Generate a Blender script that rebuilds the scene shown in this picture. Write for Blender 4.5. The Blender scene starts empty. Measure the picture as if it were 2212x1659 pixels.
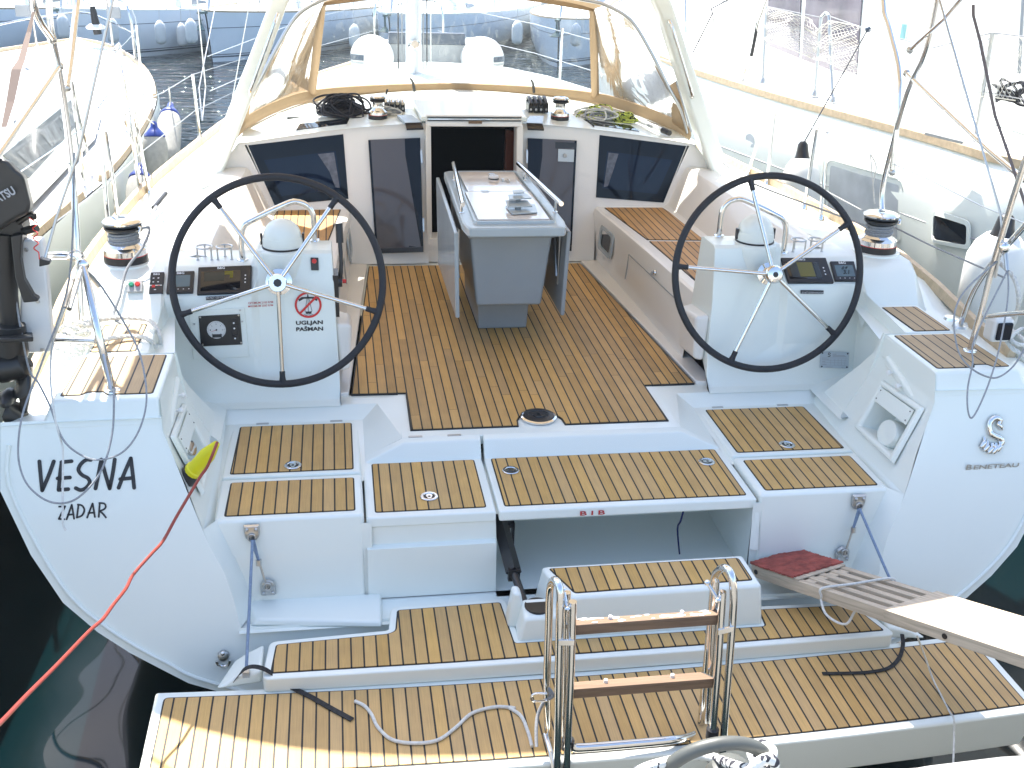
import bpy, bmesh, math, random
import numpy as np
from mathutils import Vector, Matrix, noise
random.seed(7)
S = bpy.context.scene
COL = S.collection
rad = math.radians

# ------------------------------------------------------------------ camera
F_PX, PITCH, YAW, ROLL = 2355.484, rad(23.32576), rad(9.49845), rad(1.96603)
CAM = np.array([-0.866204, -5.847851, 2.096716])
IW, IH = 2212.0, 1659.0
def _rot(p, y, r):
    cy, sy, cp, sp = math.cos(y), math.sin(y), math.cos(p), math.sin(p)
    fwd = np.array([sy*cp, cy*cp, -sp]); right = np.array([cy, -sy, 0.0]); up = np.cross(right, fwd)
    cr, sr = math.cos(r), math.sin(r)
    return np.array([cr*right + sr*up, -sr*right + cr*up, fwd])
RM = _rot(PITCH, YAW, ROLL)
cd = bpy.data.cameras.new('camera'); cam = bpy.data.objects.new('camera', cd); COL.objects.link(cam)
cd.sensor_width = 36.0; cd.lens = 36.0*F_PX/IW; cd.clip_end = 2000; cd.clip_start = 0.05
m = Matrix.Identity(4)
for i in range(3):
    m[i][0] = RM[0][i]; m[i][1] = RM[1][i]; m[i][2] = -RM[2][i]; m[i][3] = CAM[i]
cam.matrix_world = m
S.camera = cam
def at(u, v, x=None, y=None, z=None, pl=None):
    """measured point: where the sight line through picture point (u, v) meets a real plane of the boat"""
    d = RM.T @ np.array([(u-IW/2)/F_PX, (IH/2-v)/F_PX, 1.0])
    if x is not None: t = (x-CAM[0])/d[0]
    elif y is not None: t = (y-CAM[1])/d[1]
    elif z is not None: t = (z-CAM[2])/d[2]
    else:
        p, n = pl; t = ((np.array(p)-CAM) @ np.array(n))/(d @ np.array(n))
    return Vector((CAM+d*t).tolist())
# ------------------------------------------------------------------ world, sun, exposure
SUN_DIR = Vector((-0.16, 0.57, 1.0)).normalized()     # towards the sun
w = bpy.data.worlds.new("World"); S.world = w; w.use_nodes = True
nt = w.node_tree; bg = nt.nodes['Background']
sky = nt.nodes.new('ShaderNodeTexSky'); sky.sky_type = 'NISHITA'; sky.sun_disc = False
sky.sun_elevation = math.asin(SUN_DIR.z); sky.sun_rotation = math.atan2(SUN_DIR.x, SUN_DIR.y)
sky.air_density = 1.0; sky.dust_density = 1.5; sky.ozone_density = 1.0
nt.links.new(sky.outputs[0], bg.inputs[0]); bg.inputs[1].default_value = 0.15
sl = bpy.data.lights.new('sun', 'SUN'); sl.energy = 5.0; sl.angle = rad(0.55); sl.color = (1.0, 0.95, 0.87)
so = bpy.data.objects.new('sun', sl); COL.objects.link(so)
so.rotation_euler = SUN_DIR.to_track_quat('Z', 'Y').to_euler()
S.view_settings.view_transform = 'Standard'; S.view_settings.look = 'None'
S.view_settings.exposure = 1.58; S.view_settings.gamma = 1.0
try:
    S.cycles.max_bounces = 8; S.cycles.transparent_max_bounces = 24; S.cycles.caustics_reflective = False
except Exception: pass

# ------------------------------------------------------------------ materials
MATS = {}
def _new(name):
    mt = bpy.data.materials.new(name); mt.use_nodes = True
    n = mt.node_tree.nodes; b = n['Principled BSDF']; MATS[name] = mt
    return mt, mt.node_tree, b
def mat(name, col, rough=0.5, metal=0.0, coat=0.0, var=0.0, vscale=8.0, bump=0.0, bscale=200.0, ior=1.5, rvar=0.0, emit=None):
    mt, t, b = _new(name); n = t.nodes; l = t.links
    b.inputs['Base Color'].default_value = (*col, 1); b.inputs['Roughness'].default_value = rough
    b.inputs['Metallic'].default_value = metal; b.inputs['Coat Weight'].default_value = coat
    b.inputs['Coat Roughness'].default_value = 0.05; b.inputs['IOR'].default_value = ior
    tc = n.new('ShaderNodeTexCoord')
    if var > 0:
        nz = n.new('ShaderNodeTexNoise'); nz.inputs['Scale'].default_value = vscale; nz.inputs['Detail'].default_value = 6
        l.new(tc.outputs['Object'], nz.inputs['Vector'])
        r = n.new('ShaderNodeMapRange'); r.inputs[1].default_value = 0.3; r.inputs[2].default_value = 0.7
        r.inputs[3].default_value = 1-var; r.inputs[4].default_value = 1+var*0.6
        l.new(nz.outputs[0], r.inputs[0])
        mx = n.new('ShaderNodeVectorMath'); mx.operation = 'SCALE'; mx.inputs[0].default_value = col
        l.new(r.outputs[0], mx.inputs['Scale']); l.new(mx.outputs[0], b.inputs['Base Color'])
    if rvar > 0:
        nz = n.new('ShaderNodeTexNoise'); nz.inputs['Scale'].default_value = 14; nz.inputs['Detail'].default_value = 5
        l.new(tc.outputs['Object'], nz.inputs['Vector'])
        r = n.new('ShaderNodeMapRange'); r.inputs[3].default_value = max(0.02, rough-rvar); r.inputs[4].default_value = rough+rvar
        l.new(nz.outputs[0], r.inputs[0]); l.new(r.outputs[0], b.inputs['Roughness'])
    if bump > 0:
        nb = n.new('ShaderNodeTexNoise'); nb.inputs['Scale'].default_value = bscale; nb.inputs['Detail'].default_value = 3
        l.new(tc.outputs['Object'], nb.inputs['Vector'])
        bp = n.new('ShaderNodeBump'); bp.inputs['Strength'].default_value = bump; bp.inputs['Distance'].default_value = 0.002
        l.new(nb.outputs[0], bp.inputs['Height']); l.new(bp.outputs[0], b.inputs['Normal'])
    if emit:
        b.inputs['Emission Color'].default_value = (*emit[0], 1); b.inputs['Emission Strength'].default_value = emit[1]
    return mt
GEL = mat('gelcoat_white', (0.79, 0.825, 0.768), 0.30, coat=0.3, var=0.012, vscale=2)
GELBOUNCE = mat('gelcoat_bounce_tint', (0.80, 0.765, 0.71), 0.32, coat=0.25, var=0.01, vscale=2)  # white gelcoat in the cockpit, warm light off the teak tinted into its colour
NONSKID = mat('nonskid_deck', (0.76, 0.765, 0.75), 0.65, var=0.04, vscale=5, bump=0.5, bscale=500)
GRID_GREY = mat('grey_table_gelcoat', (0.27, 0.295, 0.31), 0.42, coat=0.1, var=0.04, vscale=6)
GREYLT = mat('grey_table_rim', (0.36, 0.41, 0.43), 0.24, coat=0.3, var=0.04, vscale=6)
CREAMLID = mat('cream_lid', (0.66, 0.60, 0.55), 0.12, coat=0.6)
STEEL = mat('polished_steel', (0.74, 0.73, 0.71), 0.10, 1.0, rvar=0.05)
STEELB = mat('brushed_steel', (0.52, 0.52, 0.51), 0.32, 1.0, rvar=0.08)
BLACK = mat('black_plastic', (0.012, 0.012, 0.014), 0.32)
RUBBER = mat('black_rubber', (0.010, 0.010, 0.011), 0.55, bump=0.1)
LEATHER = mat('wheel_leather', (0.012, 0.013, 0.018), 0.6, bump=0.35, bscale=700)
CAULK = mat('black_caulk', (0.012, 0.012, 0.012), 0.6)
CANVAS = mat('beige_canvas', (0.33, 0.225, 0.125), 0.85, var=0.08, vscale=9, bump=0.5, bscale=900)
def add_translucency(mt, col, w_):
    t = mt.node_tree; n = t.nodes; out = [x for x in n if x.type == 'OUTPUT_MATERIAL'][0]; b = n['Principled BSDF']
    tl = n.new('ShaderNodeBsdfTranslucent'); tl.inputs[0].default_value = (*col, 1); mx = n.new('ShaderNodeMixShader'); mx.inputs[0].default_value = w_
    t.links.new(b.outputs[0], mx.inputs[1]); t.links.new(tl.outputs[0], mx.inputs[2]); t.links.new(mx.outputs[0], out.inputs[0])
add_translucency(CANVAS, (0.55, 0.42, 0.27), 0.14)
BIMINI = mat('bimini_cloth', (0.52, 0.42, 0.30), 0.85, bump=0.4, bscale=900)
add_translucency(BIMINI, (0.88, 0.80, 0.68), 0.42)
GREYROPE = mat('grey_rope', (0.30, 0.31, 0.32), 0.8, var=0.25, vscale=160, bump=0.8, bscale=400)
WHITEROPE = mat('white_rope', (0.66, 0.65, 0.60), 0.85, var=0.15, vscale=90, bump=0.8, bscale=300)
BLACKROPE = mat('black_rope', (0.013, 0.014, 0.022), 0.55, var=0.5, vscale=150, bump=0.6, bscale=300)
BLUEROPE = mat('blue_grey_rope', (0.20, 0.27, 0.38), 0.8, var=0.2, vscale=120)
DARKBLUE = mat('navy_line', (0.006, 0.012, 0.09), 0.6)
REDCABLE = mat('orange_red_cable', (0.26, 0.035, 0.022), 0.42)
REDPLAST = mat('red_plastic', (0.62, 0.02, 0.015), 0.35)
GREENPL = mat('green_plastic', (0.01, 0.22, 0.12), 0.35)
YELLOW = mat('yellow_plug', (0.72, 0.66, 0.01), 0.38)
FENDER = mat('fender_vinyl', (0.70, 0.70, 0.67), 0.38, var=0.04, vscale=7)
FENDCOV = mat('fender_cloth', (0.43, 0.42, 0.38), 0.95, var=0.12, vscale=30, bump=0.9, bscale=350)
FENDBLUE = mat('blue_vinyl', (0.015, 0.035, 0.20), 0.32)
DARKGLASS = mat('dark_acrylic', (0.006, 0.009, 0.016), 0.035, coat=0.0, ior=1.28)
DARKGLASS2 = mat('smoked_acrylic', (0.095, 0.088, 0.095), 0.05, coat=0.0, ior=1.38)  # tinted doors, base lifted to purple-grey to stand in for a reflection
GREYGLASS = mat('grey_acrylic', (0.17, 0.19, 0.20), 0.10, coat=0.3, var=0.15, vscale=4)
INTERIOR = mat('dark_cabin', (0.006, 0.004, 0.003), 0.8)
MAHOG = mat('cabin_mahogany', (0.10, 0.022, 0.008), 0.3)
HULLSHADE = mat('hull_gelcoat', (0.76, 0.82, 0.86), 0.25, coat=0.3, var=0.04, vscale=1.2, rvar=0.05)  # white far hulls, bluish cast of their shaded sides put into the base colour
STRIPE = mat('dark_stripe', (0.05, 0.07, 0.10), 0.35)
SCREEN = mat('screen_glass', (0.004, 0.004, 0.006), 0.06, coat=0.5)
SCRLCD = mat('lcd_glass', (0.10, 0.15, 0.17), 0.12)
SCRYEL = mat('chart_yellow', (0.13, 0.11, 0.008), 0.12)
SCRDARK = mat('chart_dark', (0.02, 0.026, 0.024), 0.12)
WHITEINK = mat('white_ink', (0.75, 0.75, 0.75), 0.5)
REDINK = mat('red_ink', (0.45, 0.035, 0.035), 0.5)
REDSIGN = mat('red_sign', (0.62, 0.02, 0.02), 0.4)
GREYINK = mat('grey_ink', (0.35, 0.36, 0.38), 0.5)
BLACKINK = mat('black_ink', (0.012, 0.013, 0.017), 0.4)
DIAL = mat('dial_face', (0.62, 0.62, 0.60), 0.35)
CLIP = mat('grey_box', (0.32, 0.33, 0.33), 0.4)
MOTOR = mat('motor_black', (0.016, 0.015, 0.014), 0.42, var=0.4, vscale=5, coat=0.1)
WHITEPL = mat('white_plastic', (0.74, 0.74, 0.72), 0.35)
LOCKP = mat('lock_plate', (0.50, 0.56, 0.60), 0.35)
STONE = mat('quay_stone', (0.30, 0.295, 0.28), 0.9, var=0.3, vscale=14, bump=1.0, bscale=60)
RAILALU = mat('toe_rail_wood', (0.52, 0.40, 0.26), 0.6, var=0.18, vscale=30, bump=0.3, bscale=120)
GREYTUBE = mat('grey_painted_tube', (0.085, 0.088, 0.078), 0.45, var=0.08, vscale=30)
FARCANVAS = mat('blue_canvas', (0.02, 0.05, 0.14), 0.9)
FARGREY = mat('grey_canvas', (0.22, 0.22, 0.23), 0.9, var=0.2, vscale=4)
WINDPURP = mat('side_window', (0.13, 0.115, 0.135), 0.08, var=0.4, vscale=3)
NETM = mat('net_cord', (0.62, 0.60, 0.52), 0.9)
ALU = mat('mast_aluminium', (0.62, 0.64, 0.66), 0.38, 0.35)
CARPET = mat('red_carpet', (0.33, 0.075, 0.055), 0.98, var=0.45, vscale=22, bump=1.0, bscale=260)
SALT = mat('salt_crust', (0.62, 0.62, 0.60), 0.9)

def teak_mat(name, col, pitch=0.0445, off=0.0, ang=0.0, seam=0.0064, butt=0.0, pv=0.42):
    mt, t, b = _new(name); n = t.nodes; l = t.links
    def N(k, **kw):
        x = n.new(k)
        for a, v in kw.items(): setattr(x, a, v)
        return x
    def mth(op, a, bb=None):
        x = N('ShaderNodeMath', operation=op)
        for i, q in enumerate((a, bb)):
            if q is None: continue
            if isinstance(q, (int, float)): x.inputs[i].default_value = q
            else: l.new(q, x.inputs[i])
        return x.outputs[0]
    tc = N('ShaderNodeTexCoord'); mp = N('ShaderNodeMapping'); mp.inputs['Rotation'].default_value = (0, 0, ang)
    l.new(tc.outputs['Object'], mp.inputs[0])
    sp = N('ShaderNodeSeparateXYZ'); l.new(mp.outputs[0], sp.inputs[0])
    u = mth('DIVIDE', mth('ADD', sp.outputs[0], off), pitch)
    pid = mth('FLOOR', u); fr = mth('FRACT', u)
    d = mth('ABSOLUTE', mth('SUBTRACT', fr, 0.5))
    s = mth('GREATER_THAN', d, 0.5-seam/pitch/2)
    wn = N('ShaderNodeTexWhiteNoise', noise_dimensions='1D'); l.new(pid, wn.inputs['W'])
    pid2 = pid
    if butt > 0:
        # random butt joints along each plank
        v = mth('ADD', mth('DIVIDE', sp.outputs[1], butt), mth('MULTIPLY', wn.outputs['Value'], 7.3))
        bf = mth('FRACT', v); db = mth('LESS_THAN', bf, 0.0028/butt)
        s = mth('MAXIMUM', s, mth('MULTIPLY', db, 0.8))
        pid2 = mth('ADD', mth('MULTIPLY', pid, 17.1), mth('FLOOR', v))
    wn2 = N('ShaderNodeTexWhiteNoise', noise_dimensions='1D'); l.new(pid2, wn2.inputs['W'])
    cb = N('ShaderNodeCombineXYZ'); l.new(mth('MULTIPLY', sp.outputs[0], 260), cb.inputs[0])
    l.new(mth('ADD', mth('MULTIPLY', sp.outputs[1], 7), mth('MULTIPLY', wn2.outputs['Value'], 50)), cb.inputs[1])
    gr = N('ShaderNodeTexNoise'); gr.inputs['Scale'].default_value = 1.0; gr.inputs['Detail'].default_value = 5; gr.inputs['Distortion'].default_value = 0.6
    l.new(cb.outputs[0], gr.inputs['Vector'])
    st = N('ShaderNodeTexNoise'); st.inputs['Scale'].default_value = 9; st.inputs['Detail'].default_value = 6
    l.new(tc.outputs['Object'], st.inputs['Vector'])
    fac = mth('ADD', mth('ADD', mth('MULTIPLY', gr.outputs[0], 0.55), mth('MULTIPLY', wn2.outputs['Value'], pv)), mth('MULTIPLY', st.outputs[0], 0.35))
    fac = mth('ADD', fac, 0.32+(0.42-pv)/2)
    hs = N('ShaderNodeVectorMath', operation='SCALE'); hs.inputs[0].default_value = col; l.new(fac, hs.inputs['Scale'])
    # plank hue drift: mix towards greyer wood
    gy = N('ShaderNodeMix', data_type='RGBA'); gy.inputs['Factor'].default_value = 0.3
    gmean = sum(col)/3
    gy.inputs['B'].default_value = (gmean*1.15, gmean*1.0, gmean*0.8, 1)
    l.new(hs.outputs[0], gy.inputs['A']); l.new(mth('MULTIPLY', mth('FRACT', mth('MULTIPLY', wn2.outputs['Value'], 13.7)), 0.22), gy.inputs['Factor'])
    mx = N('ShaderNodeMix', data_type='RGBA'); l.new(s, mx.inputs['Factor']); l.new(gy.outputs['Result'], mx.inputs['A'])
    mx.inputs['B'].default_value = (0.012, 0.012, 0.012, 1)
    l.new(mx.outputs['Result'], b.inputs['Base Color'])
    b.inputs['Roughness'].default_value = 0.62
    bp = N('ShaderNodeBump'); bp.inputs['Strength'].default_value = 0.35; bp.inputs['Distance'].default_value = 0.001
    hh = mth('SUBTRACT', mth('MULTIPLY', gr.outputs[0], 0.5), mth('MULTIPLY', s, 1.0))
    l.new(hh, bp.inputs['Height']); l.new(bp.outputs[0], b.inputs['Normal'])
    return mt
TEAK = teak_mat('teak_sole', (0.50, 0.285, 0.080), off=0.0, butt=0.95)  # warmer than the platform teak, bounced cockpit light put into the colour
TEAKS = teak_mat('teak_seat', (0.52, 0.27, 0.075), pitch=0.043)
TEAKA = teak_mat('teak_step', (0.55, 0.330, 0.098), pitch=0.0460, pv=0.2)
TEAKP = teak_mat('teak_platform', (0.56, 0.345, 0.118), pitch=0.0445, off=0.02, pv=0.2)
TEAKQ = teak_mat('teak_quarter', (0.46, 0.31, 0.155), pitch=0.052, off=0.01, pv=0.2)

def wood_mat(name, col):
    mt, t, b = _new(name); n = t.nodes; l = t.links
    tc = n.new('ShaderNodeTexCoord'); mp = n.new('ShaderNodeMapping'); mp.inputs['Scale'].default_value = (3, 45, 45)
    l.new(tc.outputs['Object'], mp.inputs[0])
    nz = n.new('ShaderNodeTexNoise'); nz.inputs['Scale'].default_value = 1.2; nz.inputs['Detail'].default_value = 6; nz.inputs['Distortion'].default_value = 1.2
    l.new(mp.outputs[0], nz.inputs['Vector'])
    cr = n.new('ShaderNodeValToRGB'); cr.color_ramp.elements[0].position = 0.3; cr.color_ramp.elements[1].position = 0.7
    cr.color_ramp.elements[0].color = (*[c*0.68 for c in col], 1); cr.color_ramp.elements[1].color = (*[min(1, c*1.12) for c in col], 1)
    l.new(nz.outputs[0], cr.inputs[0]); l.new(cr.outputs[0], b.inputs['Base Color']); b.inputs['Roughness'].default_value = 0.7
    bp = n.new('ShaderNodeBump'); bp.inputs['Strength'].default_value = 0.4; bp.inputs['Distance'].default_value = 0.002
    l.new(nz.outputs[0], bp.inputs['Height']); l.new(bp.outputs[0], b.inputs['Normal'])
    return mt
PINE = wood_mat('pine_plank', (0.56, 0.46, 0.34))
WOODRUNG = wood_mat('ladder_wood', (0.21, 0.135, 0.085))

def vinyl_mat(name, tint=(0.95, 0.97, 0.98), fog=0.05):
    mt = bpy.data.materials.new(name); mt.use_nodes = True; t = mt.node_tree; n = t.nodes; l = t.links
    n.clear(); out = n.new('ShaderNodeOutputMaterial')
    tr = n.new('ShaderNodeBsdfTransparent'); tr.inputs[0].default_value = (*tint, 1)
    gl = n.new('ShaderNodeBsdfGlossy'); gl.inputs['Roughness'].default_value = 0.12
    df = n.new('ShaderNodeBsdfDiffuse'); df.inputs[0].default_value = (0.75, 0.78, 0.8, 1)
    tc = n.new('ShaderNodeTexCoord'); mp = n.new('ShaderNodeMapping'); mp.inputs['Scale'].default_value = (1.6, 1.0, 0.55); mp.inputs['Rotation'].default_value = (0, 0.5, 0)
    l.new(tc.outputs['Object'], mp.inputs[0])
    nz = n.new('ShaderNodeTexNoise'); nz.inputs['Scale'].default_value = 3.2; nz.inputs['Detail'].default_value = 2; nz.inputs['Distortion'].default_value = 2.5
    l.new(mp.outputs[0], nz.inputs['Vector'])
    bp = n.new('ShaderNodeBump'); bp.inputs['Strength'].default_value = 0.25; bp.inputs['Distance'].default_value = 0.02
    l.new(nz.outputs[0], bp.inputs['Height']); l.new(bp.outputs[0], gl.inputs['Normal'])
    fr = n.new('ShaderNodeFresnel'); fr.inputs['IOR'].default_value = 1.18; l.new(bp.outputs[0], fr.inputs['Normal'])
    m1 = n.new('ShaderNodeMixShader'); l.new(fr.outputs[0], m1.inputs[0]); l.new(tr.outputs[0], m1.inputs[1]); l.new(gl.outputs[0], m1.inputs[2])
    sc = n.new('ShaderNodeTexNoise'); sc.inputs['Scale'].default_value = 70; sc.inputs['Detail'].default_value = 6; l.new(tc.outputs['Object'], sc.inputs['Vector'])
    wv = n.new('ShaderNodeTexNoise'); wv.inputs['Scale'].default_value = 5; wv.inputs['Detail'].default_value = 4; wv.inputs['Distortion'].default_value = 3; l.new(mp.outputs[0], wv.inputs['Vector'])
    r1 = n.new('ShaderNodeMapRange'); r1.inputs[1].default_value = 0.58; r1.inputs[2].default_value = 0.72; r1.inputs[3].default_value = fog*0.25; r1.inputs[4].default_value = fog*3.0; l.new(sc.outputs[0], r1.inputs[0])
    r2 = n.new('ShaderNodeMapRange'); r2.inputs[1].default_value = 0.5; r2.inputs[2].default_value = 0.66; r2.inputs[3].default_value = fog*0.4; r2.inputs[4].default_value = fog*3.0; l.new(wv.outputs[0], r2.inputs[0])
    ad = n.new('ShaderNodeMath'); ad.operation = 'ADD'; l.new(r1.outputs[0], ad.inputs[0]); l.new(r2.outputs[0], ad.inputs[1])
    m2 = n.new('ShaderNodeMixShader'); l.new(ad.outputs[0], m2.inputs[0]); l.new(m1.outputs[0], m2.inputs[1]); l.new(df.outputs[0], m2.inputs[2])
    l.new(m2.outputs[0], out.inputs[0])
    return mt
VINYL = vinyl_mat('clear_vinyl')
def rope_mat(name, base, fleck, sc=120):
    mt, t, b = _new(name); n = t.nodes; l = t.links
    tc = n.new('ShaderNodeTexCoord'); v = n.new('ShaderNodeTexVoronoi'); v.inputs['Scale'].default_value = sc
    l.new(tc.outputs['Object'], v.inputs['Vector'])
    sp = n.new('ShaderNodeSeparateColor'); l.new(v.outputs['Color'], sp.inputs[0])
    g = n.new('ShaderNodeMath'); g.operation = 'GREATER_THAN'; g.inputs[1].default_value = 0.72; l.new(sp.outputs[0], g.inputs[0])
    mx = n.new('ShaderNodeMix'); mx.data_type = 'RGBA'; l.new(g.outputs[0], mx.inputs['Factor'])
    mx.inputs['A'].default_value = (*base, 1); mx.inputs['B'].default_value = (*fleck, 1)
    l.new(mx.outputs['Result'], b.inputs['Base Color']); b.inputs['Roughness'].default_value = 0.85
    bp = n.new('ShaderNodeBump'); bp.inputs['Strength'].default_value = 0.8; bp.inputs['Distance'].default_value = 0.002
    l.new(v.outputs['Distance'], bp.inputs['Height']); l.new(bp.outputs[0], b.inputs['Normal'])
    return mt
FLECKROPE = rope_mat('white_black_rope', (0.68, 0.67, 0.62), (0.03, 0.03, 0.04), 95)
YELROPE = rope_mat('yellow_black_rope', (0.50, 0.55, 0.10), (0.02, 0.02, 0.02), 90)

def water_mat():
    mt, t, b = _new('harbour_water'); n = t.nodes; l = t.links
    b.inputs['Base Color'].default_value = (0.0008, 0.0075, 0.0095, 1); b.inputs['Roughness'].default_value = 0.03; b.inputs['IOR'].default_value = 1.333
    tc = n.new('ShaderNodeTexCoord')
    sp = n.new('ShaderNodeSeparateXYZ'); l.new(tc.outputs['Object'], sp.inputs[0])
    mp = n.new('ShaderNodeMapping'); mp.inputs['Scale'].default_value = (0.7, 1.6, 1); l.new(tc.outputs['Object'], mp.inputs[0])
    nz = n.new('ShaderNodeTexNoise'); nz.inputs['Scale'].default_value = 1.9; nz.inputs['Detail'].default_value = 4; nz.inputs['Distortion'].default_value = 0.4; l.new(mp.outputs[0], nz.inputs['Vector'])
    n2 = n.new('ShaderNodeTexNoise'); n2.inputs['Scale'].default_value = 1.1; n2.inputs['Detail'].default_value = 1; l.new(tc.outputs['Object'], n2.inputs['Vector'])
    # open water is rippled, the pocket between quay and hulls is calm
    r = n.new('ShaderNodeMapRange'); r.inputs[1].default_value = 1.0; r.inputs[2].default_value = 6.0; r.inputs[3].default_value = 0.0; r.inputs[4].default_value = 1.0; l.new(sp.outputs[1], r.inputs[0])
    ml = n.new('ShaderNodeMath'); ml.operation = 'MULTIPLY'; l.new(nz.outputs[0], ml.inputs[0]); l.new(r.outputs[0], ml.inputs[1])
    m3 = n.new('ShaderNodeMath'); m3.operation = 'MULTIPLY'; m3.inputs[1].default_value = 0.22; l.new(n2.outputs[0], m3.inputs[0])
    ad = n.new('ShaderNodeMath'); ad.operation = 'ADD'; l.new(ml.outputs[0], ad.inputs[0]); l.new(m3.outputs[0], ad.inputs[1])
    bp = n.new('ShaderNodeBump'); bp.inputs['Strength'].default_value = 1.0; bp.inputs['Distance'].default_value = 0.32
    l.new(ad.outputs[0], bp.inputs['Height']); l.new(bp.outputs[0], b.inputs['Normal'])
    return mt
WATER = water_mat()

# ------------------------------------------------------------------ mesh helpers
def V(*a): return Vector(a if len(a) > 1 else a[0])
class MB:
    def __init__(s): s.v = []; s.f = []; s.m = []; s.mats = []; s.cur = 0
    def use(s, mt):
        if mt not in s.mats: s.mats.append(mt)
        s.cur = s.mats.index(mt); return s
    def add(s, vs, fs):
        o = len(s.v); s.v += [tuple(p) for p in vs]
        for f in fs: s.f.append([i+o for i in f]); s.m.append(s.cur)
        return s
    def quad(s, *p): return s.add(p, [list(range(len(p)))])
    def box(s, x0, x1, y0, y1, z0, z1):
        x0, x1 = sorted((x0, x1)); y0, y1 = sorted((y0, y1)); z0, z1 = sorted((z0, z1))
        v = [(x0,y0,z0),(x1,y0,z0),(x1,y1,z0),(x0,y1,z0),(x0,y0,z1),(x1,y0,z1),(x1,y1,z1),(x0,y1,z1)]
        return s.add(v, [(3,2,1,0),(4,5,6,7),(0,1,5,4),(1,2,6,5),(2,3,7,6),(3,0,4,7)])
    def hexa(s, b, t):   # bottom loop, top loop of equal length
        n = len(b)
        return s.add(list(b)+list(t), [list(range(n))[::-1], list(range(n, 2*n))]+[(i, (i+1) % n, n+(i+1) % n, n+i) for i in range(n)])
    def slab(s, pts, vec): return s.hexa([Vector(p)+Vector(vec) for p in pts], [Vector(p) for p in pts])
    def prism(s, poly, z0, z1): return s.hexa([(x, y, z0) for x, y in poly], [(x, y, z1) for x, y in poly])
    def loft(s, rows, close=False, caps=False):
        n = len(rows[0]); vs = [p for r in rows for p in r]; fs = []
        for i in range(len(rows)-1):
            for j in range(n if close else n-1):
                a = i*n+j; b = i*n+(j+1) % n
                fs.append((a, b, b+n, a+n))
        if caps: fs.append(list(range(n))[::-1]); fs.append([(len(rows)-1)*n+j for j in range(n)])
        return s.add(vs, fs)
    def tube(s, pts, r, seg=10, closed=False, smooth=0, flat=None):
        P = [Vector(p) for p in pts]
        if smooth: P = spline(P, smooth, closed)
        n = len(P); R = r if isinstance(r, (list, tuple)) else [r]*n
        if len(R) != n: R = [R[min(len(R)-1, int(i*len(R)/n))] for i in range(n)]
        T = []
        for i in range(n):
            a = P[(i-1) % n] if (closed or i > 0) else P[i]; b = P[(i+1) % n] if (closed or i < n-1) else P[i]
            t = b-a
            T.append(t.normalized() if t.length > 1e-9 else Vector((0, 0, 1)))
        up = Vector((0, 0, 1)) if abs(T[0].z) < 0.9 else Vector((0, 1, 0))
        N0 = (up-T[0]*up.dot(T[0])).normalized(); rows = []
        for i in range(n):
            if i > 0:
                N0 = N0-T[i]*N0.dot(T[i])
                N0 = N0.normalized() if N0.length > 1e-6 else T[i].orthogonal().normalized()
            B = T[i].cross(N0); ks = flat or (1, 1)
            rows.append([P[i]+(N0*math.cos(2*math.pi*k/seg)*ks[0]+B*math.sin(2*math.pi*k/seg)*ks[1])*R[i] for k in range(seg)])
        if closed: rows.append(rows[0]); return s.loft(rows, True)
        return s.loft(rows, True, True)
    def lathe(s, prof, c=(0, 0, 0), axis=(0, 0, 1), seg=32, cap=True):
        ax = Vector(axis).normalized(); u = ax.orthogonal().normalized(); w_ = ax.cross(u); c = Vector(c)
        rows = [[c+ax*h+(u*math.cos(2*math.pi*k/seg)+w_*math.sin(2*math.pi*k/seg))*max(r, 1e-4) for k in range(seg)] for r, h in prof]
        return s.loft(rows, True, cap)
    def disc(s, c, r, axis=(0, 0, 1), th=0.002, seg=32): return s.lathe([(r, 0), (r, th)], c, axis, seg)
    def ball(s, c, r, seg=20, sc=(1, 1, 1), half=False):
        rows = []; n = seg//2
        for i in range(n+1):
            a = (math.pi/2 if half else math.pi)*i/n
            rows.append([(c[0]+r*sc[0]*math.sin(a)*math.cos(2*math.pi*k/seg), c[1]+r*sc[1]*math.sin(a)*math.sin(2*math.pi*k/seg), c[2]+r*sc[2]*math.cos(a)) for k in range(seg)])
        return s.loft(rows, True, True)
    def build(s, name, mt=None, parent=None, bevel=0, seg=3, ang=32, flat=False, sub=0, fix=True):
        me = bpy.data.meshes.new(name); me.from_pydata(s.v, [], s.f)
        if not s.mats: s.mats = [mt or GEL]
        elif mt and mt not in s.mats: s.mats[0] = mt
        for q in s.mats: me.materials.append(q)
        me.polygons.foreach_set('material_index', s.m); me.update()
        if fix:
            bm = bmesh.new(); bm.from_mesh(me); bmesh.ops.remove_doubles(bm, verts=bm.verts, dist=1e-5); bmesh.ops.recalc_face_normals(bm, faces=bm.faces); bm.to_mesh(me); bm.free()
        if not flat:
            me.polygons.foreach_set('use_smooth', [True]*len(me.polygons)); me.set_sharp_from_angle(angle=rad(ang))
        o = bpy.data.objects.new(name, me); COL.objects.link(o)
        if parent: o.parent = parent
        if bevel:
            b = o.modifiers.new('bevel', 'BEVEL'); b.width = bevel; b.segments = seg; b.limit_method = 'ANGLE'; b.angle_limit = rad(30); b.harden_normals = True; b.use_clamp_overlap = True
        if sub:
            q = o.modifiers.new('sub', 'SUBSURF'); q.levels = sub; q.render_levels = sub
        return o
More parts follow.
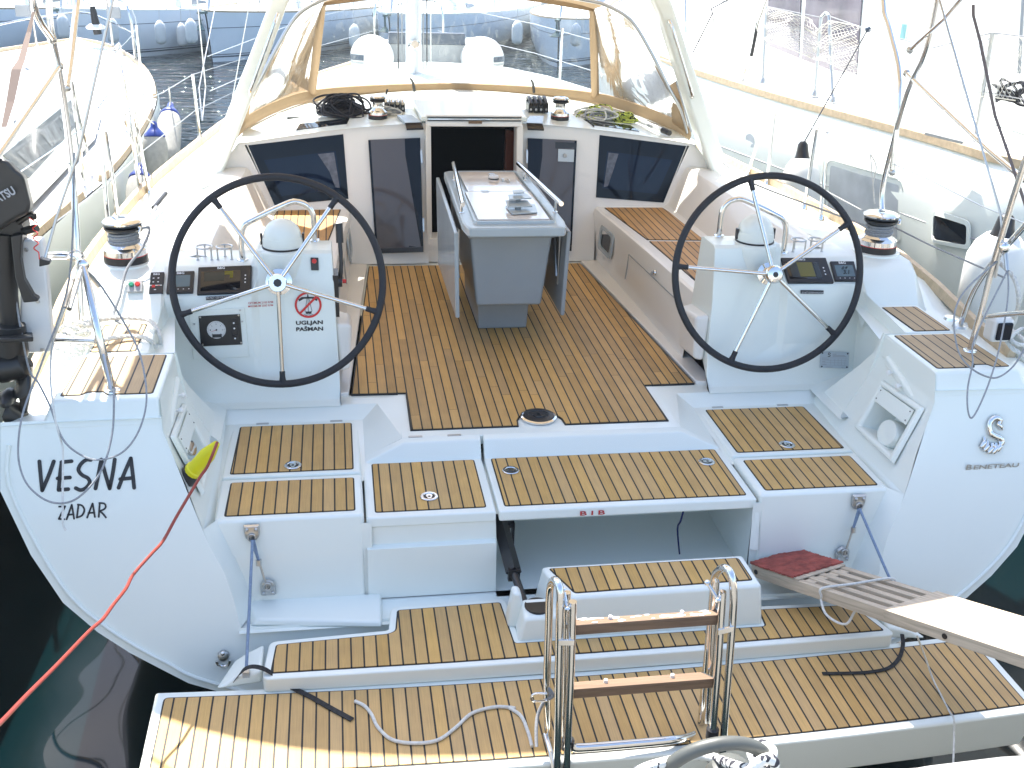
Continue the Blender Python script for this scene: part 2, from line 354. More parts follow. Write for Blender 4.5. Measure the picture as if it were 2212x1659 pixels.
def spline(P, k, closed=False):
    n = len(P); out = []
    rng = range(n if closed else n-1)
    for i in rng:
        if closed: p0, p1, p2, p3 = P[(i-1) % n], P[i], P[(i+1) % n], P[(i+2) % n]
        else: p0, p1, p2, p3 = P[max(i-1, 0)], P[i], P[i+1], P[min(i+2, n-1)]
        for j in range(k):
            t = j/k
            out.append(0.5*((2*p1)+(p2-p0)*t+(2*p0-5*p1+4*p2-p3)*t*t+(3*p1-p0-3*p2+p3)*t**3))
    if not closed: out.append(P[-1])
    return out
def tag(o, label, cat=None, group=None, kind=None):
    if label: o['label'] = label
    if cat: o['category'] = cat
    if group: o['group'] = group
    if kind: o['kind'] = kind
    return o
def empty(name, loc=(0, 0, 0), label=None, cat=None, group=None, parent=None):
    o = bpy.data.objects.new(name, None); COL.objects.link(o); o.location = loc; o.empty_display_size = 0.1
    tag(o, label, cat, group)
    if parent: o.parent = parent
    return o
def copy_tree(o, parent=None):
    c = o.copy(); COL.objects.link(c); c.parent = parent
    for ch in list(o.children): copy_tree(ch, c)
    return c
def inset(poly, d):
    n = len(poly); area = sum(poly[i][0]*poly[(i+1) % n][1]-poly[(i+1) % n][0]*poly[i][1] for i in range(n)); sg = 1 if area > 0 else -1
    out = []
    for i in range(n):
        p0, p1, p2 = Vector(poly[i-1]), Vector(poly[i]), Vector(poly[(i+1) % n])
        a = (p1-p0).normalized(); b = (p2-p1).normalized()
        na = Vector((-a.y, a.x))*sg; nb = Vector((-b.y, b.x))*sg
        h = (na+nb); k = h.dot(na)
        h = h/max(k, 0.3)
        out.append((p1.x+h.x*d, p1.y+h.y*d))
    return out
def rnd(poly, r=0.012, k=4):
    """round the corners of a 2-D polygon"""
    out = []; n = len(poly)
    for i in range(n):
        p0, p1, p2 = Vector(poly[i-1]), Vector(poly[i]), Vector(poly[(i+1) % n])
        a = (p0-p1); b = (p2-p1); rr = min(r, a.length*0.45, b.length*0.45)
        A = p1+a.normalized()*rr; B = p1+b.normalized()*rr
        for j in range(k+1):
            t = j/k; out.append(tuple((1-t)**2*A+2*t*(1-t)*p1+t*t*B))
    return out
def teak(poly, z, mt, parent, name='teak_panel', edge=0.006, r=0.014):
    b = MB(); pr = rnd(poly, r)
    b.use(CAULK).prism(pr, z-0.012, z+0.0005)
    b.use(mt).prism(inset(pr, edge), z-0.010, z+0.003)
    return b.build(name, None, parent, flat=True)
def text(s, p0, p1, up, mt, name='lettering', parent=None, h=None, off=0.0015, ext=0.0006, shear=0.0, bold=0.0, center=False):
    """a line of writing whose baseline runs from p0 to p1; its height is h (cap height)"""
    c = bpy.data.curves.new(name, 'FONT'); c.body = s; c.size = 1; c.extrude = 0; c.shear = shear; c.offset = bold; c.resolution_u = 3
    o = bpy.data.objects.new(name, c); COL.objects.link(o)
    bpy.context.view_layer.update()
    me = bpy.data.meshes.new_from_object(o.evaluated_get(bpy.context.evaluated_depsgraph_get()))
    COL.objects.unlink(o); bpy.data.objects.remove(o); bpy.data.curves.remove(c)
    p0, p1, up = Vector(p0), Vector(p1), Vector(up)
    X = (p1-p0); L = X.length; X.normalize(); up = (up-X*up.dot(X)).normalized(); Nn = X.cross(up)
    xs = [v.co.x for v in me.vertices]; ys = [v.co.y for v in me.vertices]
    x0, x1 = min(xs), max(xs); y1 = max(ys); sx = L/(x1-x0); sy = (h/0.73 if h else sx)
    for v in me.vertices: v.co = p0+X*((v.co.x-x0)*sx)+up*(v.co.y*sy)+Nn*off
    me.materials.append(mt)
    o = bpy.data.objects.new(name, me); COL.objects.link(o)
    if parent: o.parent = parent
    return o
def strokes(lines, wd, mp, mt, name, parent, nrm, off=0.002):
    """hand-drawn letters: rounded strokes of width wd (metres) laid on a surface by mp(u, v)"""
    b = MB().use(mt); nrm = Vector(nrm).normalized()
    for ln in lines:
        P = [mp(*q) for q in ln]
        if len(P) > 2: P = spline(P, 5)
        L = []; R = []
        for i, p in enumerate(P):
            t = (P[min(i+1, len(P)-1)]-P[max(i-1, 0)]).normalized(); sd = nrm.cross(t).normalized()*wd/2
            L.append(p+sd+nrm*off); R.append(p-sd+nrm*off)
        for i in range(len(P)-1): b.quad(L[i], R[i], R[i+1], L[i+1])
        for e, pp in ((0, P[1]), (-1, P[-2])):
            t = (P[e]-pp).normalized(); sd = nrm.cross(t).normalized()
            b.add([P[e]+nrm*off*(1.02)+(sd*math.cos(a)+t*math.sin(a))*wd/2 for a in [math.pi*k/10 for k in range(11)]], [list(range(11))])
    return b.build(name, None, parent, flat=True, fix=False)
def zc(x, y, ox, oy, s=2.011): return ((x/s+ox)*0.557460, (y/s+oy)*0.557460)
# ================================================================== the yacht
Y = empty('sailing_yacht', (0, 0, 0), 'white sailing yacht moored stern-to, open transom with teak steps, twin black wheels and beige sprayhood', 'sailing yacht')
def interp(t, xs, ys):
    return float(np.interp(t, xs, ys))
HY = [-2.30, -2.04, -1, 0, 1, 2, 3, 4, 5.2, 6, 7, 8, 8.6, 9.4]; HB = [2.09, 2.11, 2.14, 2.13, 2.08, 1.95, 1.80, 1.62, 1.33, 1.02, .62, .27, .02, .01]
ZY = [-2.30, -2.04, -1.56, -1.15, -.85, 0, 1, 3, 6, 9.4]; ZS = [.33, .34, .355, .38, .455, .465, .475, .49, .50, .50]
hb = lambda y: interp(y, HY, HB); zs = lambda y: interp(y, ZY, ZS)
TP = ((0, -2.05, .32), tuple(np.cross([1, 0, 0], [0, -.27, -.75])))       # transom plane
ytr = lambda z: -2.05-.36*(.32-z)
outl = []
for uv in [(0, 1060), (66.5, 1199), (136, 1302), (211, 1365.6), (280, 1410), (349, 1446), (407.6, 1476)]:
    p = at(*uv, pl=TP); outl.append((abs(p.x), p.z))
SEC = [(2.105, .33), (2.11, .25)]+outl+[(1.2, outl[-1][1]-.10), (.6, outl[-1][1]-.2), (0, outl[-1][1]-.24)]
b = MB(); rows = []
for i, y in enumerate([None, -1.9, -1, 0, 1, 2, 3.2, 4.4, 5.4, 6.4, 7.4, 8.0, 8.6]):
    k = hb(y)/2.11 if y is not None else 1.0; row = []
    for (x, z) in SEC:
        yy = y if y is not None else ytr(z)
        zz = z if y is None else (z+(zs(y)-.33) if z > .2 else z-0.35*math.sin(min(1, (y+1.9)/4)*math.pi/2)*(.3-z)/1.2)
        row.append((x*k, yy, zz))
    rows.append(row)
for s in (-1, 1): b.loft([[(s*x, y, z) for x, y, z in r] for r in rows])
b.build('hull', GEL, Y, ang=25)
# transom wings and the panel under the steps
inner = [(1.539, .345), (1.536, .30), (1.503, .20), (1.432, 0), (1.390, -.11), (1.335, -.22), (1.305, -.32), (1.285, -.42)]
for s in (-1, 1):
    b = MB(); out = [(2.105, .345)]+SEC[1:9]
    L = [(s*x, ytr(z)+.0, z) for x, z in inner]; Rr = [(s*x, ytr(z), z) for x, z in out]
    b.add(L+[(s*1.285, ytr(-.5), -.5)]+Rr[::-1], [list(range(len(L)+1+len(Rr)))])
    b.build('transom_panel', GEL, Y, flat=True)
    # gunwale bead along the transom edge
b = MB(); q = [(x, z) for x, z in SEC[8:]]
b.add([(-1.285, ytr(-.42), -.42), (1.285, ytr(-.42), -.42), (1.285, ytr(-.5), -.5)]+[(x, ytr(z), z) for x, z in q]+[(-x, ytr(z), z) for x, z in q[::-1][1:]]+[(-1.285, ytr(-.5), -.5)], [list(range(4+2*len(q)-1))])
b.build('transom_panel', GEL, Y, flat=True)
for s in (-1, 1):
    MB().tube([(s*(x-.032), ytr(z)+.003, z+.018) for x, z in SEC[1:10]], .008, 8, smooth=3).build('hull_edge_bead', GEL, Y)
# side and fore deck
b = MB(); DY = [-2.05, -1.8, -1.56, -1.15, -.9, -.4, 0, 1, 2, 3, 4, 6, 7.5, 8.6]; IX = [1.54, 1.545, 1.55, 1.6, 1.62, 1.62, 1.62, 1.60, 1.45, 1.3, 1.1, .7, .25, 0]
for s in (-1, 1):
    b.loft([[(s*IX[i], y, zs(y)+.005), (s*(IX[i]*.4+hb(y)*.6), y, zs(y)+.002), (s*(hb(y)-.01), y, zs(y)-.008), (s*hb(y), y, zs(y)-.03)] for i, y in enumerate(DY)])
b.add([(0, 3.5, .60), (1.2, 3.5, .53), (-1.2, 3.5, .53), (0, 8.6, .51), (.7, 6, .52), (-.7, 6, .52), (0, 6, .56)], [(0, 1, 4, 6), (0, 6, 5, 2), (6, 4, 3), (6, 3, 5)])
b.build('side_deck', GEL, Y, ang=30)
# toe rail
for s in (-1, 1):
    b = MB(); rows = []
    for y in [-1.72, -1.4, -1, -.6, -.2, .3, .8, 1.3, 1.8, 2.4, 3, 4, 5, 6, 7, 7.8, 8.4]:
        x = hb(y)-.035; z = zs(y)-.01
        rows.append([(s*(x-.022), y, z), (s*(x-.016), y, z+.052), (s*(x+.016), y, z+.052), (s*(x+.022), y, z)])
    b.loft(rows, True, True); b.build('toe_rail', RAILALU, Y, bevel=.004)
# quarter blocks with teak seats
for s in (-1, 1):
    b = MB()
    b.hexa([(s*1.54, -2.055, .31), (s*1.97, -2.055, .31), (s*1.99, -1.565, .34), (s*1.54, -1.565, .30)],
           [(s*1.545, -2.015, .412), (s*1.925, -2.015, .412), (s*1.93, -1.565, .412), (s*1.545, -1.565, .412)])
    b.build('quarter_block', GEL, Y, bevel=.014)
    b = MB(); b.hexa([(s*1.645, -1.548, .30), (s*1.95, -1.548, .33), (s*1.95, -1.15, .35), (s*1.645, -1.15, .30)],
           [(s*1.65, -1.548, .408), (s*1.905, -1.548, .408), (s*1.905, -1.17, .408), (s*1.65, -1.17, .408)])
    b.build('foot_block', GEL, Y, bevel=.014)
    notch = [(s*1.745, -1.978), (s*1.755, -1.950), (s*1.815, -1.950), (s*1.825, -1.978)]
    teak([(s*1.573, -1.588), (s*1.573, -1.978)]+notch+[(s*1.905, -1.978), (s*1.896, -1.588)], .4125, TEAKQ, Y, 'quarter_teak')
    teak([(s*1.703, -1.205), (s*1.703, -1.535), (s*1.884, -1.535), (s*1.884, -1.205)], .4085, TEAKQ, Y, 'foot_teak')
    # hinge on the seat
cn = Vector(tuple(np.cross([0.03, .85, 0], [.16, 0, .42]))).normalized(); cn = cn if cn.x < 0 else -cn
CPL = ((1.462, -1.75, .10), tuple(cn))
NP = [at(*zc(*q, 2868, 1100), pl=CPL) for q in ((1105, 765), (1410, 975), (1185, 1380), (905, 1115))]
nn = cn
def in_niche(p):
    p = p-nn*((p-NP[0]).dot(nn)); s_ = []
    for i in range(4):
        a, c = NP[i], NP[(i+1) % 4]; s_.append((c-a).cross(p-a).dot(nn))
    m = [abs(q) for q in s_]
    same = all(q > 0 for q in s_) or all(q < 0 for q in s_)
    d = min(abs(q)/((NP[(i+1) % 4]-NP[i]).length) for i, q in enumerate(s_))
    return same and d > .010
# cheek walls between transom wings, lockers and helm
ZR = [.41, .30, .20, .10, .0, -.06]
AF = [(1.543, -2.02), (1.536, -2.066), (1.503, ytr(.2)), (1.462, ytr(.1)), (1.430, ytr(0)), (1.408, ytr(-.06))]
FO = [(1.548, -1.54), (1.545, -1.50), (1.525, -1.42), (1.49, -1.34), (1.445, -1.27), (1.405, -1.22)]
BI = [(1.395, -2.12), (1.395, -1.25)]
for s in (-1, 1):
    b = MB(); rows = []
    for i, z in enumerate(ZR):
        (ax, ay), (fx, fy) = AF[i], FO[i]
        rows.append([(s*(ax*(1-t)+fx*t), ay*(1-t)+fy*t, z) for t in np.linspace(0, 1, 6)])
    NZ = 56; NT = 90; zz = np.linspace(.41, -.06, NZ); cells = []
    def wp(z, t):
        ax, ay = interp(-z, [-q for q in ZR], [q[0] for q in AF]), interp(-z, [-q for q in ZR], [q[1] for q in AF]); fx, fy = interp(-z, [-q for q in ZR], [q[0] for q in FO]), interp(-z, [-q for q in ZR], [q[1] for q in FO])
        return Vector((ax*(1-t)+fx*t, ay*(1-t)+fy*t, z))
    G = [[wp(z, t) for t in np.linspace(0, 1, NT)] for z in zz]
    vs = [(s*p.x, p.y, p.z) for r in G for p in r]; fs = []
    for i in range(NZ-1):
        for j in range(NT-1):
            c = (G[i][j]+G[i+1][j+1])/2
            if not in_niche(c): fs.append((i*NT+j, i*NT+j+1, (i+1)*NT+j+1, (i+1)*NT+j))
    b.add(vs, fs)
    # gutter to the lockers
    b.loft([rows[-1], [(s*(1.378), -2.14*(1-t)-1.22*t, -.10) for t in np.linspace(0, 1, 6)]])
    # down to the step floor
    lo = [(1.408, ytr(-.06), -.06), (1.390, ytr(-.11), -.11), (1.335, ytr(-.22), -.22), (1.305, ytr(-.32), -.32), (1.285, ytr(-.42), -.42)]
    li = [(1.352, -2.10, -.06), (1.337, -2.11, -.11), (1.297, -2.13, -.22), (1.262, -2.145, -.32), (1.225, -2.155, -.425)]
    b.loft([[(s*x, y, z) for x, y, z in lo], [(s*x, y, z) for x, y, z in li]])
    b.build('cheek_wall', GEL, Y, ang=50)
    # recess wall beside the helm, under the foot block
    b = MB()
    b.loft([[(s*1.650, -1.08, .46), (s*1.650, -1.56, .41)], [(s*1.648, -1.08, .30), (s*1.648, -1.56, .30)], [(s*1.645, -1.10, .05), (s*1.645, -1.56, .05)], [(s*1.40, -1.12, -.012), (s*1.40, -1.56, -.012)]])
    b.quad((s*1.54, -1.562, .41), (s*1.66, -1.562, .41), (s*1.66, -1.562, .0), (s*1.40, -1.562, -.0), (s*1.44, -1.50, .0), (s*1.52, -1.53, .2))
    b.build('helm_recess', GEL, Y, ang=30)
# helm floor and the apron round the sole
b = MB()
b.add([(-1.66, -1.10, -.016), (1.66, -1.10, -.016), (1.66, 1.12, -.016), (-1.66, 1.12, -.016)], [(0, 1, 2, 3)])
for s in (-1, 1):
    b.quad((s*1.66, -1.10, -.016), (s*.60, -1.10, -.010), (s*.62, -1.128, -.007), (s*.72, -1.20, -.012), (s*1.66, -1.20, -.012))
    b.quad((s*1.66, -1.20, -.012), (s*.72, -1.20, -.012), (s*.79, -1.268, -.062), (s*1.42, -1.268, -.062))
    b.quad((s*.62, -1.128, -.007), (s*.72, -1.20, -.012), (s*.625, -1.585, -.006))
    b.quad((s*.72, -1.20, -.012), (s*.79, -1.268, -.062), (s*.805, -1.60, -.088), (s*.625, -1.585, -.006))
    b.quad((s*1.42, -1.268, -.062), (s*.79, -1.268, -.062), (s*.79, -1.80, -.088), (s*1.405, -2.14, -.10))
b.quad((-.62, -1.10, -.0075), (.62, -1.10, -.0075), (.628, -1.585, -.0065), (-.628, -1.585, -.0065))
for s in (-1, 1): b.quad((s*.78, -2.128, -.10), (s*.83, -2.128, -.10), (s*.83, -2.16, -.43), (s*.78, -2.16, -.43))
b.build('cockpit_floor', GEL, Y, ang=12)
# raised lip around the sole teak
SOLE = [(-.692, .901), (-.838, -1.111), (-.584, -1.117), (-.588, -1.52)]
dr = []
for k in range(11):
    a = math.pi*k/10
    dr.append((-.105*math.cos(a), -1.52+.135*max(0, math.sin(a))**.7))
sole = SOLE+[(-.115, -1.52)]+dr+[(.115, -1.52)]+[(-x, y) for x, y in SOLE[::-1]]
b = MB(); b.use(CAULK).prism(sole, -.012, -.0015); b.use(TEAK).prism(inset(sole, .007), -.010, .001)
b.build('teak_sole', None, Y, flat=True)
for s in (-1, 1):
    MB().slab([(s*.700, .93, .006), (s*.848, -1.10, .006), (s*.94, -1.13, .010), (s*.83, .93, .010)], (0, 0, -.03)).build('sole_margin', GELBOUNCE, Y, bevel=.006)
# deck drain / table socket in the sole
b = MB().use(STEEL).lathe([(.083, 0), (.083, .008), (.074, .012), (.074, .008)], (0, -1.432, -.004))
b.use(BLACK).lathe([(.074, 0), (.070, .012), (.048, .014), (.046, .010), (.028, .010), (.026, .015), (.010, .015), (.009, .010)], (0, -1.432, -.002))
b.build('deck_socket', None, Y)
# locker lids
for s in (-1, 1):
    b = MB()
    b.hexa([(s*.805, -1.775, -.10), (s*1.385, -1.775, -.10), (s*1.385, -1.268, -.10), (s*.808, -1.268, -.10)], [(s*.812, -1.770, -.064), (s*1.376, -1.770, -.064), (s*1.372, -1.272, -.064), (s*.812, -1.272, -.064)])
    lid = b.build('locker_lid', GEL, Y, bevel=.010)
    teak([(s*.840, -1.292), (s*.840, -1.747), (s*1.347, -1.747), (s*1.338, -1.292)], -.0635, TEAKA, lid)
    def latch(px, py, z, par, rot=0.0):
        b = MB().use(STEEL).lathe([(.036, 0), (.036, .004), (.033, .0065), (.026, .0065), (.024, .003)], (px, py, z), seg=28)
        b.use(BLACK).lathe([(.023, 0), (.023, .0035)], (px, py, z), seg=24)
        c, sn = math.cos(rot), math.sin(rot)
        pts = [(-.020, -.006), (.0, -.013), (.014, -.010), (.018, 0), (.014, .010), (0, .013), (-.020, .006)]
        b.use(STEEL).prism([(px+c*x-sn*y, py+sn*x+c*y) for x, y in pts], z+.002, z+.006)
        b.use(BLACK).lathe([(.006, 0), (.006, .0065)], (px-c*.004, py-sn*.004, z), seg=12)
        return b.build('latch', None, par)
    latch(s*1.092, -1.698, -.0605, lid, 1.57)
    for x in (.91, 1.24): MB().box(s*x-.028, s*x+.028, -1.278, -1.262, -.066, -.0595).build('hinge', STEELB, lid, bevel=.002)
    b = MB()
    b.hexa([(s*.812, -2.175, -.425), (s*1.255, -2.178, -.425), (s*1.262, -1.79, -.425), (s*.812, -1.79, -.425)], [(s*.808, -2.122, -.064), (s*1.378, -2.122, -.064), (s*1.38, -1.786, -.064), (s*.808, -1.786, -.064)])
    bx = b.build('stern_locker', GEL, Y, bevel=.014)
    teak([(s*.840, -1.819), (s*.840, -2.092), (s*1.341, -2.092), (s*1.337, -1.819)], -.0635, TEAKA, bx)
# centre lockers: small port one and the wide liferaft lid
b = MB()
for x0, x1 in ((-.80, -.288),):
    b.quad((x0, -2.150, -.21), (x1, -2.150, -.21), (x1, -2.168, -.425), (x0, -2.168, -.425))
    b.quad((x0, -2.112, -.12), (x1, -2.112, -.12), (x1, -2.122, -.205), (x0, -2.122, -.205)); b.quad((x0, -2.122, -.205), (x1, -2.122, -.205), (x1, -2.150, -.21), (x0, -2.150, -.21))
b.quad((-.288, -2.112, -.12), (-.288, -1.6, -.12), (-.288, -1.6, -.425), (-.288, -2.168, -.425), (-.288, -2.15, -.21))
b.build('locker_front', GEL, Y, flat=True)
b = MB()
b.quad((-.288, -1.55, -.115), (.785, -1.55, -.115), (.785, -1.62, -.43), (-.288, -1.62, -.43))
b.quad((.785, -1.55, -.115), (.785, -2.12, -.115), (.77, -2.168, -.43), (.785, -1.62, -.43))
b.quad((-.288, -1.50, -.43), (.79, -1.50, -.43), (.79, -2.2, -.43), (-.288, -2.2, -.43))
b.quad((-.288, -1.55, -.112), (.785, -1.55, -.112), (.785, -2.09, -.112), (-.288, -2.09, -.112))
b.build('liferaft_bay', GEL, Y, flat=True)
b = MB(); b.quad((.785, -2.122, -.10), (.81, -2.122, -.10), (.81, -2.17, -.30), (.775, -2.16, -.30)); b.build('bay_edge', GEL, Y, flat=True)
b = MB()
for x0, x1, tp in ((-.80, -.288, 0), (-.276, .798, 1)):
    sx0, sx1 = (x0+.175, x1) if not tp else (x0, x1-.175)
    # face sloping down from the ledge to the lid, chamfered at its outer end
    P = [(x0, -1.66, -.086), (x1, -1.66, -.086), (x1 if not tp else x1-.18, -1.615, -.014), (x1 if not tp else x1-.18, -1.592, -.004), (x0+.18 if not tp else x0, -1.592, -.004), (x0+.18 if not tp else x0, -1.615, -.014)]
    top = [P[0], P[1], P[2], P[5]]
    m_ = MB(); m_.add([(x0, -1.66, -.085), (x1, -1.66, -.085), (sx1, -1.618, -.012), (sx0, -1.618, -.012), (sx0, -1.592, -.003), (sx1, -1.592, -.003), (x1, -1.60, -.085), (x0, -1.60, -.085)],
        [(0, 1, 2, 3), (3, 2, 5, 4), (1, 6, 5, 2), (0, 3, 4, 7)])
    m_.hexa([(x0, -2.124, -.128), (x1, -2.124, -.128), (x1, -1.655, -.128), (x0, -1.655, -.128)], [(x0, -2.119, -.084), (x1, -2.119, -.084), (x1, -1.64, -.084), (x0, -1.64, -.084)])
    lid = m_.build('centre_lid', GEL, Y, bevel=.008)
    if not tp:
        teak([(-.765, -1.668), (-.765, -2.083), (-.322, -2.083), (-.322, -1.668)], -.0835, TEAKA, lid); latch(-.543, -1.982, -.0805, lid, 1.57)
    else:
        teak([(-.250, -1.665), (-.250, -2.083), (.765, -2.088), (.765, -1.665)], -.0835, TEAKA, lid); latch(-.180, -1.79, -.0805, lid, 0); latch(.688, -1.79, -.0805, lid, 3.14)
for x in (-.57, -.40): MB().box(x-.03, x+.03, -1.590, -1.575, -.008, -.001).build('hinge', STEELB, Y, bevel=.002)
b = MB().box(-.632, .632, -1.590, -1.525, -.05, -.004); b.build('sole_ledge', GEL, Y, bevel=.006)
b = MB().use(GEL)
b.slab([(-.800, -1.60, -.16), (-.800, -2.1, -.16), (-.812, -2.1, -.16), (-.812, -1.60, -.16)], (0, 0, -.25)); b.build('locker_gap', None, Y, flat=True)
text('B I B', (.052, -2.1262, -.117), (.155, -2.1262, -.117), (0, .05, 1), REDINK, 'red_letters', Y, h=.020, off=.0008, bold=.02)
# step floor, port ledge
b = MB()
b.quad((-1.29, -2.16, -.43), (1.29, -2.16, -.43), (1.29, -2.34, -.43), (-1.29, -2.34, -.43))
b.build('step_floor', GEL, Y, flat=True)
b = MB(); b.hexa([(-1.25, -2.298, -.43), (-.755, -2.362, -.43), (-.745, -2.16, -.43), (-1.29, -2.16, -.43)], [(-1.222, -2.29, -.402), (-.757, -2.350, -.406), (-.752, -2.165, -.402), (-1.27, -2.165, -.396)])
b.build('stern_ledge', GEL, Y, bevel=.010)
# raised step with teak, and the swim platform below it
PL = empty('swim_platform', parent=Y)
st = [(-1.146, -2.472), (-.735, -2.451), (-.708, -2.436), (-.694, -2.304), (-.288, -2.294), (-.272, -2.560), (.705, -2.560), (.715, -2.452), (1.105, -2.462), (1.159, -2.638), (.5, -2.648), (0, -2.650), (-.5, -2.648), (-1.159, -2.638)]
b = MB(); b.prism(rnd(inset(st, -.026), .03), -.455, -.393)
b.build('raised_step', GEL, Y, bevel=.008)
teak(st, -.3925, TEAKA, Y, 'step_teak')
def arc_y(x, y0, sag): return y0-sag*(1-(x/1.55)**2)
xs = np.linspace(-1.54, 1.54, 15)
xe = 1.56
pf = [(x, arc_y(x, -2.612, .050)) for x in np.linspace(-xe, xe, 15)]+[(x, arc_y(x, -3.068, .060)) for x in np.linspace(xe, -xe, 15)]
b = MB(); b.hexa([(x*.985, y if y > -2.9 else y+.03, -.64) for x, y in pf], [(x, y, -.455) for x, y in pf]); PLAT = b.build('platform_body', GEL, Y, bevel=.014)
xt = np.linspace(-1.525, 1.525, 15)
tk = [(x, arc_y(x, -2.648, .050)) for x in xt]+[(x, arc_y(x, -3.034, .060)) for x in xt[::-1]]
# small notches in the aft edge where the ladder is bolted on
teak(tk, -.4545, TEAKP, Y, 'platform_teak', r=.02)
# hinge fairings at both ends of the platform
for s in (-1, 1):
    b = MB(); b.hexa([(s*1.19, -2.60, -.46), (s*1.36, -2.625, -.46), (s*1.30, -2.46, -.46), (s*1.19, -2.44, -.46)], [(s*1.19, -2.60, -.405), (s*1.29, -2.61, -.425), (s*1.25, -2.48, -.415), (s*1.19, -2.45, -.40)])
    b.build('platform_hinge', GEL, Y, bevel=.012)
bpy.data.objects.remove(PL)
# riser box with teak tread and the actuator
b = MB()
b.hexa([(-.14, -2.548, -.40), (.70, -2.548, -.40), (.705, -2.30, -.40), (-.16, -2.30, -.40)], [(-.085, -2.535, -.222), (.682, -2.530, -.222), (.680, -2.315, -.222), (-.135, -2.315, -.222)])
b.hexa([(-.262, -2.552, -.40), (-.10, -2.552, -.40), (-.10, -2.42, -.40), (-.255, -2.42, -.40)], [(-.235, -2.54, -.300), (-.10, -2.54, -.300), (-.10, -2.43, -.285), (-.228, -2.43, -.285)])
b.hexa([(-.285, -2.46, -.40), (-.205, -2.46, -.40), (-.205, -2.38, -.40), (-.285, -2.38, -.40)], [(-.265, -2.45, -.245), (-.235, -2.45, -.25), (-.235, -2.39, -.25), (-.265, -2.39, -.245)])
RB = b.build('riser_box', GEL, Y, bevel=.015)
teak([(-.112, -2.336), (-.045, -2.512), (.658, -2.498), (.655, -2.338)], -.2215, TEAKA, RB)
b = MB().use(BLACK)
b.tube([(-.262, -1.80, -.16), (-.235, -2.27, -.275)], .032, 4); b.tube([(-.235, -2.27, -.275), (-.205, -2.47, -.34)], .016, 12)
b.box(-.285, -.225, -1.83, -1.80, -.19, -.13); b.box(-.258, -.212, -2.285, -2.262, -.305, -.255)
b.tube([(-.22, -1.9, -.2), (-.22, -1.9, -.38)], .012, 6); b.box(-.285, -.19, -2.00, -1.97, -.235, -.215); b.box(-.20, -.19, -2.00, -1.97, -.42, -.215)
b.lathe([(.05, 0), (.05, .01)], (-.175, -2.475, -.2985), seg=24)
b.build('actuator', None, RB, ang=40)
b = MB().tube([(.50, -2.09, -.118), (.497, -2.07, -.2), (.505, -2.02, -.27), (.54, -1.98, -.42)], .004, 6, smooth=4); b.build('navy_wire', DARKBLUE, Y)
# sealed eye plates for the platform lines, turnbuckle
for s in (-1, 1):
    for (ex, ey, ez, dn) in ((1.236, -2.135, -.105, 0), (1.186, -2.172, -.345, 1)):
        b = MB().use(STEELB); sg = -1 if dn else 1
        b.hexa([(s*ex-.030, ey+.0, ez+.028*sg), (s*ex+.030, ey, ez+.028*sg), (s*ex+.030, ey, ez-.012*sg), (s*ex-.030, ey, ez-.012*sg)], [(s*ex-.026, ey-.014, ez+.024*sg), (s*ex+.026, ey-.014, ez+.024*sg), (s*ex+.026, ey-.014, ez-.008*sg), (s*ex-.026, ey-.014, ez-.008*sg)])
        b.lathe([(.029, 0), (.026, .012), (.012, .016)], (s*ex, ey, ez-.014*sg), (0, -1, 0), 20)
        b.tube([(s*ex+.013*math.cos(a), ey-.020, ez-.020*sg+.016*math.sin(a)) for a in np.linspace(0, 2*math.pi, 16)[:-1]], .0045, 6, True)
        b.ball((s*ex-.017, ey-.014, ez+.013*sg), .008, 10); b.ball((s*ex+.017, ey-.014, ez+.013*sg), .008, 10)
        b.build('eye_plate', None, Y, bevel=.002)
    A = Vector((s*1.233, -2.165, -.13)); B = Vector((s*1.188, -2.19, -.335)); C = A.lerp(B, .40)
    b = MB().use(BLUEROPE).tube([A+Vector((s*.004, 0, 0)), C], .0055, 8); b.tube([A+Vector((-s*.004, 0, 0)), C], .0055, 8)
    b.use(STEELB).tube([C, C+Vector((0, -.004, -.022))], .011, 10); b.tube([C, B], .0045, 8)
    b.build('locking_cable', None, Y)
    foot = Vector((s*1.245, -2.60, -.41)) if s < 0 else Vector((1.30, -2.56, -.41))
    b = MB().use(BLUEROPE).tube([A, A.lerp(foot, .5)+Vector((0, -.004, -.006)), foot], .0058, 8); b.use(STEELB).box(foot.x-.012, foot.x+.012, foot.y-.01, foot.y+.01, foot.z-.015, foot.z+.008)
    b.build('platform_line', None, Y)
# towing eye on the transom
p = at(867, 2540*.55746, pl=TP)
p = at(*zc(1742, 780, 0, 2151), pl=TP)
b = MB().use(STEELB).lathe([(.022, 0), (.020, .012), (.01, .018)], p, (0, -1, .3), 18); b.use(STEEL).tube([(p.x+.024*math.cos(a), p.y-.022, p.z-.008+.028*math.sin(a)) for a in np.linspace(math.pi, 2*math.pi, 12)], .006, 8); b.ball((p.x, p.y-.018, p.z+.022), .010, 12)
b.build('tow_eye', None, Y)

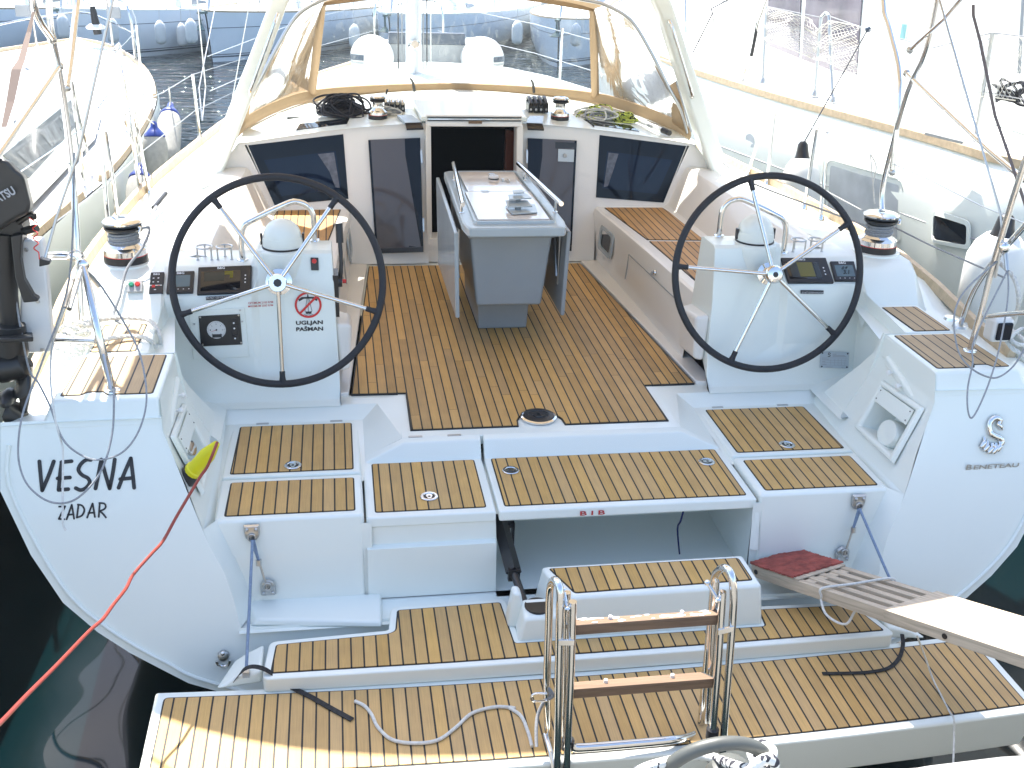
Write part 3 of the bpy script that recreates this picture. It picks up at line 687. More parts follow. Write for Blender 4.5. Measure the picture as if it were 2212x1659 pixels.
# ------------------------------------------------------------------ cockpit seats, coamings, consoles
for s in (-1, 1):
    b = MB()
    # bench front, seat surface, backrest, coaming top, outer slope
    rows = []
    for y in (1.10, .9, .5, 0, -.4, -.8):
        f = interp(y, [-.8, .24, 1.0], [.965, .905, .835]); ft = interp(y, [-.8, .9], [.87, .81])
        ox = interp(y, [-.8, .24, 1.0], [1.33, 1.30, 1.27])
        rows.append([(s*ft, y, -.01), (s*(ft+.004), y, .05), (s*(f-.045), y, .30), (s*(f-.035), y, .330), (s*(f-.018), y, .338), (s*(ox), y, .338), (s*(ox+.025), y, .35), (s*(ox+.14), y, .57), (s*(ox+.16), y, .588), (s*(ox+.20), y, .594), (s*1.585, y, .582), (s*1.605, y, .574), (s*1.65, y, .50), (s*1.69, y, zs(y)+.003)])
    b.loft(rows)
    b.build('bench_and_coaming', GELBOUNCE, Y, ang=24)
    teak([(s*.856, 1.015), (s*.938, .245), (s*1.285, .22), (s*1.262, .90), (s*1.25, 1.0)], .340, TEAKS, Y, 'bench_teak', r=.008)
    teak([(s*.941, .215), (s*.990, -.62), (s*1.31, -.62), (s*1.287, .192)], .340, TEAKS, Y, 'bench_teak', r=.008)
    # winch plinth and aft coaming running down to the quarter
    b = MB(); rows = []
    for y, zt, xi, xo in ((-.35, .572, 1.58, 1.64), (-.48, .574, 1.60, 1.86), (-.60, .574, 1.63, 1.955), (-.95, .562, 1.645, 1.965), (-1.04, .53, 1.645, 1.95), (-1.14, .44, 1.648, 1.93), (-1.19, .395, 1.65, 1.92)):
        zd = zs(y)-.01
        rows.append([(s*(xi-.02), y, zt-.10), (s*xi, y, zt-.012), (s*(xi+.012), y, zt), (s*(xo-.014), y, zt), (s*xo, y, zt-.012), (s*(xo+.045), y, zd)])
    b.loft(rows, False, False)
    b.build('winch_plinth', GEL, Y, ang=26)
# opening ports in the bench fronts, locker door lines
for s in (-1, 1):
    def bench_pt(u, v):      # point on the starboard bench front
        n = np.cross([.05, -1.0, 0], [.03, 0, .29])
        return at(u, v, pl=((.865, -.2, .2), tuple(n)))
    nz_ = Vector((-s*.98, -.05, .12)).normalized()
    cpt = bench_pt(1311, 522); cpt.x *= s
    U = Vector((s*.05, -1, 0)).normalized(); W = Vector((s*.1, 0, 1)).normalized()
    def rr(hw, hh, r, d, k=6):
        o = []
        for (sx, sy, a0) in ((1, 1, 0), (-1, 1, 90), (-1, -1, 180), (1, -1, 270)):
            for j in range(k+1):
                a = rad(a0+90*j/k); o.append(cpt+U*(sx*(hw-r)+r*math.cos(a))+W*(sy*(hh-r)+r*math.sin(a))+nz_*d)
        return o
    b = MB().use(GREYLT); o1 = rr(.145, .082, .04, .002); o2 = rr(.143, .080, .04, .014); o3 = rr(.112, .056, .03, .014); o4 = rr(.110, .054, .03, .004)
    b.loft([o1, o2, o3, o4], True); b.use(DARKGLASS).add(o4, [list(range(len(o4)))]); b.build('opening_port', None, Y, fix=False)
def bfx(y, z):
    f = interp(y, [-.8, .24, 1.0], [.965, .905, .835]); ft = interp(y, [-.8, .9], [.87, .81]); return ft+.004+(f-.049-ft)*(z-.05)/.25
b = MB().use(CLIP)
for s in (-1, 1):
    b.tube([(s*bfx(.30, .08), .30, .08), (s*bfx(.30, .235), .30, .235), (s*bfx(.0, .235), 0, .235), (s*bfx(-.6, .235), -.6, .235)], .0045, 6)
    b.lathe([(.013, 0), (.013, .012), (.006, .018)], (s*.872, -.16, .262), (-s, 0, 0), 14)
b.use(STEEL); b.lathe([(.016, 0), (.014, .01), (.008, .014)], (.878, -.17, .27), (-1, 0, .1), 16)
b.build('locker_door_trim', None, Y)
def console(s):
    # one helm console: inner block, rounded compass bulge, sloping dash, long aft face
    b = MB(); rows = []
    def prof(z_top, y_f, y_t, y_b, dash):
        return None
    # aft face, loft along x
    xsn = [.905, .925, 1.02, 1.24, 1.27, 1.60, 1.655]
    for x in xsn:
        if x < 1.25: r = [(-.78, .30), (-.80, .655), (-.835, .667), (-.99, .667), (-1.012, .655), (-1.035, .56), (-1.072, .42), (-1.10, .20), (-1.135, .05), (-1.17, .0), (-1.21, -.014)]
        else: r = [(-.60, .30), (-.66, .575), (-.70, .587), (-.925, .587), (-.942, .580), (-1.080, .485), (-1.098, .42), (-1.115, .20), (-1.14, .05), (-1.17, .0), (-1.21, -.014)]
        sh = 0 if x > .91 else 0.0
        rows.append([(s*(x-(.03*(.667-z) if x < .93 else 0)), y, z) for y, z in r])
    b.loft(rows)
    b.add([tuple(p) for p in rows[0]], [list(range(len(rows[0])))])
    b.add([tuple(p) for p in rows[-1]], [list(range(len(rows[-1])))])
    i = 3; b.add([tuple(p) for p in rows[3]]+[tuple(p) for p in rows[4]], [(j, j+1, 11+j+1, 11+j) for j in range(10)])
    cons = b.build('helm_console', GEL, Y, bevel=.012, seg=3, ang=28)
    # bulge under the compass
    b = MB(); rows = []
    for z, r in ((.30, .075), (.45, .095), (.56, .108), (.64, .112), (.662, .108), (.672, .095)):
        rows.append([(s*1.125+r*math.cos(a), -.945+(r*.98)*math.sin(a)-.0*(z), z) for a in np.linspace(0, 2*math.pi, 33)[:-1]])
    b.loft(rows, True, True); b.build('compass_bulge', GEL, cons, ang=40)
    b = MB().use(BLACK).lathe([(.094, 0), (.094, .008)], (s*1.125, -.945, .672), seg=36)
    b.use(GEL).lathe([(.090, .006), (.091, .034), (.088, .050)], (s*1.125, -.945, .672), seg=36)
    b.ball((s*1.125, -.945, .718), .086, 32, (1, 1, .98), True)
    b.use(BLACK); b.box(s*1.125-.098, s*1.125-.088, -.955, -.935, .685, .735); b.box(s*1.125+.088, s*1.125+.098, -.955, -.935, .685, .735)
    b.build('compass', None, cons, ang=40)
    # guard rail over the compass
    P = [(s*1.314, -.868, .585), (s*1.314, -.868, .69), (s*1.300, -.868, .745), (s*1.262, -.866, .775), (s*1.10, -.84, .845), (s*1.055, -.83, .850), (s*1.015, -.83, .835), (s*.990, -.83, .80), (s*.985, -.83, .75), (s*.985, -.83, .665)]
    b = MB().tube(P, .0135, 14, smooth=4); b.lathe([(.026, 0), (.024, .006), (.015, .008)], (s*1.314, -.868, .587), seg=20); b.lathe([(.026, 0), (.024, .006), (.015, .008)], (s*.985, -.83, .666), seg=20)
    b.build('guard_rail', STEEL, cons)
    # cup holders
    for cx in ((1.395, 1.485) if s < 0 else (1.40, 1.49)):
        b = MB(); b.tube([(s*cx+.036*math.cos(a), -.84+.036*math.sin(a), .645) for a in np.linspace(0, 2*math.pi, 25)[:-1]], .0042, 8, True)
        for a in (rad(95), rad(210), rad(330)): b.tube([(s*cx+.036*math.cos(a), -.84+.036*math.sin(a), .585), (s*cx+.036*math.cos(a), -.84+.036*math.sin(a), .645)], .0042, 8); b.lathe([(.008, 0), (.006, .004)], (s*cx+.036*math.cos(a), -.84+.036*math.sin(a), .587), seg=12)
        b.build('cup_holder', STEELB, cons)
    return cons
CP = console(-1); CS = console(1)
# dash plane (sloping) and aft face plane
DN = Vector((0, -.107, .138)).normalized()      # outward normal of the dash
DPL = ((0, -.942, .580), tuple(np.cross([1, 0, 0], [0, -.138, -.095])))
FPL = ((0, -1.098, .42), tuple(np.cross([1, 0, 0], [0, -.017, -.22]))); FN = Vector((0, -1, .077)).normalized()
FPL2 = ((0, -1.072, .42), tuple(np.cross([1, 0, 0], [0, -.028, -.22])))
def onplane(uvs, pl): return [at(u, v, pl=pl) for u, v in uvs]
def plate(uvs, pl, nrm, th, mt, name, par, r=0):
    P = onplane(uvs, pl); n = nrm
    b = MB(); b.slab([p+n*th for p in P], n*(-th-.002)); return b.build(name, mt, par, bevel=r)
DNn = Vector(DPL[1]).normalized(); DNn = DNn if DNn.z > 0 else -DNn
def inst(uv, pl, nrm, par, name, screens, title=None, keys=()):
    o = plate(uv, pl, nrm, .014, BLACK, name, par, .003)
    P = onplane(uv, pl); TL, TR, BR, BL = P
    def q(a, c): return TL.lerp(TR, a).lerp(BL.lerp(BR, a), c)+nrm*.0145
    for i, (a0, a1, c0, c1, mt) in enumerate(screens):
        b = MB().add([q(a0, c1)+nrm*.0006*i, q(a1, c1)+nrm*.0006*i, q(a1, c0)+nrm*.0006*i, q(a0, c0)+nrm*.0006*i], [(0, 1, 2, 3)]); b.build('screen', mt, o, flat=True)
    if title: text(title[0], q(title[1], title[3]), q(title[2], title[3]), q(.5, 0)-q(.5, 1), WHITEINK, 'maker_mark', o, off=.0006, bold=.02)
    for (a, c, w_, h_, mt) in keys:
        b = MB().add([q(a, c+h_)+nrm*.001, q(a+w_, c+h_)+nrm*.001, q(a+w_, c)+nrm*.001, q(a, c)+nrm*.001], [(0, 1, 2, 3)]); b.build('key', mt, o, flat=True)
    return o
# starboard instruments
z25 = lambda pts: [zc(x, y, 2500, 700) for x, y in pts]
inst(z25([(1050, 613), (1400, 613), (1465, 805), (1112, 805)]), DPL, DNn, CS, 'chart_plotter',
     [(.05, .78, .18, .86, SCREEN), (.12, .40, .20, .80, SCRDARK), (.30, .64, .20, .78, SCRYEL), (.66, .77, .22, .84, SCRDARK)], ('B&G', .36, .52, .12), [(.85, .40+.13*i, .03, .05, WHITEINK) for i in range(3)])
inst(z25([(1435, 640), (1620, 640), (1660, 790), (1475, 790)]), DPL, DNn, CS, 'wind_display', [(.12, .88, .22, .80, SCRLCD)], ('B&G', .33, .62, .15), [(.2+.2*i, .88, .04, .03, WHITEINK) for i in range(4)])
P = onplane(z25([(1518, 705), (1560, 705)]), DPL); text('0.9', P[0]+DNn*.016, P[1]+DNn*.016, (0, -DNn.y*-1, 1), BLACKINK, 'readout', CS, h=.020, off=.0006, bold=.02)
P = onplane(z25([(1535, 742), (1580, 742)]), DPL); text('3.1', P[0]+DNn*.016, P[1]+DNn*.016, (0, .3, 1), BLACKINK, 'readout', CS, h=.020, off=.0006, bold=.02)
plate(z25([(1212, 853), (1390, 856), (1390, 883), (1212, 881)]), FPL, FN, .001, BLACKINK, 'warning_label', CS)
P = onplane(z25([(1218, 878), (1386, 880)]), FPL); text('DO NOT USE FOR NAVIGATION', P[0]+FN*.0015, P[1]+FN*.0015, (0, 0, 1), WHITEINK, 'warning_text', CS, h=.0095, off=.0006)
FPLb = ((0, -1.116, .42), FPL[1])
o = plate(z25([(1367, 1331), (1590, 1337), (1582, 1462), (1360, 1456)]), FPLb, FN, .002, LOCKP, 'builder_plate', CS)
P = onplane(z25([(1367, 1331), (1590, 1337), (1582, 1462), (1360, 1456)]), FPLb)
def qf(a, c): return P[0].lerp(P[1], a).lerp(P[3].lerp(P[2], a), c)+FN*.0026
b = MB().use(GREYINK)
for c in (.36, .52, .66, .82): b.add([qf(.05, c), qf(.95, c), qf(.95, c+.012), qf(.05, c+.012)], [(0, 1, 2, 3)])
for a in (.36, .50, .62, .74, .86): b.add([qf(a, .42), qf(a+.008, .42), qf(a+.008, .82), qf(a, .82)], [(0, 1, 2, 3)])
for (a0, a1, c) in ((.42, .55, .12), (.42, .85, .19), (.42, .90, .26), (.05, .30, .44), (.07, .18, .60), (.05, .22, .76), (.2, .45, .93), (.75, .82, .93)): b.add([qf(a0, c), qf(a1, c), qf(a1, c+.03), qf(a0, c+.03)], [(0, 1, 2, 3)])
b.use(BLACKINK)
for a in (.06, .94):
    for c in (.08, .92): b.lathe([(.004, 0), (.004, .002)], qf(a, c), (0, -1, 0), 12)
b.build('plate_print', None, o, flat=True, fix=False)
strokes([[(.34, .10), (.28, .06), (.27, .16), (.33, .20), (.32, .28), (.26, .28)]], .0035, lambda u, v: qf(u, v), BLACKINK, 'plate_emblem', o, FN, .0004)
# port instruments
z6 = lambda pts: [zc(x, y, 600, 700) for x, y in pts]; z0 = lambda pts: [zc(x, y, 0, 700) for x, y in pts]
inst(z6([(342, 688), (755, 672), (748, 880), (330, 898)]), DPL, DNn, CP, 'chart_plotter',
     [(.06, .80, .18, .90, SCREEN), (.12, .50, .22, .55, SCRDARK), (.50, .66, .20, .34, SCRYEL), (.60, .66, .34, .46, SCRYEL)], ('B&G', .36, .50, .11), [(.88, .36+.13*i, .025, .05, WHITEINK) for i in range(3)])
inst(z6([(108, 722), (312, 716), (300, 882), (90, 888)]), DPL, DNn, CP, 'wind_display', [(.16, .86, .20, .74, SCRLCD)], ('B&G', .34, .62, .15), [(.42+.2*i, .84, .04, .03, WHITEINK) for i in range(3)])
inst(z0([(1178, 728), (1284, 724), (1272, 890), (1163, 893)]), DPL, DNn, CP, 'autopilot_keypad', [], ('B&G', .22, .68, .15),
     [(.18, .62, .24, .12, REDPLAST), (.58, .64, .18, .03, REDPLAST)]+[(.2+.35*(i % 2), .28+.18*(i//2), .12, .04, WHITEINK) for i in range(4)]+[(.35, .82, .16, .04, WHITEINK)])
dk = z0([(1000, 782), (1118, 780), (1112, 876), (992, 878)])
TPN = Vector((0, -.67, .74)).normalized(); o = plate(dk, ((0, -1.04, .532), tuple(TPN)), TPN, .012, CLIP, 'bow_thruster_switch', CP, .004)
for (u, v, mt) in ((1028, 822, GREENPL), (1076, 818, REDPLAST)):
    p = at(*zc(u, v, 0, 700), pl=((0, -1.04, .532), tuple(TPN)))+TPN*.012
    MB().lathe([(.011, 0), (.011, .006), (.008, .009)], p, TPN, 16).build('push_button', mt, o)
p0, p1 = [at(*q, pl=FPL) for q in z6([(403, 922), (640, 912)])]
plate(z6([(397, 905), (655, 892), (657, 918), (399, 931)]), FPL, FN, .001, BLACKINK, 'warning_label', CP)
text('DO NOT USE FOR NAVIGATION', p0+FN*.0015, p1+FN*.0015, (0, 0, 1), WHITEINK, 'warning_text', CP, h=.011, off=.0006)
for yv, tx in ((962, 'OPTIMUM 2100 RPM'), (987, 'MAXIMUM 2500 RPM')):
    p0, p1 = [at(*q, pl=FPL) for q in z6([(728, yv), (922, yv-10)])]; text(tx, p0, p1, (0, 0, 1), REDINK, 'red_print', CP, h=.0095, bold=.012)
# engine panel behind its clear frame
o = plate(z6([(262, 1012), (700, 988), (738, 1372), (300, 1392)]), FPL, FN, .006, GEL, 'engine_panel', CP, .004)
plate(z6([(342, 1052), (664, 1036), (684, 1272), (360, 1288)]), FPL, FN, .011, BLACK, 'panel_face', o, .002)
FPq = (tuple(Vector(FPL[0])+FN*.0115), FPL[1])
c = at(*zc(480, 1162, 600, 700), pl=FPq)
MB().use(DIAL).lathe([(.041, 0), (.041, .0015)], c, FN, 36).build('rev_counter', None, o)
b = MB().use(BLACKINK); X1 = Vector((1, 0, 0)); Z1 = X1.cross(FN)*-1
for k in range(25):
    a = rad(225-270*k/24); r0, r1 = (.032 if k % 4 == 0 else .035), .038; dv = X1*math.cos(a)+Z1*math.sin(a); sd = FN.cross(dv)*.0006
    b.add([c+dv*r0+sd+FN*.002, c+dv*r0-sd+FN*.002, c+dv*r1-sd+FN*.002, c+dv*r1+sd+FN*.002], [(0, 1, 2, 3)])
b.lathe([(.004, .001), (.004, .004)], c, FN, 12)
b.add([c+X1*-.020+Z1*-.020+FN*.0022, c+X1*.022+Z1*-.020+FN*.0022, c+X1*.022+Z1*-.036+FN*.0022, c+X1*-.020+Z1*-.036+FN*.0022], [(0, 1, 2, 3)])
b.use(REDINK).add([c+Z1*.0012+FN*.003, c-Z1*.0012+FN*.003, c-X1*.034-Z1*.012+FN*.003], [(0, 1, 2)])
b.build('dial_marks', None, o, flat=True, fix=False)
for a_ in (0, 1, 2, 3, 4, 5, 6):
    a = rad(225-270*a_/6); q = c+(X1*math.cos(a)+Z1*math.sin(a))*.0265; text(str(a_), q-X1*.0022-Z1*.003, q+X1*.0022-Z1*.003, Z1, BLACKINK, 'dial_number', o, h=.006, off=.0022)
for q in z6([(353, 1065), (652, 1048), (673, 1262), (374, 1278), (308, 1118), (680, 1098), (664, 1010)]):
    MB().lathe([(.0045, 0), (.0035, .003)], at(*q, pl=FPq)+FN*.0005, FN, 10).build('screw', STEELB, o)
for q in ([(598, 1075), (636, 1073), (638, 1115), (600, 1117)], [(603, 1130), (641, 1128), (644, 1200), (606, 1202)], [(608, 1205), (646, 1203), (650, 1245), (612, 1247)]):
    plate(z6(q), FPq, FN, .003, BLACK, 'rocker_switch', o, .001)
for q in ((615, 1108), (620, 1150), (626, 1228)):
    b = MB().use(WHITEINK).lathe([(.004, 0), (.004, .0006)], at(*zc(*q, 600, 700), pl=FPq)+FN*.0032, FN, 10); b.build('switch_symbol', None, o)
# red stop button
o = plate(z6([(1213, 598), (1275, 600), (1278, 698), (1218, 698)]), ((0, -1.035, .56), (0, -1, .20)), Vector((0, -1, .2)).normalized(), .008, BLACK, 'kill_switch', CP, .003)
MB().lathe([(.011, 0), (.010, .006)], at(*zc(1242, 627, 600, 700), pl=((0, -1.044, .56), (0, -1, .20))), (0, -1, .2), 16).build('red_button', REDPLAST, o)
# no-passage sign under a bridge
zs2 = lambda u, v: at(*zc(u, v, 600, 700), pl=FPL2)
FN2 = Vector((0, -1, .127)).normalized()
c = zs2(1195, 968); rr_ = (zs2(1300, 968)-zs2(1090, 968)).length/2
MB().use(WHITEPL).lathe([(rr_, 0), (rr_, .0008)], c, FN2, 40).build('sign_disc', None, CP)
b = MB().use(REDSIGN); ring = []
X2 = Vector((1, 0, 0)); Z2 = FN2.cross(X2); Z2 = Z2 if Z2.z > 0 else -Z2
rows = [[c+(X2*math.cos(a)+Z2*math.sin(a))*r+FN2*.0030 for a in np.linspace(0, 2*math.pi, 49)] for r in (rr_, rr_*.84)]
b.loft(rows)
d1 = (X2+Z2).normalized(); d2 = (X2-Z2).normalized()
b.add([c+d1*rr_*.88+d2*.005+FN2*.0036, c+d1*rr_*.88-d2*.005+FN2*.0036, c-d1*rr_*.88-d2*.005+FN2*.0036, c-d1*rr_*.88+d2*.005+FN2*.0036], [(0, 1, 2, 3)])
b.build('sign_ring', None, CP, flat=True, fix=False)
b = MB().use(BLACKINK)
K = lambda x, z: c+X2*x*rr_+Z2*z*rr_+FN2*.0020
b.add([K(-.72, .45), K(-.45, .62), K(.45, .62), K(.72, .45), K(.66, .28), K(.30, .48), K(-.30, .48), K(-.66, .28)], [(0, 1, 6, 7), (1, 2, 5, 6), (2, 3, 4, 5)])
b.add([K(-.25, -.50), K(.27, -.50), K(.20, -.66), K(-.18, -.66)], [(0, 1, 2, 3)])
for (x0, z0_, x1, z1) in ((0, .85, -.26, -.50), (0, .85, .27, -.50), (0, .85, 0, -.5), (-.35, -.72, 0, -.66), (0, -.66, .36, -.74), (-.30, -.82, 0, -.76), (0, -.76, .3, -.84)):
    A, B = K(x0, z0_), K(x1, z1); sd = (B-A).normalized().cross(FN2)*.0011; b.add([A+sd, A-sd, B-sd, B+sd], [(0, 1, 2, 3)])
b.build('sign_drawing', None, CP, flat=True, fix=False)
for a, yv, tx in (((1100, 1310), 1122, 'UGLJAN'), ((1102, 1312), 1172, 'PA\u0160MAN')):
    text(tx, zs2(a[0], yv), zs2(a[1], yv-6), (0, 0, 1), BLACKINK, 'place_name', CP, h=.0185 if yv < 1150 else .0185, bold=.035)
# throttle lever on the inner side of the port console
b = MB().use(BLACK).box(-.905, -.880, -1.04, -.93, .36, .56); b.tube([(-.872, -.985, .53), (-.865, -.98, .60), (-.868, -.955, .70)], [.011, .009, .010], 10, smooth=4)
b.tube([(-.868, -.957, .69), (-.870, -.935, .775)], .017, 12); b.lathe([(.028, 0), (.026, .022)], (-.885, -.985, .515), (1, 0, 0), 20)
b.use(REDPLAST).lathe([(.010, 0), (.009, .018)], (-.862, -.985, .515), (1, 0, 0), 12)
b.build('throttle', None, CP, ang=40)
# pouches on the inner sides
for s in (-1, 1):
    b = MB(); b.hexa([(s*.885, -1.08, .10), (s*.885, -.80, .07), (s*.835, -.82, .08), (s*.835, -1.07, .11)], [(s*.90, -1.07, .34), (s*.90, -.79, .31), (s*.825, -.80, .29), (s*.825, -1.06, .33)])
    b.build('winch_handle_pocket', GELBOUNCE, Y, bevel=.02, seg=4)
# ------------------------------------------------------------------ steering wheels
def wheel(s, spin):
    az = s*.0153; tl = rad(14.755); u = Vector((math.cos(az), s*-math.sin(az), 0)).normalized(); v = Vector((0, math.sin(tl), math.cos(tl))); n = u.cross(v)      # n points aft
    if n.y > 0: n = -n
    C = Vector((s*1.1415, -1.1298, .5638)); R = .475
    rim = MB(); rim.tube([C+(u*math.cos(a)+v*math.sin(a))*(R-.0166) for a in np.linspace(0, 2*math.pi, 97)[:-1]], .0166, 14, True)
    hubc = C+n*.055
    W_ = rim.build('steering_wheel', LEATHER, CS if s > 0 else CP); W_['label'] = 'large black leather-covered steering wheel with five steel spokes, '+('starboard' if s > 0 else 'port')+' helm'
    W_.parent = Y
    hb_ = MB().use(STEEL).lathe([(.050, -.075), (.052, -.066), (.030, -.060), (.024, -.03), (.024, .0), (.040, .002), (.044, .010), (.043, .020), (.036, .030), (.022, .034)] if s > 0 else [(.056, -.075), (.058, -.066), (.030, -.060), (.024, -.03), (.024, .0), (.038, .001), (.040, .012), (.037, .018), (.022, .018)], hubc, n, 36)
    if s > 0: hb_.use(BLACK).lathe([(.013, .0345), (.013, .0355)], hubc, n, 20)
    else: hb_.use(BLACK).lathe([(.0185, .016), (.0185, .0190)], hubc, n, 8)
    hb_.build('hub', None, W_)
    for k in range(5):
        a = rad(spin+72*k); d = u*math.cos(a)+v*math.sin(a)
        # picture angles: straight spokes running slightly forward to the rim
        sp = MB().use(STEEL).tube([hubc+d*.02+n*.008, C+d*(R-.055)], .0094, 12); sp.build('spoke', None, W_)
        MB().tube([C+d*(R-.075)+n*.005, C+d*(R-.05)+n*.003, C+d*(R-.022)], [.0125, .0125, .017], 12).build('spoke_sleeve', LEATHER, W_)
wheel(-1, 270); wheel(1, 31)
# ------------------------------------------------------------------ coachroof and aft bulkhead
rz = lambda x: .872-.055*x*x-.012*abs(x)          # height of the roof edge above the bulkhead
b = MB(); YB = lambda z: 1.05+.10*(z-.34)/.45
def bq(*p): b.add([(x, YB(z)-.0, z) for x, z in p], [list(range(len(p)))])
W4 = {1: [(1.415, .722), (.826, .790), (.806, .398), (1.268, .362)]}
for s in (-1, 1):
    q = lambda *p: b.add([(s*x, YB(z), z) for x, z in p], [list(range(len(p)))])
    q((.30, -.01), (.30, .86), (.36, rz(.36)), (.70, rz(.7)), (.79, rz(.79)), (.806, .398), (.80, -.01))
    q((.79, rz(.79)), (1.2, rz(1.2)), (1.475, rz(1.475)), (1.435, .722), (.826, .795))
    q((.79, rz(.79)), (.826, .795), (.806, .398)); q((.806, .398), (1.268, .362), (1.29, .33), (.80, .33))
    q((1.435, .722), (1.475, rz(1.475)), (1.66, .50), (1.45, .33), (1.29, .33), (1.268, .362))
b.build('cabin_bulkhead', GELBOUNCE, Y, flat=True)
# companionway: frame, hatch, sill
b = MB()
for s in (-1, 1):
    b.hexa([(s*.275, 1.03, .10), (s*.312, 1.00, .10), (s*.312, 1.16, .10), (s*.275, 1.16, .10)], [(s*.275, 1.13, .86), (s*.312, 1.10, .86), (s*.312, 1.25, .86), (s*.275, 1.25, .86)])
b.hexa([(-.31, 1.0, -.01), (.31, 1.0, -.01), (.31, 1.15, -.01), (-.31, 1.15, -.01)], [(-.31, 1.02, .145), (.31, 1.02, .145), (.31, 1.17, .145), (-.31, 1.17, .145)])
b.slab([(-.31, 1.125, .915), (.31, 1.125, .915), (.31, 1.115, .845), (-.31, 1.115, .845)], (0, .03, 0))
b.build('companionway_frame', GELBOUNCE, Y, bevel=.006)
b = MB().box(-.30, .30, 1.18, 1.22, -.3, .88); b.box(-.30, -.29, 1.1, 2.2, -.3, .85); 
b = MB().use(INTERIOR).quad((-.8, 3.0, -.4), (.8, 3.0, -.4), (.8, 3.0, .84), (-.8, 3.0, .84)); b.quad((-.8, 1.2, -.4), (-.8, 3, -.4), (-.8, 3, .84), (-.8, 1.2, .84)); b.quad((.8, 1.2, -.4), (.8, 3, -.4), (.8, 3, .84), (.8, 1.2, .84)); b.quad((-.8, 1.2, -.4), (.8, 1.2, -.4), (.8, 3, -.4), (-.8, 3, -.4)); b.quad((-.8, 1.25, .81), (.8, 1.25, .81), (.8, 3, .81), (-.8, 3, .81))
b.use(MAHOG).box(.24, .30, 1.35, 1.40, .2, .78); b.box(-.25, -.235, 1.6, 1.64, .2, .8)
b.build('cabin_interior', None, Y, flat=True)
# roof
b = MB(); rows = []
for y, hw, dz, ez in ((1.155, 1.475, 0, None), (1.6, 1.46, .012, None), (2.35, 1.40, .022, None), (3.1, 1.22, .02, None), (3.9, .98, -.01, None), (4.6, .72, -.06, None), (5.05, .5, -.19, None)):
    row = []
    for t in np.linspace(-1, 1, 17):
        x = t*hw; row.append((x, y-.03*abs(x), rz(x)+dz))
    zl = zs(y)+.0
    row = [(-hw-.18, y, zl), (-hw-.05, y, zl+.05)]+row+[(hw+.05, y, zl+.05), (hw+.18, y, zl)]
    rows.append(row)
b.loft(rows); b.build('coachroof', GEL, Y, ang=35)
b = MB()
b.slab([(-.34, 1.12, .905), (.34, 1.12, .905), (.36, 1.95, .935), (-.36, 1.95, .935)], (0, 0, -.03)); b.build('sliding_hatch', GEL, Y, bevel=.008)
b = MB().use(BLACK).box(-.30, .30, 1.112, 1.118, .900, .907); b.use(STEEL).box(-.30, .30, 1.108, 1.114, .889, .896); b.use(BLACK).box(-.30, .30, 1.110, 1.116, .880, .886)
b.use(WOODRUNG).box(-.04, .045, 1.090, 1.105, .868, .884); b.build('hatch_track', None, Y)
# polished garage cheeks beside the companionway
for s in (-1, 1):
    b = MB().use(GREYLT).slab([(s*.335, 1.12, .872), (s*.44, 1.12, .868), (s*.48, 1.30, .885), (s*.385, 1.30, .885)], (0, 0, -.02)); b.use(DARKGLASS).slab([(s*.33, 1.035, .850), (s*.435, 1.035, .846), (s*.44, 1.118, .866), (s*.335, 1.118, .870)], (0, 0, -.01)); b.build('door_rail', None, Y)
# tinted windows in the bulkhead with lighter inner pane and curtain
for s in (-1, 1):
    P = [Vector((s*x, YB(z)-.006, z)) for x, z in W4[1]]
    b = MB().slab(P, (0, .012, 0)); wn_ = b.build('bulkhead_window', DARKGLASS, Y, bevel=.002)
    c = sum(P, Vector())/4
    b = MB().use(BLACK)
    P2 = [c+(p-c)*1.022+Vector((0, .003, 0)) for p in P]; b.slab(P2, (0, .008, 0)); b.build('window_seal', GELBOUNCE, wn_)
    L = .16
    def qd(a, c_): return P[1].lerp(P[0], a).lerp(P[2].lerp(P[3], a), c_)+Vector((0, -.0006, 0))
    b = MB(); b.add([qd(.10, .24), qd(.90, .26), qd(.86, .86), qd(.08, .84)], [(0, 1, 2, 3)]); b.build('window_pane', mat('pane_blue', (.005, .012, .032), .03, coat=.0, ior=1.33) if s < 0 else MATS['pane_blue'], wn_, flat=True)
    b = MB()
    cu = [qd(.12, .26), qd(.30 if s < 0 else .24, .26), qd(.20, .55), qd(.155, .80), qd(.10, .82)]
    b.add([p+Vector((0, -.0006, 0)) for p in cu], [list(range(5))]); b.build('curtain', mat('curtain', (.10, .10, .12), .25, var=.4, vscale=30) if s < 0 else MATS['curtain'], wn_, flat=True)
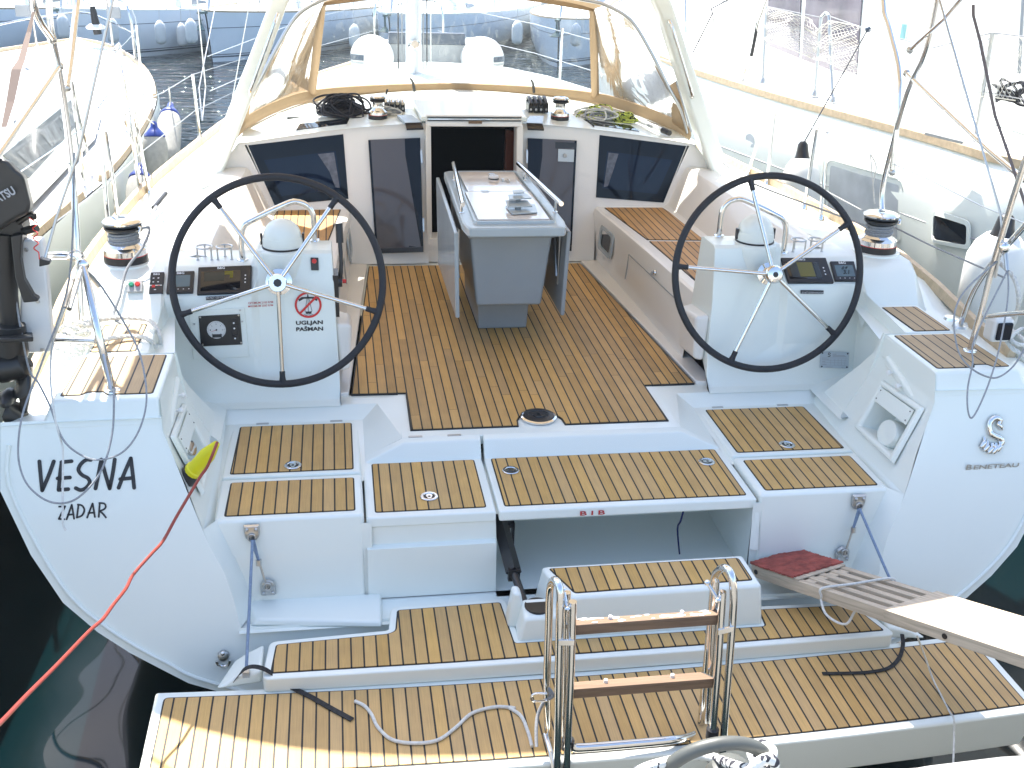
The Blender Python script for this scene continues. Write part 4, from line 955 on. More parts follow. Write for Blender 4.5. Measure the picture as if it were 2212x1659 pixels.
# folding smoked doors, opened flat against the bulkhead
for s in (-1, 1):
    b = MB()
    x0, x1 = .672, .345
    dy = -.018
    P = [Vector((s*x0, YB(.755)+dy, .757)), Vector((s*x1, YB(.78)+dy-.02, .775)), Vector((s*(x1-.005), YB(.07)+dy-.06, .085)), Vector((s*(x0-.03), YB(.06)+dy, .062))]
    b.slab(P, (0, .012, 0)); dr_ = b.build('companionway_door', DARKGLASS2, Y, bevel=.002)
    def qd(a, c_): return P[0].lerp(P[1], a).lerp(P[3].lerp(P[2], a), c_)+Vector((0, -.002, 0))
    b = MB().use(BLACK).slab([qd(0, .955), qd(1, .955), qd(1, 1.0), qd(0, 1.0)], (0, .004, 0)); b.use(DARKGLASS).slab([qd(.70, 0), qd(1.0, 0), qd(1.0, .95), qd(.70, .95)], (0, .003, 0)); b.slab([qd(.0, 0), qd(.045, 0), qd(.045, .95), qd(.0, .95)], (0, .003, 0)); b.build('door_frame', None, dr_)
    b = MB().use(STEELB)
    for c0 in (.10, .70): b.slab([qd(.985, c0), qd(1.03, c0), qd(1.03, c0+.12), qd(.985, c0+.12)], (0, .012, 0))
    b.build('door_hinge', None, dr_)
    if s > 0:
        b = MB().use(BLACK).slab([qd(.0, .02), qd(.44, .02), qd(.44, .21), qd(.0, .21)], (0, .003, 0)); b.use(LOCKP).slab([qd(.05, .08)+Vector((0, -.008, 0)), qd(.38, .08)+Vector((0, -.008, 0)), qd(.38, .19)+Vector((0, -.008, 0)), qd(.05, .19)+Vector((0, -.008, 0))], (0, .007, 0)); b.use(STEELB).lathe([(.014, 0), (.013, .008)], qd(.24, .135)+Vector((0, -.008, 0)), (0, -1, 0), 16); b.build('door_lock', None, dr_, bevel=.003)
# roof hardware -------------------------------------------------------
def winch(loc, r, h, par, nm='winch', rope=None):
    o = MB().use(BLACK).lathe([(r*1.02, 0), (r*1.0, h*.17)], seg=40)
    o.use(REDPLAST).lathe([(r*1.005, h*.17), (r*1.005, h*.185)], seg=40)
    o.use(STEEL).lathe([(r*1.0, h*.185), (r*.98, h*.30), (r*.80, h*.36)], seg=40)
    w_ = o.build(nm, None, par, ang=30); w_.location = loc
    d = MB().use(STEEL).lathe([(r*.80, h*.355), (r*.62, h*.43), (r*.56, h*.50), (r*.56, h*.68), (r*.66, h*.74)], seg=40); d.build('winch_drum', None, w_, ang=50)
    d = MB().use(BLACK).lathe([(r*.80, h*.72), (r*.86, h*.76), (r*.86, h*.80), (r*.70, h*.82)], seg=40)
    d.lathe([(r*.70, h*.835), (r*.88, h*.85), (r*.86, h*.885), (r*.6, h*.90)], seg=40)
    d.use(STEEL).lathe([(r*.88, h*.885), (r*.90, h*.92), (r*.78, h*.965), (r*.45, h*.995), (.001, h*1.0)], seg=40)
    d.use(BLACK).lathe([(r*.16, h*.99), (r*.16, h*1.004)], seg=16)
    d.use(STEEL).tube([(r*.5, -r*.3, h*.86), (r*.86, -r*.4, h*.80), (r*.80, -r*.45, h*.72)], r*.09, 8)
    d.build('self_tailer', None, w_, ang=30)
    return w_
for s in (-1, 1):
    z = rz(.60)+.006; winch((s*.600, 1.36, z), .060, .150, Y)
    MB().use(GEL).lathe([(.078, -.03), (.074, .008), (.07, .009)], (s*.6, 1.36, z-.010), seg=32).build('winch_pad', None, Y)
    # rope clutches
    cb = MB()
    for k in range(4):
        x = s*(.43+.035*k)-.014; zz = rz(.45)+.012
        cb.use(BLACK).box(x, x+.030, 1.52, 1.66, zz, zz+.062)
        (cb.use(STEEL if s < 0 else BLACK)).tube([(x+.015, 1.515, zz+.055), (x+.015, 1.60, zz+.088), (x+.015, 1.67, zz+.070)], .013, 8, smooth=3)
        cb.use(STEELB).lathe([(.008, 0), (.008, .003)], (x+.015, 1.518, zz+.022), (0, -1, 0), 10)
    cb.build('rope_clutch', None, Y, bevel=.003)
    # little flush hatches on the roof
    b = MB().use(DARKGLASS).slab([(s*.80, 1.27, rz(.8)+.006), (s*1.12, 1.25, rz(1.12)+.008), (s*1.10, 1.42, rz(1.10)+.014), (s*.78, 1.44, rz(.8)+.012)], (0, 0, -.004)); b.build('flush_window', None, Y)
    b = MB().slab([(s*1.12, 1.66, rz(1.1)+.012), (s*1.29, 1.64, rz(1.27)+.012), (s*1.26, 1.84, rz(1.25)+.030), (s*1.10, 1.85, rz(1.1)+.03)], (0, 0, -.012)); b.build('vent_box', GEL, Y, bevel=.01)
    b = MB().use(BLACK).box(s*1.15-.04, s*1.15+.05, 1.650, 1.658, rz(1.15)+.006, rz(1.15)+.022); b.build('vent_slot', None, Y)
# coils of rope, things lying on the roof
def coil(name, label, base, mats_, n, L, Wd, Hh, seed, rr=.0055, grp=None, tail=None, up=.8):
    """a heap of loops: each one an ellipse leaning by its own angle, sagging onto the surface"""
    rnd_ = random.Random(seed); b = MB()
    for k in range(n):
        b.use(mats_[k % len(mats_)]); yaw = rnd_.gauss(0, .35); lean = rnd_.uniform(.15, 1.25)*up; l = L*rnd_.uniform(.45, 1.0)/2; h = Hh*rnd_.uniform(.45, 1.05)/2
        cx = rnd_.uniform(-.5, .15)*L*.5; cy = rnd_.uniform(-.5, .5)*Wd; P = []
        for t in np.linspace(0, 2*math.pi, 13)[:-1]:
            a_ = l*math.cos(t)*(1+.12*math.sin(3*t+k)); q = h*math.sin(t)+h*.25*math.sin(2*t+k*1.7)
            y_ = q*math.cos(lean)*1.3; z_ = max(rr, h*math.sin(lean)+q*math.sin(lean)+rr+.004*(k % 5)-.35*abs(a_)**2/max(L, .01))
            P.append(Vector(base)+Vector((cx+a_*math.cos(yaw)-y_*math.sin(yaw), cy+a_*math.sin(yaw)+y_*math.cos(yaw), z_)))
        b.tube(P, rr, 7, True, smooth=4)
    if tail: b.use(mats_[0]).tube([Vector(base)+Vector(p) for p in tail], rr, 7, smooth=5)
    o = b.build(name, None); tag(o, label, 'coiled rope', grp); return o
coil('coiled_rope', 'thick hank of black rope lying on the cabin roof beside the port winch', (-.80, 1.60, rz(.85)+.014), [BLACKROPE], 40, .30, .16, .15, 3, .0065, tail=[(.02, 0, .05), (.12, .02, .03), (.20, .06, .04), (.26, .10, .10), (.28, .10, .15)])
coil('coiled_rope', 'small hank of pale grey rope behind the port roof winch', (-.52, 1.48, rz(.6)+.018), [WHITEROPE, GREYROPE], 9, .15, .10, .05, 5, .005)
coil('coiled_rope', 'loose heap of silver grey and yellow-black rope on the cabin roof beside the starboard winch', (.92, 1.60, rz(.95)+.016), [GREYROPE, WHITEROPE, YELROPE], 34, .30, .20, .10, 11, .0052, up=.5)
coil('coiled_rope', 'bundle of yellow and black flecked rope at the outer end of the grey rope heap', (1.10, 1.56, rz(1.1)+.014), [YELROPE], 16, .14, .08, .06, 17, .0055)
# telescopic pole on the roof
A = Vector((1.10, 1.72, rz(1.1)+.045)); B = Vector((1.315, 1.20, rz(1.3)+.030)); D = (B-A)
b = MB().use(REDPLAST).tube([A, A.lerp(B, .04)], .010, 10); b.use(BLACK).tube([A.lerp(B, .04), A.lerp(B, .26)], .013, 12); b.use(WHITEPL).tube([A.lerp(B, .08), A.lerp(B, .12)], .0145, 12)
b.use(WHITEPL).tube([A.lerp(B, .26), A.lerp(B, .86)], .0155, 14); b.use(CLIP).tube([A.lerp(B, .60), A.lerp(B, .70)], .0165, 14); b.use(RUBBER).tube([A.lerp(B, .86), B], .0185, 14)
tag(b.build('boat_hook', None), 'white telescopic boat hook with black grip lying on the starboard cabin roof', 'boat hook')
# arch over the companionway
def frame_tube(sections):
    b = MB(); b.loft(sections, True, True); return b
for s in (-1, 1):
    rows = []
    for (xo, z, wid, dep, yf) in ((1.735, .47, .12, .20, 1.00), (1.675, .62, .118, .19, 1.005), (1.56, .85, .112, .18, 1.01), (1.46, 1.07, .108, .17, 1.02), (1.335, 1.34, .104, .16, 1.02), (1.22, 1.60, .10, .16, 1.03), (1.08, 1.85, .10, .16, 1.04), (.90, 2.02, .10, .16, 1.05), (.60, 2.12, .10, .16, 1.05), (0, 2.16, .10, .16, 1.05)):
        t = Vector((-.55, 0, 1)).normalized() if z < 1.9 else Vector((-1, 0, .1)).normalized(); nx = Vector((t.z, 0, -t.x))
        c = Vector((xo, yf, z)); i_ = -nx*wid if z < 1.9 else Vector((-.0, 0, -.10))
        P = [c, c+i_, c+i_*.92+Vector((0, dep, 0)), c+i_*.1+Vector((0, dep, 0))]
        rows.append([(s*p.x, p.y, p.z) for p in P])
    b = MB(); b.loft(rows, True, True); b.build('targa_arch', GEL, Y, bevel=.022, seg=4)
    # hand grab on the arch
    A = Vector((s*1.185, 1.015, 1.515)); B = Vector((s*1.375, 1.01, 1.06)); n = Vector((0, -1, 0))
    MB().tube([A, A+n*.035, A.lerp(B, .12)+n*.05, A.lerp(B, .5)+n*.052, A.lerp(B, .9)+n*.05, B+n*.03, B], .0095, 10, smooth=4).build('grab_handle', STEEL, Y)
# ------------------------------------------------------------------ sprayhood
b = MB()
base = [(-1.500, 1.335, .752), (-1.42, 1.62, .785), (-1.25, 1.98, .82), (-1.034, 2.223, .848), (-.6, 2.33, .872), (0, 2.37, .885)]
base = base+[(-x, y, z) for x, y, z in base[:-1][::-1]]
bs = spline([Vector(p) for p in base], 4)
hoopz = [(1279.5, 3), (1308.7, 11), (1350.3, 33.3), (1378, 63.8), (1416.8, 133), (1447, 194), (1472, 238.4), (1486, 288)]
hp = [at(*q, pl=((1.484, 1.362, .769), (0, 1, -.22))) for q in hoopz]
hh = [Vector((-.55*1, 0, 0))]
top_side = [Vector((p.x, p.y, p.z)) for p in hp]
# whole hoop, both sides, closed over the top
ht = top_side[0]
over = [Vector((ht.x*k, ht.y+.02*(1-k), ht.z+.06*(1-k*k))) for k in (.8, .5, .2)]
half = [Vector((p.x, p.y, p.z)) for p in reversed(hp)]+over
hoop = half+[Vector((0, over[-1].y, over[-1].z+.004))]+[Vector((-p.x, p.y, p.z)) for p in reversed(half)]
hs = spline(hoop, 3)
band = MB()
rows = [[p+Vector((0, 0, -.030)), p+Vector((0, -.028, .004)), p+Vector((0, -.010, .048)), p+Vector((0, .02, .052))] for p in bs]
band.loft(rows); DG = band.build('sprayhood', CANVAS, Y, ang=60); DG['label'] = 'beige sprayhood with clear windows over the companionway'
MB().tube(hs, .0125, 12).build('hoop_tube', STEELB, DG)
# front top line of the canvas roof
ft = [Vector((-1.07, 1.90, 1.40)), Vector((-.936, 2.029, 1.499)), Vector((-.5, 2.045, 1.565)), Vector((0, 2.05, 1.585))]; ft = ft+[Vector((-p.x, p.y, p.z)) for p in ft[:-1][::-1]]
fs_ = spline(ft, 6)
N = 25
def resample(P, n):
    d = [0]
    for i in range(1, len(P)): d.append(d[-1]+(P[i]-P[i-1]).length)
    return [Vector([float(np.interp(t*d[-1], d, [p[k] for p in P])) for k in range(3)]) for t in np.linspace(0, 1, n)]
# windows
vb = [Vector((-1.034, 2.223, .870)), Vector((-.936, 2.029, 1.499))]
def bp_(x):
    i = min(range(len(bs)), key=lambda k: abs(bs[k].x-x)); return bs[i]+Vector((0, 0, .05))
xsA = np.linspace(-1.03, 1.03, 21)
rowB = [bp_(x) for x in xsA]; rowT = [Vector((x*.905, 2.04-.02*abs(x), interp(abs(x*.905), [0, .5, .936], [1.56, 1.545, 1.485]))) for x in xsA]
b = MB(); b.loft([rowB, [p.lerp(q, .33)+Vector((0, .012, 0)) for p, q in zip(rowB, rowT)], [p.lerp(q, .66)+Vector((0, .012, 0)) for p, q in zip(rowB, rowT)], rowT]); b.build('clear_window', VINYL, DG, ang=180)
for s in (-1, 1):
    side = [p for p in bs if p.x*s < 0 and abs(p.x) > 1.02]; side = side if s > 0 else side
    sb = resample([Vector((s*abs(p.x), p.y, p.z+.05)) for p in sorted(side, key=lambda p: -abs(p.x))], 12)
    hpts = [Vector((s*abs(p.x), p.y, p.z)) for p in hp[::-1]]            # from the foot upward
    stp = resample(hpts[:-1]+[Vector((s*.936, 2.029, 1.499))], 12)
    b = MB(); b.loft([sb, [p.lerp(q, .5)+Vector((s*.02, .02, 0)) for p, q in zip(sb, stp)], stp]); b.build('clear_window', VINYL, DG, ang=180)
    # canvas posts between front and side windows
    A = Vector((s*1.036, 2.222, .855)); B = Vector((s*.937, 2.030, 1.505)); T = (B-A).normalized(); sd = Vector((1, 0, .1))
    b = MB(); b.loft([[p-sd*.030, p-sd*.018+Vector((0, -.016, 0)), p+sd*.018+Vector((0, -.016, 0)), p+sd*.030] for p in (A, A.lerp(B, .5), B)]); b.build('canvas_post', CANVAS, DG, ang=60)
    # canvas border along the hoop
    P = resample([Vector((s*abs(p.x), p.y, p.z)) for p in hp[::-1]], 20)
    b = MB(); b.loft([[p+Vector((-s*.006, -.012, 0)), p+Vector((s*.004, .03, .01)), p+(Vector((s*.93, 2.03, 1.49))-p)*min(.10, .015+.008*i)+Vector((0, .02, 0))] for i, p in enumerate(P)]); b.build('canvas_border', CANVAS, DG, ang=60)
    # reinforcement triangle and tension line at the foot
    F = [Vector((s*1.500, 1.335, .752)), Vector((s*1.435, 1.56, .80)), Vector((s*1.385, 1.52, 1.06)), Vector((s*1.395, 1.42, 1.10)), Vector((s*1.44, 1.37, .95))]
    b = MB(); b.add(F, [(0, 1, 2), (0, 2, 4), (4, 2, 3)]); b.build('canvas_corner', CANVAS, DG, flat=True)
    MB().tube([F[3], F[4]+Vector((0, -.02, 0)), F[0]+Vector((0, -.02, .03))], .006, 8, smooth=3).build('tension_line', GREYROPE, DG)
roofN = 24
r0 = resample(fs_, roofN); r1 = resample([p for p in hs if p.z > 1.30], roofN)
if (r0[0]-r1[0]).length > (r0[0]-r1[-1]).length: r1 = r1[::-1]
b = MB(); b.loft([[p+Vector((0, 0, .0)) for p in r0], [p.lerp(q, .5)+Vector((0, 0, .03)) for p, q in zip(r0, r1)], r1]); b.build('canvas_roof', CANVAS, DG, ang=60)
b = MB(); b.loft([[p+Vector((0, 0, .045)) for p in rowT], [p+Vector((0, -.012, -.0)) for p in rowT]]); b.build('canvas_top_band', CANVAS, DG, ang=60)
for s, px in ((-1, 1), (1, 1)):
    pass
for x in (-.30, .58):
    MB().tube([(x, 2.26, .89), (x-.01, 2.25, .95), (x-.03, 2.22, .985)], [.011, .009, .008], 8, smooth=3).build('strap_end', BLACK, DG)
# ------------------------------------------------------------------ cockpit table
T = MB().use(GRID_GREY)
T.hexa([(-.134, -.285, 0), (.134, -.285, 0), (.134, .34, 0), (-.134, .34, 0)], [(-.145, -.30, .21), (.145, -.30, .21), (.145, .36, .21), (-.145, .36, .21)])
TB = T.build('cockpit_table', None, Y, bevel=.010); TB['label'] = 'grey cockpit table with folded leaves'
b = MB(); b.hexa([(-.172, -.487, .202), (.172, -.487, .202), (.172, .55, .202), (-.172, .55, .202)], [(-.214, -.500, .585), (.214, -.500, .585), (.214, .58, .585), (-.214, .58, .585)]); b.build('table_box', GRID_GREY, TB, bevel=.016)
b = MB(); b.box(-.225, .225, -.515, .58, .575, .625); b.build('table_collar', GRID_GREY, TB, bevel=.008)
tp = [(-.262, -.56), (-.25, -.655), (-.235, -.685), (.235, -.685), (.25, -.655), (.262, -.56), (.245, .575), (.215, .605), (-.215, .605), (-.245, .575)]
b = MB(); b.use(GREYLT).prism(tp, .628, .677); b.build('table_top', None, TB, bevel=.010)
b = MB(); rim = rnd([(-.198, -.60), (.198, -.60), (.178, .535), (-.178, .535)], .03)
b.use(GREYLT).loft([[(x, y, .676) for x, y in rnd(inset([(-.198, -.60), (.198, -.60), (.178, .535), (-.178, .535)], -.012), .03)], [(x, y, .690) for x, y in inset(rim, -.008)], [(x, y, .690) for x, y in rim], [(x, y, .679) for x, y in inset(rim, .004)]], True)
b.build('top_fiddle', None, TB, fix=False)
b = MB(); b.use(CREAMLID).box(-.182, .182, -.565, .02, .676, .690); b.box(-.166, .166, .024, .520, .676, .690); b.build('table_lid', None, TB, bevel=.003)
b = MB().use(STEELB)
for x in (-.07, .12): b.box(x-.02, x+.02, .006, .038, .690, .6935)
b.build('lid_hinge', None, TB)
for s in (-1, 1):
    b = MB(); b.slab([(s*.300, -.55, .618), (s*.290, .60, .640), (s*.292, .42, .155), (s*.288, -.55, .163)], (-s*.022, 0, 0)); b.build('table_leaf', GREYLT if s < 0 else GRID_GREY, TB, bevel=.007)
    b = MB().use(STEELB); b.box(s*.262, s*.268, -.44, -.41, .30, .60); b.tube([(s*.262, -.42, .34), (s*.262, -.30, .58)], .008, 8)
    b.build('leaf_bracket', None, TB)
    b = MB().use(STEEL).tube([(s*.192, .535, .735), (s*.252, -.495, .748)], .0125, 14)
    for y, x in ((.36, .203), (-.38, .245)): b.tube([(s*x, y, .672), (s*x, y, .738)], .007, 10); b.lathe([(.014, 0), (.012, .004)], (s*x, y, .677), seg=16)
    b.build('table_handrail', None, TB)
b = MB().use(STEELB).lathe([(.018, 0), (.018, .01)], (.02, .42, .690), seg=20); 
b.use(CREAMLID).lathe([(.030, .0), (.031, .02), (.028, .026)], (.015, .30, .690), seg=28); b.use(BLACK).lathe([(.0315, .006), (.0315, .014)], (.015, .30, .690), seg=28); tag(b.build('ashtray', None), 'small round cream tin with black band on the table lid', 'tin')
b = MB().use(STEELB).tube([(.075, .26, .695), (.095, .27, .70), (.10, .24, .695), (.08, .235, .695)], .003, 6, smooth=3); b.box(.055, .068, .25, .275, .690, .705); tag(b.build('keys', None), 'small bunch of keys beside the round tin on the table', 'keys')
b = MB().use(GREYLT); b.slab([(.00, -.50, .7), (.135, -.47, .7), (.150, -.30, .7), (-.01, -.33, .7)], (0, 0, -.006)); b.slab([(-.015, -.44, .722), (.115, -.43, .722), (.105, -.33, .728), (-.01, -.33, .728)], (0, 0, -.007)); b.slab([(.00, -.39, .748), (.12, -.37, .75), (.105, -.27, .752), (.01, -.29, .748)], (0, 0, -.007)); b.slab([(.03, -.33, .766), (.09, -.325, .768), (.085, -.27, .77), (.035, -.275, .768)], (0, 0, -.006))
b.use(CLIP).lathe([(.016, 0), (.016, .026)], (.045, -.40, .695)); b.lathe([(.014, 0), (.014, .028)], (.055, -.34, .72)); tag(b.build('speaker_bracket', None, bevel=.002), 'stacked light grey bracket plates lying on the cockpit table', 'bracket')
# ------------------------------------------------------------------ big primary winches with rope turns
for s in (-1, 1):
    wl = (s*1.842, -.80, .572 if s > 0 else .572)
    winch(wl, .098, .205, Y)
    MB().lathe([(.125, -.02), (.118, .006), (.11, .008)], (wl[0], wl[1], wl[2]-.006), seg=36).build('winch_pad', GEL, Y)
    b = MB(); P = []; nt_ = 5.3
    for i in range(int(nt_*22)):
        a = i/22*2*math.pi; r = .0605+.006*math.sin(i*.7)*0+.004*((i//22) % 2); P.append((wl[0]+r*math.cos(a), wl[1]+r*math.sin(a), wl[2]+.080+i/22*.0115+.002*math.sin(a*1+1)))
    rp = .0062
    if s < 0:
        tail = [(wl[0]+.12, wl[1]-.02, wl[2]+.155), (wl[0]+.10, wl[1]-.13, wl[2]+.10), (wl[0]+.035, wl[1]-.20, wl[2]+.02), (-1.83, -1.10, .50), (-1.85, -1.17, .435), (-1.80, -1.22, .405), (-1.70, -1.28, .35), (-1.64, -1.32, .30)]
        lead = at(355, 438, z=.52)
        b.tube(P+[(wl[0]+.085, wl[1]-.02, wl[2]+.15)], rp, 8); b.tube([Vector(q) for q in [(wl[0]-.02, wl[1]-.07, wl[2]+.158), (wl[0]+.08, wl[1]-.03, wl[2]+.16)]+tail], rp, 8, smooth=5)
        b.tube([(wl[0]+.06, wl[1]+.03, wl[2]+.088), tuple(lead)], rp, 8)
    else:
        b.tube(P, rp, 8); b.tube([(wl[0]-.06, wl[1], wl[2]+.12), (wl[0]-.10, wl[1]+.10, wl[2]+.13), (1.62, .4, .64), (1.60, .9, .66)], .005, 8, smooth=4)
    o = b.build('sheet', GREYROPE, None); tag(o, 'grey braided sheet wound round the large %s winch%s' % (('port', ' and led down to the deck') if s < 0 else ('starboard', '')), 'rope')
p = at(338, 446, z=.52)
b = MB().use(BLACK).tube([p+Vector((-.01, -.03, 0)), p+Vector((.03, .18, .03))], .014, 10); b.use(STEELB).tube([p+Vector((0, -.10, -.01)), p+Vector((0, -.02, 0))], .012, 10); b.build('deck_block', None, Y)
# ------------------------------------------------------------------ bimini: canvas out of the picture's top edge, its tubes in view
BM = empty('bimini', parent=None); bpy.data.objects.remove(BM)
bz = lambda x: 2.02+.10*(1-(x/1.95)**2)
pts = []
def bim_edge(y0): return [(x, y0(x)) for x in np.linspace(-1.95, 1.95, 27)]
aft = bim_edge(lambda x: -1.62+.30*(abs(x)/1.95)**4); fwd = bim_edge(lambda x: 1.90-1.85*(max(0, abs(x)-1.0)/.95)**1.2)
b = MB(); rows = []
for t in np.linspace(0, 1, 7): rows.append([(a[0], a[1]*(1-t)+f[1]*t, bz(a[0])-.03*math.sin(t*math.pi*3)**2) for a, f in zip(aft, fwd)])
b.loft(rows); b.loft([[(p[0], p[1], p[2]+.006) for p in r] for r in rows])
b.loft([rows[0], [(p[0], p[1]+.01, p[2]-.07) for p in rows[0]]])
b.build('bimini_canvas', BIMINI, Y, ang=60)
for s in (-1, 1):
    x = 1.97
    legA = [(1.90, -.85, 2.04), (1.95, -.78, 1.82), (1.97, -.72, 1.55), (1.97, -.61, 1.33), (1.97, -.54, .97), (1.97, -.53, .80), (1.97, -.60, .66), (1.975, -.74, .475)] if s > 0 else \
           [(1.90, -1.10, 2.04), (1.96, -1.10, 1.76), (1.97, -1.11, 1.62), (1.97, -1.07, 1.48), (1.97, -1.05, 1.27), (1.97, -1.07, 1.01), (1.97, -1.15, .72), (1.975, -1.22, .40)]
    MB().tube([(s*p[0], p[1], p[2]) for p in legA], .0135, 14, smooth=4).build('bimini_leg', STEEL, Y)
    if s > 0:
        J = at(1927, 372, x=1.97); TB_ = [at(1908, 0, x=1.97), at(1922, 65, x=1.97), at(1944, 180, x=1.97), J]
        MB().tube([TB_[0]+Vector((0, .1, .45))]+TB_, .013, 12, smooth=4).build('bimini_hoop', STEEL, Y)
        C0 = at(1958, 158, x=1.97); C1 = at(2140, 328, x=1.97); C2 = at(2250, 420, x=1.97)
        MB().tube([C0, C1, C2], .012, 12).build('bimini_strut', STEEL, Y)
        D0 = at(1966, 108, x=1.97); D1 = at(2040, 40, x=1.93); D2 = at(2100, -30, x=1.9)
        MB().tube([D0, D1, D2], .010, 10).build('bimini_strut', STEEL, Y)
        for q in (J, C0, D0): MB().ball(q, .019, 14).build('tube_joint', STEELB, Y)
    else:
        J = at(143, 190, x=-1.97)
        TB_ = [at(167, -40, x=-1.97), at(160, 60, x=-1.97), at(151, 140, x=-1.97), at(143, 190, x=-1.97)]
        MB().tube([TB_[0]+Vector((0, .1, .45))]+TB_, .0145, 12, smooth=4).build('bimini_hoop', STEEL, Y)
        C0 = at(127, 143, x=-1.97); C1 = at(52, 253, x=-1.97); C2 = at(-30, 372, x=-1.97)
        MB().tube([C0, C1, C2], .012, 12).build('bimini_strut', STEEL, Y)
        E0 = at(112, 84, x=-1.97); E1 = at(78, 30, x=-1.97); E2 = at(66, -40, x=-1.97)
        MB().tube([E0, E1, E2], .014, 12, smooth=3).build('bimini_strut', STEEL, Y)
        for q in (J, C0, E0): MB().ball(q, .02, 14).build('tube_joint', STEELB, Y)
        # brown strap
        P = [at(72, 25, x=-1.95), at(62, 70, x=-1.95), at(46, 130, x=-1.93), at(35, 150, x=-1.93), at(22, 220, x=-1.93), at(8, 275, x=-1.93)]
        W_ = [.004, .008, .012, .016, .013, .008]
        b = MB(); b.loft([[p+Vector((-w_, 0, 0)), p+Vector((w_, .004, 0))] for p, w_ in zip(P, W_)]); b.build('webbing_strap', mat('brown_strap', (.15, .11, .09), .9), Y, flat=True)
P = [at(2103, 10, x=1.86), at(2103, 33, x=1.86), at(2118, 90, x=1.86), at(2150, 250, x=1.86), at(2178, 330, x=1.86), at(2212, 432, x=1.86), at(2240, 520, x=1.86)]
b = MB(); b.loft([[p+Vector((-.009, 0, 0)), p+Vector((.009, .004, 0))] for p in P]); b.build('webbing_strap', MATS['brown_strap'], Y, flat=True)
# ------------------------------------------------------------------ pushpits
def bow(P, r=.0125, nm='pushpit_rail', k=4): return MB().tube(P, r, 12, smooth=k).build(nm, STEEL, Y)
# port
jp = at(178, 573, x=-1.80)
bow([at(243, 846, z=.415), at(215, 730, x=-1.74), at(178, 573, x=-1.80), at(160, 556, x=-1.84), at(130, 552, x=-1.89), at(92, 554, x=-1.95)], .0145)
bow([at(100, 735, x=-1.95), at(150, 735, x=-1.86), at(206, 737, x=-1.755)], .009, k=1)
bow([at(148, 548, x=-1.83), at(160, 541, x=-1.82), at(175, 545, x=-1.80), at(182, 556, x=-1.80)], .004)
MB().lathe([(.03, 0), (.028, .006), (.016, .009)], at(243, 846, z=.411), seg=20).build('rail_foot', STEEL, Y)
# starboard
js = at(2168, 545, x=1.84)
bow([at(2095, 758, z=.415), at(2120, 670, x=1.83), at(2146, 570, x=1.84), at(2190, 425, x=1.84), at(2230, 300, x=1.84)], .0135)
bow([at(2076, 700, z=.42), at(2105, 625, x=1.93), at(2150, 560, x=1.90), at(2230, 470, x=1.86)], .0125)
bow([at(2130, 685, x=1.85), at(2180, 678, x=1.80), at(2230, 676, x=1.75)], .0105)
for q, x in (((2095, 758), 0), ((2076, 700), 0)): MB().lathe([(.03, 0), (.028, .006), (.016, .009)], at(*q, z=.414), seg=20).build('rail_foot', STEEL, Y)
MB().lathe([(.038, 0), (.034, .012), (.02, .014)], at(2056, 690, z=.412), seg=24).build('deck_filler', STEEL, Y)
MB().lathe([(.038, 0), (.034, .010), (.02, .012)], at(2074, 706, z=.412), seg=24).build('deck_filler', STEELB, Y)
# stern light
p = at(2160, 712, x=1.95)
b = MB().use(WHITEPL).box(p.x-.045, p.x+.055, p.y-.02, p.y+.06, p.z-.055, p.z+.055); o = b.build('stern_light', None, Y, bevel=.02, seg=4)
b = MB().use(DARKGLASS).box(p.x-.03, p.x+.04, p.y-.034, p.y-.018, p.z-.04, p.z+.04); b.build('lens', None, o, bevel=.012)
# backstays with shackles and turnbuckles
def wire(name, pts, r, mt, par=Y, k=0): return MB().tube(pts, r, 8, smooth=k).build(name, mt, par)
wire('backstay', [at(2018, -40, x=1.7), at(2161, 460, x=1.84), at(2168, 540, x=1.85)], .0048, STEELB)
wire('backstay', [at(250, -30, x=-1.55), at(170, 330, x=-1.72), at(122, 470, x=-1.82), at(98, 556, x=-1.86)], .0048, STEELB)
for (q0, q1, x0, r) in (((178, 573), (150, 668), -1.80, .0085), ((188, 590), (212, 618), -1.79, .0085), ((160, 600), (140, 665), -1.82, .006), ((2170, 530), (2176, 585), 1.86, .009), ((2160, 545), (2150, 600), 1.85, .006)):
    MB().use(STEELB).tube([at(*q0, x=x0), at(*q1, x=x0)], r, 10).build('turnbuckle', None, Y)
for (u, v, x0) in ((178, 573, -1.80), (2170, 535, 1.85)): MB().ball(at(u, v, x=x0), .024, 14, (1, .7, 1.1)).build('shackle', STEEL, Y)
wire('turnbuckle_rod', [at(218, 742, x=-1.74), at(240, 842, x=-1.70)], .006, STEELB)
